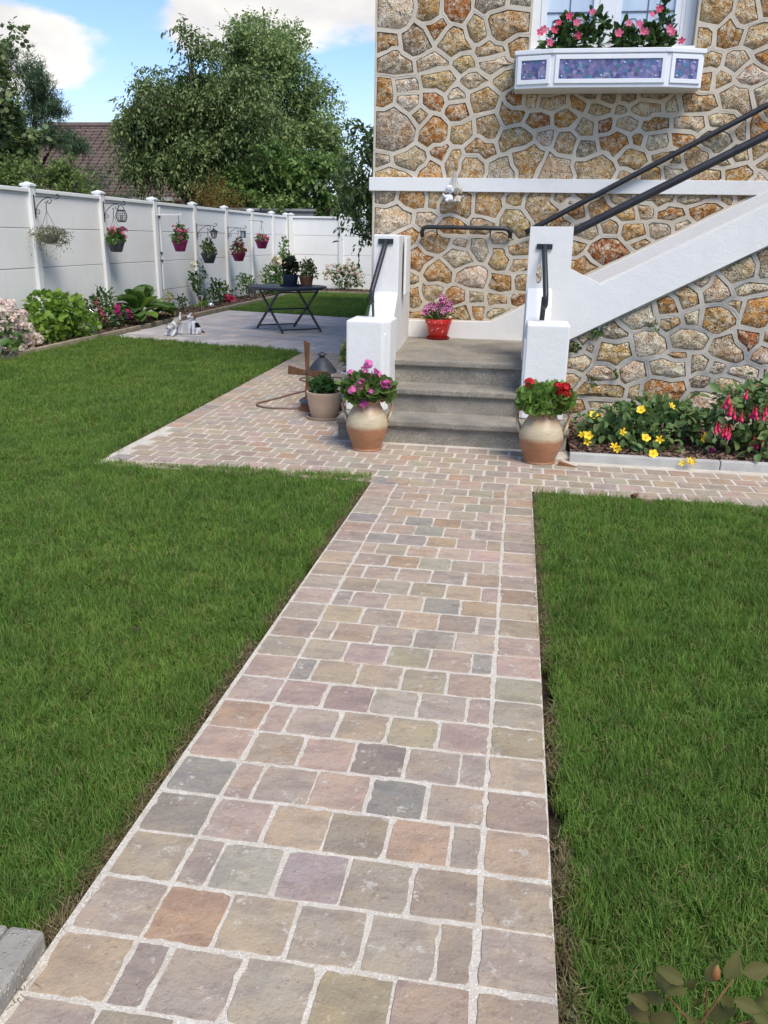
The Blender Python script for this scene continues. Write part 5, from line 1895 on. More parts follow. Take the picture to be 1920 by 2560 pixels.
W_FUR = simple('white_resin', (0.70, 0.70, 0.71), (0.58, 0.58, 0.60), 30, 0.6, 0.3, 120)
B_FUR = simple('beige_resin', (0.48, 0.43, 0.33), (0.36, 0.33, 0.26), 30, 0.6, 0.3, 120)
T_FUR = simple('brown_resin', (0.22, 0.10, 0.045), (0.14, 0.065, 0.03), 30, 0.6, 0.2, 120)
G_FUR = simple('greyish_resin', (0.40, 0.37, 0.30), (0.30, 0.27, 0.22), 30, 0.6, 0.2, 120)
K_FUR = simple('black_resin', (0.015, 0.014, 0.014), None, 20, 0.35)
CORD = simple('pale_cord', (0.42, 0.39, 0.33), None, 40, 0.9)
for (x, z, fur, lab, s) in ((-0.672, 1.655, W_FUR, 'white curled-up toy dog hanging by a cord on the white band', -1), (-0.592, 1.645, B_FUR, 'beige toy dog hanging beside the white one on the band', 1)):
    t = thing('hanging_ornament', lab, 'ornament', (x, FY - 0.072, z), 'toy dogs hung from the string course')
    blob_mesh('body', [('b', (0, 0, .033), (.034, .03, .031)), ('b', (-s * .012, -.012, .012), .020), ('b', (0, 0, -.048), (.039, .034, .036)), ('t', [(s * .02, -.01, -.03), (s * .043, -.022, -.035), (s * .052, -.03, -.012)], [.014, .012, .011]),
                       ('t', [(-s * .02, -.015, -.05), (-s * .03, -.04, -.07), (-s * .03, -.05, -.055)], [.015, .013, .012]), ('t', [(s * .01, -.02, -.06), (s * .02, -.045, -.075), (s * .022, -.055, -.06)], [.015, .013, .012]), ('b', (s * .026, 0, .018), (.012, .012, .026)), ('b', (-s * .03, 0, .02), (.012, .012, .026))],
              lambda c: 0, [fur], 0.006, t)
    b = MB()
    b.ball((-s * .014 - .006, -.034, .036), .0045, 6, 5)
    b.ball((-s * .014 + .012, -.034, .036), .0045, 6, 5)
    b.ball((-s * .015, -.034, .016), (.007, .006, .005), 6, 5)
    b.obj('face', K_FUR, t)
    b = MB()
    b.tube([(0, 0, .06), (-0.632 - x, .03, 1.835 - z)], .0035, 5)
    b.tube([(s * -.02, 0, .05), (-0.630 - x, .03, 1.835 - z)], .003, 5)
    b.obj('cord', CORD, t)

# ------------------------------------------------------------------ white concrete panel fence
FX = -6.42
POSTS = [3.19, 5.07, 6.95, 8.83, 10.72, 12.64, 14.58, 16.46, 18.30, 20.12, 21.90, 23.27]
ZF0, ZJ = -0.215, (0.287, 0.790, 1.292, 1.735)
M_JOINT = simple('dark_joint', (0.10, 0.105, 0.11), None, 20, 0.9)


def post_mesh():
    b = MB()
    b.box(-.062, .062, -.062, .062, -0.25, 1.815)
    o = b.obj('post', M_POST, bevel=0.008)
    me = o.data
    bpy.data.objects.remove(o)
    b = MB()
    b.add([(-.075, -.075, 1.812), (.075, -.075, 1.812), (.075, .075, 1.812), (-.075, .075, 1.812), (-.075, -.075, 1.835), (.075, -.075, 1.835), (.075, .075, 1.835), (-.075, .075, 1.835), (0, 0, 1.868)],
          [(0, 1, 5, 4), (1, 2, 6, 5), (2, 3, 7, 6), (3, 0, 4, 7), (4, 5, 8), (5, 6, 8), (6, 7, 8), (7, 4, 8), (3, 2, 1, 0)])
    o = b.obj('cap', M_POST)
    mc = o.data
    bpy.data.objects.remove(o)
    return me, mc


PM, CM = post_mesh()
PANEL = {}


def fence_run(t, a, c, last):
    """one bay between two posts (plan points a and c): four panels and a coping rail"""
    a, c = Vector(a), Vector(c)
    L = round((c - a).length - 0.11, 3)
    ang = math.atan2(c.y - a.y, c.x - a.x)
    mid = (a + c) / 2
    zs = [ZF0, *ZJ]
    for k in range(4):
        key = (L, k)
        if key not in PANEL:
            b = MB()
            b.box(-L / 2, L / 2, -.020, .020, zs[k] + .0035, zs[k + 1] - .0035)
            o = b.obj('panel', M_FENCE, bevel=0.006)
            PANEL[key] = o.data
            bpy.data.objects.remove(o)
        o = link('panel', PANEL[key], t, (mid.x, mid.y, random.uniform(-.001, .001)))
        o.rotation_euler = (random.uniform(-.002, .002), 0, ang)
    key = (L, 'j')
    if key not in PANEL:
        b = MB()
        for z in zs[1:4]:
            b.box(-L / 2, L / 2, -.012, .012, z - .006, z + .006)
        o = b.obj('joint', M_JOINT)
        PANEL[key] = o.data
        bpy.data.objects.remove(o)
    o = link('joint', PANEL[key], t, (mid.x, mid.y, 0))
    o.rotation_euler = (0, 0, ang)
    key = (L, 'c')
    if key not in PANEL:
        b = MB()
        b.box(-L / 2, L / 2, -.048, .048, ZJ[3] + .001, ZJ[3] + .052)
        o = b.obj('coping', M_FENCE, bevel=0.008)
        PANEL[key] = o.data
        bpy.data.objects.remove(o)
    o = link('coping', PANEL[key], t, (mid.x, mid.y, 0))
    o.rotation_euler = (0, 0, ang)
    for p in ([a, c] if last else [a]):
        o = link('post', PM, t, (p.x, p.y, random.uniform(-.004, .004)))
        o.rotation_euler = (0, 0, ang)
        q = link('cap', CM, o)


t = thing('fence', 'long white concrete panel fence with capped posts along the flower bed', 'fence', (0, 0, 0))
for i in range(len(POSTS) - 1):
    fence_run(t, (FX, POSTS[i]), (FX, POSTS[i + 1]), i == len(POSTS) - 2)
t = thing('fence', 'white concrete panel fence across the end of the back lawn', 'fence', (0, 0, 0))
bx = [FX + .14, -4.88, -3.0, -1.12, 0.76, 2.64]
for i in range(len(bx) - 1):
    fence_run(t, (bx[i], 23.30), (bx[i + 1], 23.30), i == len(bx) - 2)

# cable box and thin conduit up the third post
t = thing('cable_duct', 'narrow white cable duct running up a fence post', 'cable duct', (FX + .075, 14.685, 0))
b = MB()
b.box(-.012, .018, -.012, .02, .93, 1.70)
b.box(-.010, .014, -.008, .014, .30, .925)
b.obj('duct', M_POST, t, bevel=0.002)
for z in (1.54, .93, .80):
    b = MB()
    b.box(-.014, .024, -.03, -.012, z - .02, z + .02)
    b.obj('clip', M_CHAR, t)

# ------------------------------------------------------------------ flower beds, edging
sheet('flower_bed', [[(-6.45, 2.5), (-5.76, 2.5), (-5.76, 5.51), (-6.45, 5.51)], [(-6.45, 5.51), (-5.76, 5.51), (-5.76, 23.3), (-6.45, 23.3)], [(-5.76, 21.95), (-1.0, 21.95), (-1.0, 23.3), (-5.76, 23.3)]], M_SOIL, 0.045)
sheet('flower_bed', [[(0.42, 5.555), (3.3, 5.555), (3.3, 6.66), (0.42, 6.66)]], M_SOIL, 0.045)


def edging(name, label, pts, w, z0, z1, seglen, mat, cat='edging'):
    t = thing(name, label, cat, (0, 0, 0))
    a, c = Vector(pts[0]), Vector(pts[1])
    L = (c - a).length
    n = max(1, round(L / seglen))
    s = L / n
    ang = math.atan2(c.y - a.y, c.x - a.x)
    b = MB()
    b.box(-s / 2 + .0025, s / 2 - .0025, -w / 2, w / 2, 0, z1 - z0)
    o = b.obj('kerb_block', mat, bevel=0.007)
    me = o.data
    bpy.data.objects.remove(o)
    for i in range(n):
        p = a + (c - a) * ((i + .5) / n)
        o = link('kerb_block', me, t, (p.x, p.y, G(p.y) + z0 + .14 * 0 + random.uniform(-.002, .002)))
        o.rotation_euler = (0, 0, ang)
    return t


edging('bed_edging', 'tan edging blocks between the long flower bed and the lawn', ((-5.73, 2.5), (-5.73, 21.9)), 0.06, -0.06, 0.055, 1.0, M_EDGE)
edging('bed_edging', 'tan edging blocks along the back bed under the end fence', ((-5.69, 21.92), (-1.2, 21.92)), 0.06, -0.06, 0.055, 1.0, M_EDGE)
edging('kerb', 'pale grey kerb in front of the yellow-flowered bed', ((0.405, 5.525), (3.3, 5.525)), 0.055, -0.05, 0.062, 1.0, M_KERB, 'kerb')


def bark(rects, n, z):
    P = []
    for x0, x1, y0, y1, w in rects:
        k = int(n * w)
        P.append(np.column_stack([x0 + (x1 - x0) * rs.rand(k), y0 + (y1 - y0) * rs.rand(k)]))
    P = np.concatenate(P)
    zz = np.array([G(y) for y in P[:, 1]]) + z + rs.rand(len(P)) * .018
    d = rnd_dirs(len(P)) * np.array([1, 1, .35])
    return place([(-.5, -.5, 0), (.5, -.4, .05), (.45, .5, 0), (-.5, .45, .06)], [(0, 1, 2, 3)], np.column_stack([P, zz]), frames(d, np.tile([0, 0, 1.0], (len(P), 1)) + rs.normal(size=(len(P), 3)) * .35),
                 np.column_stack([.010 + .012 * rs.rand(len(P)), .018 + .030 * rs.rand(len(P)), np.full(len(P), .02)]))


V, F = bark([(0.42, 2.6, 5.56, 6.62, 1.0)], 5200, .045)
tag(np_mesh('bark_mulch', V, F, M_BARK), 'dark bark mulch in the bed against the house', 'mulch', kind='stuff')
V, F = bark([(-6.38, -5.77, 8.0, 23.2, .8), (-5.7, -3.2, 22, 23.2, .2)], 9000, .048)
tag(np_mesh('bark_mulch', V, F, M_BARK), 'reddish bark mulch in the long bed by the fence', 'mulch', kind='stuff')

# ------------------------------------------------------------------ things hung on the fence
def bracket(y, ztop, h, L, label):
    t = thing('wall_bracket', label, 'bracket', (FX + .068, y, ztop), 'scrolled iron brackets on the fence posts')
    b = MB()
    b.bar((0, 0, 0), (0, 0, -h), .014, .010)
    b.obj('back_bar', M_IRON, t)
    b = MB()
    pts = [(0, 0, -.03), (L * .70, 0, -.035)] + [(L * .70 + .03 * i / 3, 0, -.035 - .012 * math.sin(i)) for i in (1, 2)]
    pts = [(0, 0, -.03), (L * .72, 0, -.033), (L * .82, 0, -.050), (L * .92, 0, -.045), (L * .99, 0, -.022), (L * .96, 0, .004), (L * .90, 0, .002), (L * .885, 0, -.018)]
    b.tube(spline(pts, 5), .0055, 6)
    b.obj('arm', M_IRON, t, smooth=True)
    b = MB()
    arc = [(0.005, 0, -h * .66), (L * .14, 0, -h * .44), (L * .34, 0, -h * .22), (L * .55, 0, -h * .13), (L * .66, 0, -h * .17), (L * .66, 0, -h * .30), (L * .58, 0, -h * .38), (L * .52, 0, -h * .30), (L * .56, 0, -h * .25)]
    b.tube(spline(arc, 5), .0050, 6)
    b.tube(spline([(0.005, 0, -h * .66), (L * .04, 0, -h * .80), (L * .14, 0, -h * .82), (L * .18, 0, -h * .70), (L * .10, 0, -h * .62), (L * .05, 0, -h * .70), (L * .10, 0, -h * .74)], 5), .0045, 6)
    b.obj('scroll', M_IRON, t, smooth=True)
    return t


BR = [(10.72, 1.712, .29, .36, 'black scroll bracket above the trailing grey-green basket'), (12.64, 1.710, .29, .36, 'black scroll bracket carrying the dark rounded lantern'),
      (16.46, 1.463, .30, .42, 'black scroll bracket carrying the carriage lantern'), (18.30, 1.443, .27, .42, 'black scroll bracket carrying the smallest square lantern')]
for q in BR:
    bracket(*q)
t = thing('wall_bracket', 'straight white arm bracket on the fence post with the cable duct', 'bracket', (FX + .075, 14.585, 1.575))
b = MB()
b.bar((0, 0, 0), (.44, 0, .004), .018, .022)
b.tube(spline([(.44, 0, .0), (.455, 0, .022), (.435, 0, .032), (.42, 0, .015)], 5), .004, 6)
b.obj('arm', M_POST, t)
t = thing('wall_hook', 'small dark hook on the fence above the last magenta basket', 'hook', (FX + .022, 19.95, 1.57))
b = MB()
b.tube(spline([(0, 0, .02), (.10, 0, .02), (.30, 0, .015), (.335, 0, .0), (.33, 0, -.02), (.31, 0, -.015)], 5), .005, 6)
b.obj('hook', M_IRON, t)


def basket(x, y, hook_z, z, rt, rb, h, mat, label, fl, leaf, tall=.16, n=320, square=True, group='hanging baskets on the fence'):
    """hanging pot: z is the height of its rim"""
    t = thing('hanging_basket', label, 'hanging basket', (x, y, z), group)
    b = MB()
    b.lathe([(rb * .9, -h), (rb, -h + .008), (rt * .95, -.035), (rt, -.032), (rt * 1.03, 0), (rt * .95, .002), (rt * .9, -.03)], 28)
    b.obj('pot', mat, t, smooth='auto')
    hk = hook_z - z
    for k in range(3):
        a = 2 * math.pi * k / 3 + .9
        w = MB()
        w.tube([(rt * .97 * math.cos(a), rt * .97 * math.sin(a), -.01), (0, 0, hk - .09)], .0026, 5)
        w.obj('wire', M_IRON, t)
    w = MB()
    w.tube(spline([(0, 0, hk - .10), (0, 0, hk - .035), (.012, 0, hk - .005), (0, 0, hk + .012), (-.014, 0, hk)], 4), .005, 6)
    w.obj('hook', M_IRON, t)
    V, F = leaf_cloud([(0, 0, tall * .28, rt * 1.05, rt * 1.15, tall * .5), (0, 0, tall * .75, rt * .6, rt * .6, tall * .45), (.03, rt * .9, .01, .06, .09, .06), (.02, -rt * .9, .01, .06, .10, .06)], n, .040, ROUND, up=.3, shell=.3)
    np_mesh('foliage', V, F, leaf, parent=t)
    for px, py, pz, r_, m in fl:
        cluster(t, (px, py, pz), r_, 9, [m], .017, petals_n=5)
    return t


def ring_fl(n, rt, mats, zlo, zhi, r_):
    out = []
    for k in range(n):
        a = random.uniform(-1.9, 1.4)
        q = random.uniform(.4, 1.15)
        out.append((rt * q * math.cos(a), rt * q * math.sin(a) * 1.2, random.uniform(zlo, zhi), r_ * random.uniform(.7, 1.2), random.choice(mats)))
    return out


t = thing('hanging_basket', 'wicker-grey hanging bowl overflowing with dry grey-green trailers', 'hanging basket', (-6.19, 10.72, 1.22), 'hanging baskets on the fence')
b = MB()
b.lathe([(0.03, -.12), (.085, -.10), (.13, -.04), (.145, .0), (.135, .0), (.12, -.03)], 22)
b.obj('pot', simple('grey_brown_pot', (0.22, 0.19, 0.165), (0.30, 0.26, 0.22), 12, 0.8), t, smooth='auto')
for k in range(3):
    a = 2 * math.pi * k / 3 + .9
    w = MB()
    w.tube([(.14 * math.cos(a), .14 * math.sin(a), 0), (0, 0, .29)], .0026, 5)
    w.obj('wire', M_IRON, t)
w = MB()
w.tube(spline([(0, 0, .28), (0, 0, .35), (.014, 0, .385), (0, 0, .40), (-.014, 0, .39)], 4), .005, 6)
w.obj('hook', M_IRON, t)
V, F = cat_vf(leaf_cloud([(0, 0, .02, .21, .30, .07), (0.05, .22, -.03, .13, .14, .09), (0.02, -.2, -.01, .12, .12, .08), (.05, .1, -.10, .12, .15, .05)], 520, .038, NARROW, droop=.5, shell=.2),
              sprays([(0, 0, .03, .2, .3, .05)], 70, 7, .16, .03, NARROW, .9, .5))
np_mesh('foliage', V, F, L_DRYP, parent=t)
basket(-6.20, 12.64, 1.600, 1.140, .135, .088, .165, M_CHAR, 'charcoal hanging pot of pink geraniums under the dark lantern', ring_fl(13, .15, [P_ROSE, P_PALE, P_MIXR], .05, .19, .036), L_MID)
basket(-5.955, 14.585, 1.575, 1.150, .135, .085, .185, M_MAGENTA, 'magenta hanging pot of red and pink geraniums on the straight arm', ring_fl(15, .14, [P_ROSE, P_MIXR, P_CORAL, P_PALE], .03, .29, .036), L_MID, .22)
basket(-6.13, 16.46, 1.345, .905, .155, .095, .185, M_CHAR, 'charcoal hanging pot of green plants with one purple flower', [(.02, .19, .10, .028, P_MAG)], leafmat('lime_leaf', [(0.09, 0.13, 0.03), (0.14, 0.18, 0.045), (0.08, 0.10, 0.035)], .5), .26, 300)
basket(-6.13, 18.30, 1.325, .893, .155, .095, .175, M_MAGENTA, 'magenta hanging pot of bronze-leaved plants under the square lantern', ring_fl(10, .16, [P_MIXR], .03, .22, .03), L_BRONZE, .26, 360)
basket(-6.10, 19.95, 1.565, 1.148, .155, .10, .18, M_MAGENTA, 'magenta hanging pot on the plain hook, farthest along the fence', ring_fl(9, .16, [P_MIXR, P_PALE, P_ROSE], .03, .13, .032), L_DRYP, .13, 260)

M_LGLASS = simple('lantern_glass', (0.55, 0.52, 0.44), (0.66, 0.63, 0.55), 12, 0.25)
M_BLUEG = simple('bluish_glass', (0.40, 0.47, 0.58), None, 12, 0.2)
t = thing('lantern', 'dark rounded wire lantern hung from the bracket over a charcoal pot', 'lantern', (-6.075, 12.64, 1.415))
b = MB()
b.lathe([(.055, 0), (.062, .01), (.062, .02), (.05, .022)], 16)
b.obj('base', M_IRON, t)
b = MB()
for k in range(14):
    a = 2 * math.pi * k / 14
    b.tube([((.060 + .024 * math.sin(math.pi * q)) * math.cos(a), (.060 + .024 * math.sin(math.pi * q)) * math.sin(a), .015 + .14 * q) for q in (0, .25, .5, .75, 1)], .0038, 5)
for q in (.2, .4, .6, .8):
    r_ = .060 + .024 * math.sin(math.pi * q)
    b.tube([(r_ * math.cos(a), r_ * math.sin(a), .015 + .14 * q) for a in np.linspace(0, 2 * math.pi, 17)[:-1]], .0030, 5, closed=True)
b.obj('cage', M_IRON, t)
b = MB()
b.lathe([(.066, .155), (.066, .172), (.04, .178)], 16)
b.obj('top', M_IRON, t)
b = MB()
b.tube([(.05, 0, .17), (.045, 0, .21), (.0, 0, .25), (-.045, 0, .21), (-.05, 0, .17)], .005, 6)
b.obj('handle', M_IRON, t)
b = MB()
b.lathe([(.022, .022), (.022, .10), (.004, .104)], 10)
b.obj('candle', M_BLUEG, t)


def carriage_lantern(loc, s, label, glass=None):
    t = thing('lantern', label, 'lantern', loc)
    b = MB()
    b.lathe([(.030 * s, 0), (.034 * s, .012 * s), (.050 * s, .022 * s)], 6)
    b.obj('base', M_IRON, t)
    b = MB()
    b.lathe([(.044 * s, .020 * s), (.072 * s, .135 * s)], 6)
    b.obj('glass', glass or M_LGLASS, t)
    b = MB()
    for k in range(6):
        a = 2 * math.pi * k / 6
        b.bar((.047 * s * math.cos(a), .047 * s * math.sin(a), .015 * s), (.075 * s * math.cos(a), .075 * s * math.sin(a), .14 * s), .008 * s, .008 * s)
    b.obj('frame', M_IRON, t)
    b = MB()
    b.lathe([(.110 * s, .132 * s), (.100 * s, .142 * s), (.055 * s, .168 * s), (.026 * s, .180 * s), (.016 * s, .200 * s), (.006 * s, .205 * s)], 6)
    b.obj('roof', M_IRON, t)
    b = MB()
    b.tube([(0, 0, .2 * s), (0, 0, .235 * s)], .004 * s, 6)
    b.obj('hanger', M_IRON, t)
    return t


carriage_lantern((-6.005, 16.46, 1.185), .95, 'black six-sided carriage lantern hung above the green plants')
t = thing('lantern', 'small square lantern with bluish glass hung over the bronze plants', 'lantern', (-6.01, 18.30, 1.215))
b = MB()
b.box(-.035, .035, -.035, .035, .01, .12)
b.obj('glass', M_BLUEG, t)
b = MB()
for sx, sy in ((1, 1), (1, -1), (-1, 1), (-1, -1)):
    b.box(sx * .038 - .007, sx * .038 + .007, sy * .038 - .007, sy * .038 + .007, .0, .128)
b.box(-.05, .05, -.05, .05, .122, .137)
b.box(-.05, .05, -.05, .05, -.006, .008)
b.obj('frame', M_IRON, t)
b = MB()
b.tube([(0, 0, .135), (0, 0, .185)], .004, 6)
b.obj('hanger', M_IRON, t)

# ------------------------------------------------------------------ plants of the long bed
def bush(name, label, cat, loc, blobs, n, size, mat, tmpl=LEAF, group=None, twigs=6, **kw):
    t = thing(name, label, cat, loc, group)
    V, F = leaf_cloud(blobs, n, size, tmpl, **kw)
    np_mesh('foliage', V, F, mat, parent=t)
    if twigs:
        stems(t, [((random.uniform(-.05, .05), random.uniform(-.05, .05), -.06), (random.choice(blobs)[0] + random.uniform(-.05, .05), random.choice(blobs)[1], random.choice(blobs)[2])) for _ in range(twigs)], .006, M_TWIG)
    return t


BZ = -0.095
t = bush('hydrangea', 'hydrangea with cream and pink flower heads at the near end of the bed', 'shrub', (-5.98, 8.95, BZ), [(0, -.1, .22, .30, .42, .24), (.1, -.25, .12, .25, .36, .18)], 300, .10, L_MID)
for y, z, k in ((8.60, .45, 0), (8.56, .30, 1), (8.62, .20, 0), (8.52, .12, 1), (8.60, .0, 0), (8.72, -.02, 1), (8.80, .38, 0), (9.05, .44, 1), (9.12, .14, 0), (8.92, .16, 0), (9.32, .14, 0), (8.70, .52, 1), (8.83, .46, 1), (8.99, .37, 1), (9.24, .31, 1), (8.78, .28, 0), (8.97, .25, 1), (9.16, .21, 1), (8.78, .17, 0), (9.02, .15, 1), (8.85, .11, 0), (8.97, .08, 0), (9.23, .08, 1), (9.24, .0, 1), (9.45, .03, 0), (9.53, .0, 0), (9.04, -.03, 0), (9.21, -.05, 1), (8.98, -.10, 0), (8.95, -.06, 0), (9.30, -.04, 1), (8.65, .36, 0), (8.68, .05, 0), (9.10, .30, 0)):
    cluster(t, (.20 + random.uniform(-.04, .04), y - 8.95, z - BZ), (.074, .084, .070), 80, [P_HYDP if k else P_HYD], .017, 'flower_head')
t = bush('shrub', 'rounded bright green shrub behind the yellow face ball', 'shrub', (-6.02, 10.35, BZ), [(.05, 0, .25, .28, .62, .26), (0, -.1, .40, .22, .42, .22), (0, .35, .36, .2, .36, .2), (.12, -.45, .16, .18, .30, .18), (.15, .45, .14, .2, .36, .16)], 1500, .058, L_BRIGHT, ROUND, up=.2, shell=.45)
t = bush('fuchsia', 'dark fuchsia with magenta flowers between the green shrub and the big leaves', 'shrub', (-6.05, 11.72, BZ), [(0, 0, .25, .22, .40, .22), (0, .05, .42, .16, .22, .18), (.1, .2, .12, .2, .35, .14), (.05, -.35, .28, .15, .2, .2)], 620, .055, L_DARK, up=.1, shell=.35)
for y, z in ((11.83, .22), (11.78, .16), (11.85, .10), (11.80, .19), (12.2, .09), (12.22, .05), (12.17, .11), (11.26, .17), (11.36, .11), (11.30, .20), (11.42, .06), (11.22, .32)):
    cluster(t, (.20, y - 11.72, z - BZ), (.03, .04, .045), 14, [P_FUCH if y > 11.5 else P_MIXR], .022, petals_n=4)
t = thing('acanthus', 'big-leaved dark green plant in the bed by the fence', 'plant', (-6.0, 12.95, BZ))
for k in range(54):
    a = random.uniform(0, 6.283)
    q = random.uniform(.15, 1)
    L = random.uniform(.34, .50)
    up = 1.25 - q * 1.15
    d = Vector((math.cos(a) * q, math.sin(a) * q * 1.25, up * .9)).normalized()
    base = Vector((math.cos(a) * .08 * q, math.sin(a) * .62 * q, .08 + .16 * (1 - q) + random.uniform(0, .12)))
    V, F = [], []
    side = d.cross(Vector((0, 0, 1))).normalized()
    for i in range(7):
        s_ = i / 6
        p = base + d * L * s_ + Vector((0, 0, -1)) * L * .38 * s_ ** 2.2
        w = L * .30 * math.sin(math.pi * min(1, .08 + s_ * .92)) ** .7 * (1 + .10 * math.sin(i * 3.1 + k))
        upn = side.cross(d)
        for e, lift in ((-1, .035), (0, 0), (1, .035)):
            V.append(tuple(p + side * w * e + upn * lift * (1 if e else 0)))
    for i in range(6):
        for e in (0, 1):
            F.append((i * 3 + e, i * 3 + e + 1, i * 3 + e + 4, i * 3 + e + 3))
    np_mesh('leaf', V, F, L_MID if k % 4 else L_BRIGHT, parent=t, smooth=True)
bush('plant', 'small pale-edged shrublet beside the big-leaved plant', 'plant', (-6.15, 14.35, BZ), [(0, 0, .16, .12, .2, .17), (0, .1, .30, .07, .1, .1)], 150, .045, L_VAR, up=.3, shell=.2)
bush('plant', 'low dark green shrublet behind the bowing dog figure', 'plant', (-6.15, 14.98, BZ), [(0, 0, .12, .12, .2, .13), (0, .05, .22, .08, .12, .08)], 200, .042, L_DARK, up=.3, shell=.2)
bush('plant', 'creeping yellow-green plant at the foot of a fence post', 'plant', (-6.08, 15.95, BZ), [(0, 0, .05, .12, .25, .05)], 140, .04, L_BRIGHT, up=.4, shell=.2, twigs=0)


def rose(label, loc, blobs, n, fl, mat=L_DARK, size=.055, group='roses in the long bed'):
    t = thing('rose_bush', label, 'rose bush', loc, group)
    V, F = leaf_cloud(blobs, n, size, LEAF, 0.1, shell=.15)
    np_mesh('foliage', V, F, mat, parent=t)
    stems(t, [((random.uniform(-.04, .04), random.uniform(-.05, .05), -.05), (b_[0], b_[1], b_[2] + b_[5] * .5)) for b_ in blobs], .006, M_STEM)
    for x, y, z, r_, m in fl:
        cluster(t, (x, y, z), r_, 16, [m], r_ * .75, 'flower', petals_n=5)
    return t


rose('tall rose with one cream bloom climbing by a fence post', (-6.22, 16.15, BZ), [(0, -.33, .55, .06, .16, .14), (0, .05, .78, .05, .09, .10), (0, .16, .60, .06, .15, .16), (0, -.15, .42, .07, .22, .12), (0, 0, .28, .06, .12, .12), (0, .02, .12, .05, .08, .12)], 260, [(.03, -.42, .80, .045, P_CREAM)], size=.06)
rose('spreading dark rose bush with orange-red blooms low in the bed', (-6.12, 16.85, BZ), [(0, -.35, .18, .15, .45, .16), (0, .1, .30, .14, .40, .16), (0, .55, .16, .14, .4, .14), (0, -.1, .45, .06, .15, .08)], 560, [(.1, .28, .10, .055, P_CORAL), (.1, .62, .06, .055, P_CORAL), (.12, .45, .02, .04, P_MIXR), (.1, .3, .03, .05, P_MIXR)])
rose('leggy rose bush without blooms behind the ground lantern', (-6.15, 18.85, BZ), [(0, -.2, .42, .10, .40, .14), (0, .25, .32, .1, .36, .14), (0, -.4, .25, .08, .2, .12), (0, .3, .16, .1, .4, .12)], 420, [], L_MID)
t = rose('rose bush with cream yellow blooms and tall shoots in the far corner', (-6.0, 20.9, BZ), [(0, -.6, .42, .18, .7, .26), (0, .1, .45, .2, .7, .30), (0, .5, .78, .12, .45, .20), (0, .6, 1.08, .07, .25, .18), (0, .75, 1.26, .04, .10, .10), (0, 1.2, .85, .06, .2, .1), (.1, -.6, .15, .2, .8, .15), (.1, .6, .2, .2, .8, .2)], 1300,
         [(.14, -.62, .78, .10, P_CREAM), (.14, -.45, .74, .08, P_CREAM), (.14, .0, .68, .09, P_CREAM), (.14, .2, .66, .07, P_CREAM), (.1, .85, .60, .05, P_WHITE), (.12, -.9, .5, .05, P_WHITE)], L_MID, .075)
t = bush('hydrangea', 'pale flowering shrub against the end fence of the back lawn', 'shrub', (-4.70, 22.75, BZ), [(0, 0, .30, .40, .25, .28), (-.25, 0, .48, .25, .2, .16), (.2, 0, .5, .3, .2, .2), (.42, 0, .25, .15, .15, .15)], 620, .075, L_MID, shell=.35)
for x, z in ((-.48, .44), (-.40, .60), (-.30, .50), (-.20, .64), (-.12, .52), (0, .62), (.05, .50), (.14, .66), (.18, .80), (.20, .55), (.33, .60), (.40, .46), (.46, .36), (.52, .25), (-.44, .30), (-.1, .38), (.28, .42), (.12, .44), (-.28, .38)):
    cluster(t, (x, -.2, z), (.058, .05, .058), 34, [P_HYD if random.random() < .6 else P_HYDP], .022)

# ornaments in and before the bed
t = thing('ball_ornament', 'yellow ceramic ball with a smiling face at the bed edge', 'ornament', (-5.86, 9.47, BZ))
b = MB()
b.ball((0, 0, .078), .084, 20, 14)
b.obj('ball', simple('ochre_ceramic', (0.46, 0.27, 0.085), (0.56, 0.36, 0.15), 16, 0.4, 0.1, 60), t, smooth=True)
vd = Vector((5.86, -9.47, 1.2)).normalized()
sd_ = Vector((0, 0, 1)).cross(vd).normalized()
upv = vd.cross(sd_)
for s in (-1, 1):
    b = MB()
    b.ball(Vector((0, 0, .078)) + (vd + sd_ * s * .42 + upv * .28).normalized() * .081, .013, 8, 6)
    e = b.obj('eye', M_DECAL, t, smooth=True)
    b = MB()
    b.ball(Vector((0, 0, .078)) + (vd + sd_ * s * .42 + upv * .28).normalized() * .092, .006, 6, 5)
    b.obj('pupil', K_FUR, e)
b = MB()
b.tube([Vector((0, 0, .078)) + (vd + sd_ * math.sin(a) * .5 + upv * (-.12 - .28 * math.cos(a))).normalized() * .084 for a in np.linspace(-1.2, 1.2, 9)], .003, 5)
b.obj('mouth', M_RUST, t)
t = thing('jar_lantern', 'clear glass jar lantern with wire handle at the bed edge', 'lantern', (-5.83, 10.95, BZ))
b = MB()
b.lathe([(.068, 0), (.074, .01), (.074, .15), (.062, .175), (.062, .2)], 18)
b.obj('jar', simple('greenish_glass', (0.10, 0.125, 0.13), (0.22, 0.26, 0.27), 22, 0.08, 0, 40, 0, .8), t, smooth='auto')
for k in range(5):
    c_ = MB()
    c_.tube([(.075 * math.cos(a), .075 * math.sin(a), .03 + k * .026) for a in np.linspace(-2.4, -.2, 8)], .0035, 5)
    c_.obj('coil', M_STEEL, t)
b = MB()
b.lathe([(.066, .198), (.066, .222), (.055, .224)], 18)
b.obj('lid', M_STEEL, t)
b = MB()
b.tube([(-.06, 0, .21), (-.055, 0, .30), (0, 0, .345), (.055, 0, .30), (.06, 0, .21)], .0035, 6)
b.obj('handle', M_STEEL, t)


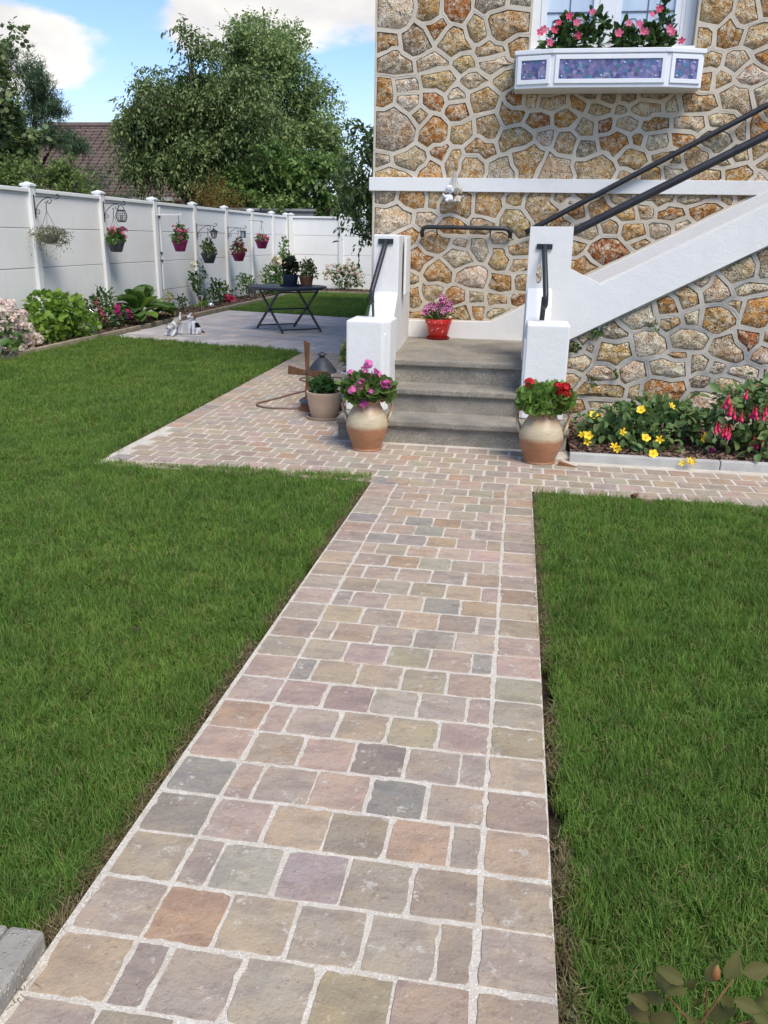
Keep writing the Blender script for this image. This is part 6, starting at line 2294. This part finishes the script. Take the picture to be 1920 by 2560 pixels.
def solar(y, x, h, r, label):
    t = thing('solar_light', label, 'garden light', (x, y, BZ), 'metal solar lights in the bed')
    b = MB()
    b.tube([(0, 0, -.05), (0, 0, h)], .008, 8)
    b.obj('stake', M_STEEL, t)
    b = MB()
    b.lathe([(.012, h - .01), (r * .7, h + r * .6), (r, h + r * 1.5), (r * .8, h + r * 1.7), (.004, h + r * 1.9)], 14)
    b.obj('head', M_STEEL, t, smooth='auto')


solar(13.86, -5.82, .20, .034, 'short steel solar light behind the sitting dog figure')
solar(15.15, -5.83, .19, .052, 'steel solar light with a round head in front of the rose bush')
t = thing('gazing_ball', 'silver mirror ball lying among the roses', 'ornament', (-5.87, 15.75, BZ))
b = MB()
b.ball((0, 0, .055), .062, 16, 12)
b.obj('ball', M_MIRROR, t, smooth=True)
b = MB()
b.lathe([(.05, 0), (.045, .012), (.03, .015)], 14)
b.obj('stand', M_IRON, t)
carriage_lantern((-6.02, 18.8, BZ), 1.15, 'black lantern standing on the mulch before the leggy rose')
carriage_lantern((-3.72, 22.35, BZ), 1.6, 'dark lantern standing in the back bed beside the house corner', M_BLUEG)

# ------------------------------------------------------------------ the two dog figures on the patio
DG = thing('dog_figure', 'white and brown dog figure bowing with its tail up on the patio', 'dog figure', (-4.90, 11.62, -0.139), 'dog figures on the patio', R(-18))
blob_mesh('body', [('t', [(-.02, .10, .19), (0, .02, .16), (.01, -.05, .115)], [.060, .056, .055]), ('b', (.02, -.10, .135), (.052, .055, .050)), ('t', [(.025, -.13, .125), (.028, -.17, .112)], [.030, .024]),
                   ('t', [(-.055, .12, .17), (-.065, .13, .10), (-.065, .12, .03), (-.065, .10, .012)], [.040, .028, .021, .023]), ('t', [(.03, .12, .17), (.035, .13, .10), (.035, .12, .03), (.035, .10, .012)], [.040, .028, .021, .023]),
                   ('t', [(-.035, -.05, .10), (-.045, -.07, .05), (-.05, -.12, .018), (-.05, -.16, .016)], [.034, .026, .022, .022]), ('t', [(.05, -.05, .09), (.07, -.09, .045), (.09, -.15, .018), (.10, -.18, .016)], [.034, .026, .022, .022]),
                   ('t', [(-.02, .15, .20), (-.03, .175, .26), (-.02, .175, .315)], [.022, .017, .014])],
          lambda c: 1 if (c.z > .15 and -.02 < c.y < .12 and c.x > -.06) or (c.y < -.06 and c.z > .155) else 0, [W_FUR, G_FUR], 0.008, DG)
for s in (-1, 1):
    b = MB()
    b.ball((.02 + s * .052, -.095, .135), (.016, .026, .036), 8, 6)
    b.obj('ear', T_FUR if s < 0 else G_FUR, DG, smooth=True)
    b = MB()
    b.ball((.024 + s * .022, -.146, .150), .007, 6, 5)
    b.obj('eye', K_FUR, DG)
b = MB()
b.ball((.029, -.192, .118), (.012, .010, .010), 8, 6)
b.obj('nose', K_FUR, DG)
D2 = thing('dog_figure', 'white dog figure with brown ears sitting on the patio', 'dog figure', (-4.68, 11.82, -0.139), 'dog figures on the patio', R(-24))
blob_mesh('body', [('t', [(0, .06, .06), (0, .02, .13), (0, -.02, .20)], [.075, .066, .050]), ('b', (0, -.025, .265), (.048, .052, .048)), ('t', [(-.012, -.06, .258), (-.02, -.105, .250)], [.029, .022]),
                   ('t', [(-.03, -.035, .17), (-.035, -.06, .09), (-.035, -.065, .02), (-.035, -.085, .012)], [.032, .025, .020, .021]), ('t', [(.035, -.035, .17), (.042, -.055, .09), (.045, -.06, .02), (.045, -.08, .012)], [.032, .025, .020, .021]),
                   ('b', (-.055, .04, .05), (.034, .06, .05)), ('b', (.058, .04, .05), (.034, .06, .05)), ('t', [(.06, .0, .02), (.065, -.03, .014)], [.022, .020]), ('t', [(-.06, .0, .02), (-.065, -.03, .014)], [.022, .020]), ('t', [(.04, .11, .04), (.09, .13, .02)], [.02, .013])],
          lambda c: 2 if (c.x > .035 and .10 < c.z < .17 and c.y > -.04) or (c.x > .05 and c.y > .07 and c.z < .08) else (1 if (c.z > .27 and abs(c.x) > .014) else 0), [W_FUR, T_FUR, K_FUR], 0.008, D2)
for s in (-1, 1):
    b = MB()
    b.ball((s * .050, -.02, .262), (.015, .028, .040), 8, 6)
    b.obj('ear', T_FUR, D2, smooth=True)
    b = MB()
    b.ball((-.006 + s * .022, -.070, .278), .007, 6, 5)
    b.obj('eye', K_FUR, D2)
b = MB()
b.ball((-.022, -.124, .252), (.013, .010, .011), 8, 6)
b.obj('nose', K_FUR, D2)

# ------------------------------------------------------------------ folding table with its two pots
TZ = 0.532
tb = thing('folding_table', 'blue-grey folding metal table with crossed legs on the patio', 'table', (-3.53, 12.85, -0.139), None, math.atan2(.43, .49))
b = MB()
zt_ = TZ + .139
b.lathe([(.60, zt_ - .028), (.612, zt_ - .024), (.612, zt_ - .004), (.60, zt_)], 48, sx=1.0, sy=.92)
b.obj('tabletop', M_TABLE, tb, smooth='auto')
b = MB()
b.lathe([(.56, zt_ - .05), (.56, zt_ - .029)], 48, sx=1.0, sy=.92)
b.obj('rim', M_TABLE, tb, smooth='auto')
for sx in (-.325, .325):
    for a, c in ((-.44, .40), (.44, -.40)):
        o_ = .014 if a < 0 else -.014
        l_ = MB()
        l_.bar((sx + o_, a, .006), (sx + o_, c, zt_ - .052), .022, .034)
        l_.obj('leg', M_TABLE, tb)
for y, z in ((-.415, .05), (.415, .05), (0, .325), (-.38, zt_ - .075), (.38, zt_ - .075)):
    l_ = MB()
    l_.tube([(-.325, y, z), (.325, y, z)], .011, 8)
    l_.obj('crossbar', M_TABLE, tb)
t = thing('flower_pot', 'navy plastic pot of dark geranium on the folding table', 'pot', (-3.475, 12.80, TZ + .001), 'pots on the folding table')
b = MB()
b.lathe([(.155, 0), (.165, .005), (.172, .022), (.160, .024), (.150, .01)], 28)
b.obj('saucer', M_NAVY, t, smooth='auto')
b = MB()
b.lathe([(.095, .012), (.100, .018), (.122, .145), (.130, .148), (.130, .168), (.116, .168), (.112, .14)], 28)
b.obj('pot', M_NAVY, t, smooth='auto')
potted(t, [(0, 0, .24, .13, .13, .10), (-.02, 0, .34, .09, .09, .07), (.03, 0, .32, .08, .08, .08)], 300, .05, ROUND, leafmat('purplish_leaf', [(0.04, 0.05, 0.022), (0.07, 0.045, 0.03), (0.035, 0.065, 0.02)], .6), up=.4, shell=.2)
t = thing('flower_pot', 'terracotta pot of light green foliage on the folding table', 'pot', (-3.30, 13.10, TZ + .001), 'pots on the folding table')
b = MB()
b.lathe([(.085, 0), (.088, .005), (.110, .115), (.118, .118), (.120, .15), (.108, .15), (.104, .12)], 28)
b.obj('pot', M_TERRA, t, smooth='auto')
potted(t, [(0, 0, .25, .15, .13, .11), (.04, 0, .30, .09, .09, .10), (.13, -.03, .16, .06, .06, .10)], 420, .042, LEAF, leafmat('light_leaf', [(0.09, 0.13, 0.03), (0.13, 0.18, 0.045), (0.20, 0.22, 0.07)], .5), up=.4, shell=.2)

# ------------------------------------------------------------------ the bed by the house
t = bush('st_johns_wort', 'low sprawling shrub dotted with open yellow flowers by the kerb', 'shrub', (0.92, 6.0, -.085),
         [(-.28, 0, .08, .15, .22, .11), (-.05, 0, .12, .20, .26, .13), (.16, .05, .13, .20, .23, .14), (.33, .08, .14, .17, .18, .09), (.02, -.25, .03, .22, .10, .07), (-.15, .1, .17, .1, .1, .07), (.12, .2, .2, .2, .15, .07)], 820, .062, L_HYP, LEAF, twigs=10, up=.25, shell=.25)
V, F = sprays([(.30, .05, .16, .2, .15, .08), (.2, .1, .22, .2, .1, .06), (-.2, -.1, .15, .2, .15, .1), (.1, -.2, .08, .3, .1, .06)], 60, 9, .22, .055, LEAF, .5, .3)
np_mesh('foliage', V, F, L_HYP, parent=t)
for x, y, z, s in ((.57, 5.95, .115, 0), (.535, 5.80, .0, 0), (.50, 5.85, -.01, 1), (.53, 5.8, -.045, 1), (.755, 5.80, .035, 1), (.885, 5.95, .165, 0), (.915, 5.8, .005, 0), (.985, 5.68, .025, 1), (.725, 5.66, -.055, 1), (.70, 5.68, -.04, 1), (.945, 5.62, -.06, 0), (1.13, 5.55, -.095, 1), (1.165, 5.55, -.08, 1), (1.19, 5.56, -.085, 1), (1.335, 5.92, .015, 1), (1.30, 5.9, .0, 1), (1.08, 5.95, .20, 1)):
    d = (random.uniform(-.5, .5), -1, random.uniform(.2, .9)) if not s else (random.uniform(-1, 1), -.7, random.uniform(.1, 1))
    flower(t, (x - .92, y - 6.0 - .10, z + .085 + .004), d, [P_YEL, P_EYE], .031, 5, .028 if not s else .016, .35 if not s else .7, .20)
t = thing('fuchsia', 'fuchsia bush hung with red and magenta bells at the edge of the bed', 'shrub', (1.72, 5.98, -.085))
V, F = cat_vf(leaf_cloud([(0, 0, .25, .30, .28, .22), (-.15, 0, .34, .18, .2, .10), (.1, 0, .40, .25, .2, .12), (-.2, -.1, .18, .16, .18, .14), (.05, -.25, .08, .22, .15, .14), (.05, -.38, -.02, .12, .1, .08)], 800, .062, LEAF, up=.05, shell=.3),
              sprays([(-.1, -.1, .3, .25, .2, .1), (0, -.25, .1, .25, .1, .12)], 45, 7, .2, .055, LEAF, .7, .3))
np_mesh('foliage', V, F, L_HYP, parent=t)
stems(t, [((0, 0, -.04), (random.uniform(-.3, .2), random.uniform(-.3, .1), random.uniform(.2, .42))) for _ in range(9)], .005, M_TWIG)


def bell(parent, loc, s=1.0):
    b = MB()
    b.tube([(0, 0, .05 * s), (0, 0, .022 * s)], .0016 * s, 5, 0)
    b.lathe([(.004 * s, .026 * s), (.007 * s, .012 * s), (.006 * s, .0)], 6, (0, 0, 0), 0)
    for k in range(4):
        a = math.pi / 2 * k + random.uniform(-.2, .2)
        ca, sa = math.cos(a), math.sin(a)
        b.add([(ca * .004 * s - sa * .002, sa * .004 * s + ca * .002, .008 * s), (ca * .016 * s - sa * .007 * s, sa * .016 * s + ca * .007 * s, -.006 * s), (ca * .028 * s, sa * .028 * s, -.018 * s), (ca * .016 * s + sa * .007 * s, sa * .016 * s - ca * .007 * s, -.006 * s)], [(0, 1, 2, 3)], 0)
    b.lathe([(.006 * s, .0), (.012 * s, -.010 * s), (.0125 * s, -.022 * s)], 7, (0, 0, 0), 1)
    b.tube([(0, 0, -.02 * s), (.002, 0, -.046 * s)], .0013 * s, 4, 2)
    return b.obj('flower', [P_SEPAL, P_BELL, P_WHITE], parent, loc=loc)


for x, z in ((1.345, .075), (1.36, .06), (1.375, .08), (1.40, .055), (1.415, .065), (1.43, .04), (1.445, .05), (1.585, .20), (1.60, .17), (1.575, .18), (1.65, .205), (1.64, .17), (1.43, .22), (1.405, .27), (1.42, .20), (1.51, .31), (1.39, .24), (1.46, .17), (1.50, .16), (1.61, -.005), (1.63, -.02), (1.66, .0), (1.64, -.205), (1.655, -.215), (1.67, -.21), (1.69, -.205), (1.72, -.21), (1.70, -.22)):
    bell(t, (x - 1.72, 5.68 - 5.98 + random.uniform(-.03, .03), max(z, -.09 if False else z) + .085 + .02), 1.15)
t = thing('fallen_flower', 'fallen magenta fuchsia flower on the bark mulch', 'flower', (1.36, 5.72, -.060))
cluster(t, (0, 0, .006), (.02, .014, .008), 8, [P_MAG], .016, petals_n=4)

# dead leaves on the grass, a wedge of wood beside the right jar
DL = leafmat('dead_leaf', [(0.22, 0.08, 0.03), (0.16, 0.06, 0.025)], .7, .1)
t = thing('fallen_leaf', 'curled brown leaf on the right lawn near the terrace', 'leaf', (.70, 4.56, G(4.56) + .022))
for k in range(4):
    V, F = place(*LEAF, np.array([[random.uniform(-.015, .015), random.uniform(-.01, .01), .0]]), frames(rnd_dirs(1, .3), rnd_dirs(1, 1.0)), np.array([.045]))
    np_mesh('blade', V, F, DL, parent=t)
t = thing('fallen_leaf', 'dark dead leaf lying in the middle of the left lawn', 'leaf', (-1.245, 2.42, G(2.42) + .026))
V, F = place(*LEAF, np.array([[0, 0, 0.0]]), frames(np.array([[1.0, -.3, .1]]), np.array([[0, .3, 1.0]])), np.array([.05]))
np_mesh('blade', V, F, M_SOIL, parent=t)
t = thing('door_wedge', 'brown wooden wedge on the paving right of the red geranium jar', 'wedge', (.39, 5.36, G(5.36) + .003), None, R(-12))
b = MB()
b.add([(-.06, -.018, 0), (.06, -.018, 0), (.06, .018, 0), (-.06, .018, 0), (-.06, -.018, .028), (-.06, .018, .028)], [(3, 2, 1, 0), (0, 1, 4), (1, 2, 5, 4), (2, 3, 5), (3, 0, 4, 5)])
b.obj('wedge', M_RUST, t)

# ------------------------------------------------------------------ foreground: planter corner and a rose shoot
t = thing('planter', 'pebble-faced concrete planter whose corner shows at the bottom left', 'planter', (0, 0, 0))
b = MB()
for (x0, x1, y0, y1) in ((-1.9, -0.865, 1.03, 1.115), (-0.865, -0.792, 0.2, 1.115)):
    b = MB()
    b.box(x0, x1 - .002, y0, y1, -.06, .018)
    b.obj('side', M_AGG, t, bevel=0.010)
b = MB()
b.box(-1.9, -.87, .2, 1.028, -.06, -.022)
b.obj('soil', M_SOIL, t)
for x, y, s in ((-.91, .985, .03), (-.95, .93, .035), (-.90, .90, .03), (-.98, .99, .028)):
    b = MB()
    b.ball((x, y, -.015), (s, s * .8, s * .6), 9, 6)
    b.obj('pebble', M_AGG, t, smooth=True)
FINE = ([], [])
for i in range(8):
    s_ = i / 7
    w = .30 * math.sin(math.pi * s_ ** .85) ** .8 if 0 < i < 7 else .004
    for e in (-1, -.5, 0, .5, 1):
        FINE[0].append((w * e, s_, .10 * abs(e) * w * 3 - .16 * s_ * s_))
for i in range(7):
    for e in range(4):
        FINE[1].append((i * 5 + e, i * 5 + e + 1, i * 5 + e + 6, i * 5 + e + 5))
t = thing('rose_shoot', 'bronze young rose shoot with an orange bud at the bottom right', 'rose', (.325, .95, .012))
stems(t, [((.02, .02, -.03), (0, 0, .26)), ((.0, 0, .16), (.06, -.02, .24)), ((0, 0, .18), (-.055, -.01, .25)), ((0, 0, .2), (.04, .02, .27))], .0016, M_RUST)
for x, z, dx, dz, L in ((-.035, .275, -1, .35, .046), (-.03, .265, -.9, -.1, .034), (.02, .285, .4, 1, .050), (.045, .285, 1, .25, .052), (.03, .265, .9, -.1, .045), (0, .262, .35, .9, .04), (-.04, .235, -.7, .6, .045), (-.02, .24, .1, .9, .03), (.055, .25, 1, -.3, .04), (.02, .24, .7, -.6, .045), (-.05, .215, -1, -.1, .042), (.05, .225, .8, -.5, .038), (-.01, .225, .2, -.8, .05), (.075, .26, .6, .8, .03), (-.07, .20, -.6, .5, .045), (-.03, .19, -.9, -.3, .05), (.01, .205, .5, .5, .05), (.045, .20, .9, .3, .05), (.07, .235, .8, .4, .04), (.0, .18, -.3, .6, .05), (.05, .18, .4, -.4, .05), (-.06, .17, -.8, .1, .05)):
    V, F = place(FINE[0], FINE[1], np.array([[x, random.uniform(-.02, .02), z]]), frames(np.array([[dx, random.uniform(-.3, .3), dz]]), np.array([[random.uniform(-.4, .4), -.7, .8]])), np.array([[L * .74, L * .84, L * 1.3]]))
    np_mesh('leaf', V, F, L_ROSE, parent=t, smooth=True)
b = MB()
b.lathe([(.003, 0), (.0065, .006), (.006, .015), (.001, .026)], 8, (0.005, -.005, .285))
b.obj('bud', simple('orange_bud', (0.34, 0.09, 0.035), (0.20, 0.12, 0.03), 60, 0.6), t, smooth=True)

# ------------------------------------------------------------------ beyond the fence
M_TILE = m_tint('roof_tile', 0.8, 0.72, 3, 0.5, 14, 0.03)
M_BRICK = simple('old_brick', (0.22, 0.11, 0.07), (0.30, 0.16, 0.10), 5, 0.9, 0.4, 30)


def roof_rows(house, a, c, drop, run, n, w, colr):
    """rows of tiles from ridge (a to c) down to the eave; each tile row is one course standing proud of the next"""
    a, c = Vector(a), Vector(c)
    L = c - a
    nrm = Vector((L.y, -L.x, 0)).normalized()
    b = MB()
    for i in range(n):
        t0, t1 = i / n, (i + 1.12) / n
        k = max(1, int(L.length / w))
        for j in range(k):
            p0, p1 = a + L * (j / k + .002), a + L * ((j + 1) / k - .002)
            h = random.uniform(.0, .03)
            q = [p0 + nrm * run * t0 - Vector((0, 0, drop * t0 - .02)), p1 + nrm * run * t0 - Vector((0, 0, drop * t0 - .02)), p1 + nrm * run * t1 - Vector((0, 0, drop * t1 - .06 - h)), p0 + nrm * run * t1 - Vector((0, 0, drop * t1 - .06 - h))]
            b.add(q + [q[3] - Vector((0, 0, .06)), q[2] - Vector((0, 0, .06))], [(0, 1, 2, 3), (3, 2, 5, 4)])
    o = b.obj('tiles', M_TILE, house)
    o.color = (*colr, 1)
    o['kind'] = 'stuff'
    return o


t = thing('neighbour_house', 'brown tiled house roof seen between the trees behind the fence', 'house', (0, 0, 0))
RT = (0.150, 0.100, 0.078)
roof_rows(t, (-19.4, 34, 5.27), (-12.0, 34, 5.27), 2.9, 4.2, 22, .33, RT)
roof_rows(t, (-17.0, 38.2, 7.22), (-10.5, 38.2, 7.22), 3.6, 5.0, 26, .33, (0.13, 0.09, 0.07))
b = MB()
for k in range(24):
    x = -19.4 + k * .31
    b.lathe([(.11, 0), (.12, .28), (.0, .3)], 8, (0, 0, 0))
b = MB()
b.tube([(-19.5, 34, 5.30), (-12.0, 34, 5.30)], .13, 8)
b.tube([(-17.1, 38.2, 7.26), (-10.4, 38.2, 7.26)], .13, 8)
b.obj('ridge', M_TILE, t).color = (0.16, 0.115, 0.09, 1)
b = MB()
b.box(-19.2, -12.2, 30.1, 34.0, -.2, 2.35)
b.box(-16.8, -10.7, 34.01, 38.2, -.2, 3.6)
b.obj('wall', M_BRICK, t)
b = MB()
b.extrude([(30.1, 2.35), (34, 5.15), (38, 2.35)], [], -19.2, -12.2, lambda y, z, d: (d, y, z))
b.extrude([(33.5, 3.55), (38.2, 7.1), (43, 3.55)], [], -16.8, -10.7, lambda y, z, d: (d, y, z))
b.obj('gable', M_BRICK, t)
b = MB()
b.bar((-19.3, 29.72, 2.42), (-12.3, 29.72, 2.42), .14, .12)
b.obj('gutter', simple('pale_gutter', (0.50, 0.46, 0.40), None, 3, 0.5), t)
t = thing('garden_wall', 'old grey rendered wall behind the corner of the white fence', 'wall', (0, 0, 0))
b = MB()
b.box(-9.2, -5.9, 24.25, 24.5, -.2, 1.93)
b.obj('wall', simple('grey_render', (0.22, 0.215, 0.20), (0.32, 0.31, 0.29), 2.5, 0.9, 0.4, 20), t)
b = MB()
b.box(-9.25, -5.85, 24.2, 24.55, 1.932, 2.0)
b.obj('coping', simple('wall_coping', (0.30, 0.29, 0.28), None, 2.5, 0.9), t, bevel=0.01)
for lab, z0, z1 in (('higher of two thin black cables crossing the sky by the house', 5.75, 5.99), ('lower of two thin black cables crossing the sky by the house', 5.42, 5.74)):
    b = MB()
    b.tube([(-30, 41, z0 + 1.0), (-14, 40.2, z0 - .1), (-8.5, 40, z0 + .1), (-6.9, 40, z1 - .02), (3, 39.5, z1 + .9), (20, 39, z1 + 2.4)], .016, 5)
    tag(b.obj('overhead_cable', M_IRON), lab, 'cable')


def tree(name, label, cat, base, blobs, k, m, twig, size, mat, tmpl=LEAF, droop=.4, trunk=.16, wild=.5, inner=.0, limbs=9, group=None, shell=.35):
    t = thing(name, label, cat, base, group)
    B = [(x - base[0], y - base[1], z - base[2], rx, ry, rz) for x, y, z, rx, ry, rz in blobs]
    b = MB()
    top = max(B, key=lambda q: q[2])
    mid = Vector((0, 0, min(q[2] for q in B) * .6))
    b.tube([(0, 0, -.2), (.03, 0, mid.z * .5), tuple(mid)], [trunk * 1.25, trunk, trunk * .85], 9)
    for q in random.sample(B, min(limbs, len(B))):
        e = Vector(q[:3])
        w = mid.lerp(e, .5) + Vector((random.uniform(-.15, .15), random.uniform(-.15, .15), .15))
        b.tube(spline([mid - Vector((0, 0, .2)), w, w.lerp(e, .5), w.lerp(e, .85)], 4), [trunk * .5 - trunk * .46 * i / 12 for i in range(13)], 6)
    b.obj('trunk', M_WOODBARK, t, smooth=True)
    C_ = []                                   # the crown is made of leafy limbs with gaps between them, not one solid
    for q in B:
        n = max(3, int(7 * (q[3] * q[5]) ** .5))
        for _ in range(n):
            u = Vector((random.gauss(0, 1), random.gauss(0, 1), random.gauss(0, 1))).normalized()
            s_, f = random.uniform(.45, .98), random.uniform(.26, .46)
            C_.append((q[0] + u.x * q[3] * s_, q[1] + u.y * q[4] * s_, q[2] + u.z * q[5] * s_, q[3] * f * 1.15, q[4] * f * 1.15, q[5] * f * .85))
    V, F = cat_vf(sprays(C_, int(k * .72), m, twig, size, tmpl, droop, .2, wild), sprays(B, int(k * .28), m, twig, size, tmpl, droop, .1, wild))
    np_mesh('crown', V, F, mat, parent=t)
    return t


def bl(L, Y, dy=1.0):
    """ellipsoids given as x, z, half width, half height, all at about the same distance"""
    return [(x, Y + random.uniform(-.5, .5) * dy, z, rx, max(rx, rz) * dy, rz) for x, z, rx, rz in L]


L_CH = leafmat('cherry_leaf', [(0.119, 0.170, 0.051), (0.178, 0.242, 0.072), (0.284, 0.304, 0.109), (0.088, 0.134, 0.042)], .5, .25, .5)
L_RE = leafmat('plum_leaf', [(0.097, 0.159, 0.051), (0.154, 0.229, 0.072), (0.236, 0.298, 0.104)], .5, .25, .6)
L_PI = leafmat('pine_needle', [(0.036, 0.075, 0.037), (0.057, 0.108, 0.050), (0.090, 0.140, 0.060)], .6, .1, .8)
L_MA = leafmat('maple_leaf', [(0.056, 0.114, 0.032), (0.090, 0.168, 0.047), (0.154, 0.172, 0.064)], .5, .25, .8)
L_LI = leafmat('light_shrub_leaf', [(0.075, 0.125, 0.028), (0.105, 0.165, 0.035), (0.15, 0.20, 0.05)], .5, .3)
L_HE = leafmat('hedge_leaf', [(0.050, 0.112, 0.032), (0.086, 0.166, 0.041), (0.172, 0.251, 0.062)], .45, .25, .9)
L_OR = leafmat('golden_leaf', [(0.20, 0.15, 0.03), (0.16, 0.15, 0.035), (0.24, 0.13, 0.035)], .55, .3)

LEAF2 = ([(0, 0, 0), (0.22, 0.32, 0.05), (0.18, 0.70, 0.02), (0, 1, -0.12), (-0.18, 0.70, 0.02), (-0.22, 0.32, 0.05)], [(0, 1, 2, 3), (0, 3, 4, 5)])
CH = [(-9.58, 5.86, .55, .7), (-9.76, 6.53, .30, .35), (-10.2, 6.95, .20, .16), (-9.95, 6.75, .22, .2), (-11.32, 5.69, .5, .28), (-10.46, 5.5, .6, .45), (-10.95, 4.75, 1.2, .75), (-11.98, 4.69, .24, .3), (-9.49, 4.94, 1.3, .85), (-8.41, 5.06, 1.1, .65), (-11.75, 3.86, .96, .7),
      (-12.35, 4.24, .26, .22), (-10.27, 3.86, 1.4, .85), (-8.81, 3.99, 1.15, .85), (-11.06, 3.08, 1.1, .55), (-11.95, 2.93, .35, .35), (-7.73, 4.25, .9, .8), (-9.2, 3.0, 1.2, .6)]
tree('cherry_tree', 'large drooping cherry tree in the middle behind the fence', 'tree', (-9.9, 26.3, -.2), bl(CH, 26), 6400, 9, .56, .105, L_CH, LEAF2, .6, .2, .75)
RE = [(-9.31, 7.44, 1.15, .85), (-9.87, 7.94, .5, .36), (-8.41, 7.57, .55, .5), (-9.2, 8.3, .3, .25), (-8.75, 6.73, 1.1, .8), (-8.02, 6.0, .85, .8), (-7.28, 5.49, .7, .7), (-6.95, 4.68, .62, .6), (-7.95, 4.83, 1.05, .95), (-9.59, 6.52, 1.0, .7), (-7.6, 3.9, 1.2, .8), (-6.6, 3.9, .6, .6)]
tree('plum_tree', 'upright small-leaved tree rising behind the cherry tree', 'tree', (-8.6, 31.2, -.2), bl(RE, 31), 4200, 9, .52, .10, L_RE, LEAF, .15, .2, .35)
tree('ornamental_tree', 'left-hand broadleaf tree at the edge of the garden view', 'tree', (-10.7, 17.2, -.2), bl([(-10.55, 4.59, .26, .5), (-10.6, 3.88, .50, .6), (-10.55, 3.21, .55, .55), (-10.5, 2.68, .56, .34), (-10.42, 4.95, .14, .17), (-11.2, 4.2, .5, .9), (-11.3, 3.0, .6, .8)], 17, .8), 1500, 7, .28, .085, L_MA, ROUND, .3, .12)
PI = [(-12.01, 4.84, .36, .4), (-11.66, 4.35, .45, .34), (-11.39, 4.69, .24, .16), (-11.3, 3.95, .36, .2), (-11.79, 3.75, .5, .34), (-11.19, 3.35, .52, .22), (-10.68, 3.15, .34, .18), (-11.75, 5.05, .18, .22), (-12.4, 4.2, .5, .6), (-12.3, 3.3, .6, .5)]
tree('pine_tree', 'dark pine with tufted branches behind the broadleaf tree', 'tree', (-12.1, 20.2, -.2), bl(PI, 20, .9), 2300, 16, .22, .10, L_PI, ([(-.06, 0, 0), (.06, 0, 0), (.03, 1, 0), (-.03, 1, 0)], [(0, 1, 2, 3)]), -.1, .13, .6)
tree('shrub', 'light green leafy shrub showing above the fence at the left', 'shrub', (-8.9, 15.6, -.2), bl([(-9.31, 2.22, .56, .30), (-8.78, 2.30, .35, .25), (-8.40, 2.05, .44, .22), (-9.56, 2.07, .31, .25), (-8.7, 1.75, .8, .35)], 15.5, .6), 620, 8, .26, .065, L_LI, LEAF, .1, .05)
tree('juniper', 'dark juniper bush below the brown roof', 'shrub', (-10.8, 21.2, -.2), bl([(-10.91, 2.5, .53, .38), (-10.56, 2.3, .39, .33), (-11.24, 2.44, .4, .33), (-10.8, 2.0, .8, .4), (-10.0, 2.0, .5, .35)], 21, .7), 520, 10, .22, .05, L_PI, NARROW, .0, .06)
tree('golden_shrub', 'yellowish feathery shrub behind the fence posts', 'shrub', (-8.7, 23.9, -.2), bl([(-9.03, 2.15, .33, .35), (-8.7, 2.27, .36, .42), (-8.25, 2.10, .32, .34), (-8.6, 1.8, .6, .3)], 23.9, .5), 420, 9, .34, .05, L_OR, NARROW, -.3, .04, .2)
tree('hedge', 'tall bright green laurel hedge behind the end fence', 'hedge', (-6.7, 25.1, -.2), bl([(-7.83, 2.63, .87, .65), (-6.8, 2.89, 1.0, .79), (-6.47, 2.27, .78, .43), (-5.72, 2.83, .85, .71), (-5.52, 2.29, .63, .42), (-8.4, 2.25, .65, .44), (-6.6, 1.8, 1.6, .5), (-4.9, 2.4, .6, .6)], 25.1, .6), 2000, 8, .32, .105, L_HE, LEAF, .1, .1)
RTT = [(-3.56, 2.82, .40, .40), (-3.42, 2.30, .42, .46), (-3.76, 2.24, .40, .34), (-3.30, 1.85, .30, .34), (-2.6, 3.0, .7, .6), (-2.7, 2.2, .6, .6), (-3.75, 1.40, .20, .07), (-3.50, 1.40, .22, .08), (-3.22, 1.45, .22, .14), (-3.4, 3.2, .3, .25)]
tree('cherry_tree', 'dark cherry tree by the house corner with a branch over the end fence', 'tree', (-2.35, 18.6, -.2), bl(RTT, 18.4, .7), 560, 8, .30, .115, L_CH, LEAF2, .8, .10)
# a wood of garden trees closes the view farther out, as the skyline between the house and the trees implies
far = []
for k in range(70):
    a = R(random.uniform(-75, 60))
    d = random.uniform(60, 85)
    far.append((math.sin(a) * d, math.cos(a) * d, random.uniform(.2, 1.2), random.uniform(3, 6), random.uniform(2, 4), random.uniform(1.2, 3.0)))
V, F = leaf_cloud(far, 26000, .55, LEAF, shell=.6)
tag(np_mesh('far_trees', V, F, L_RE), 'distant belt of garden trees along the horizon', 'trees', kind='stuff')
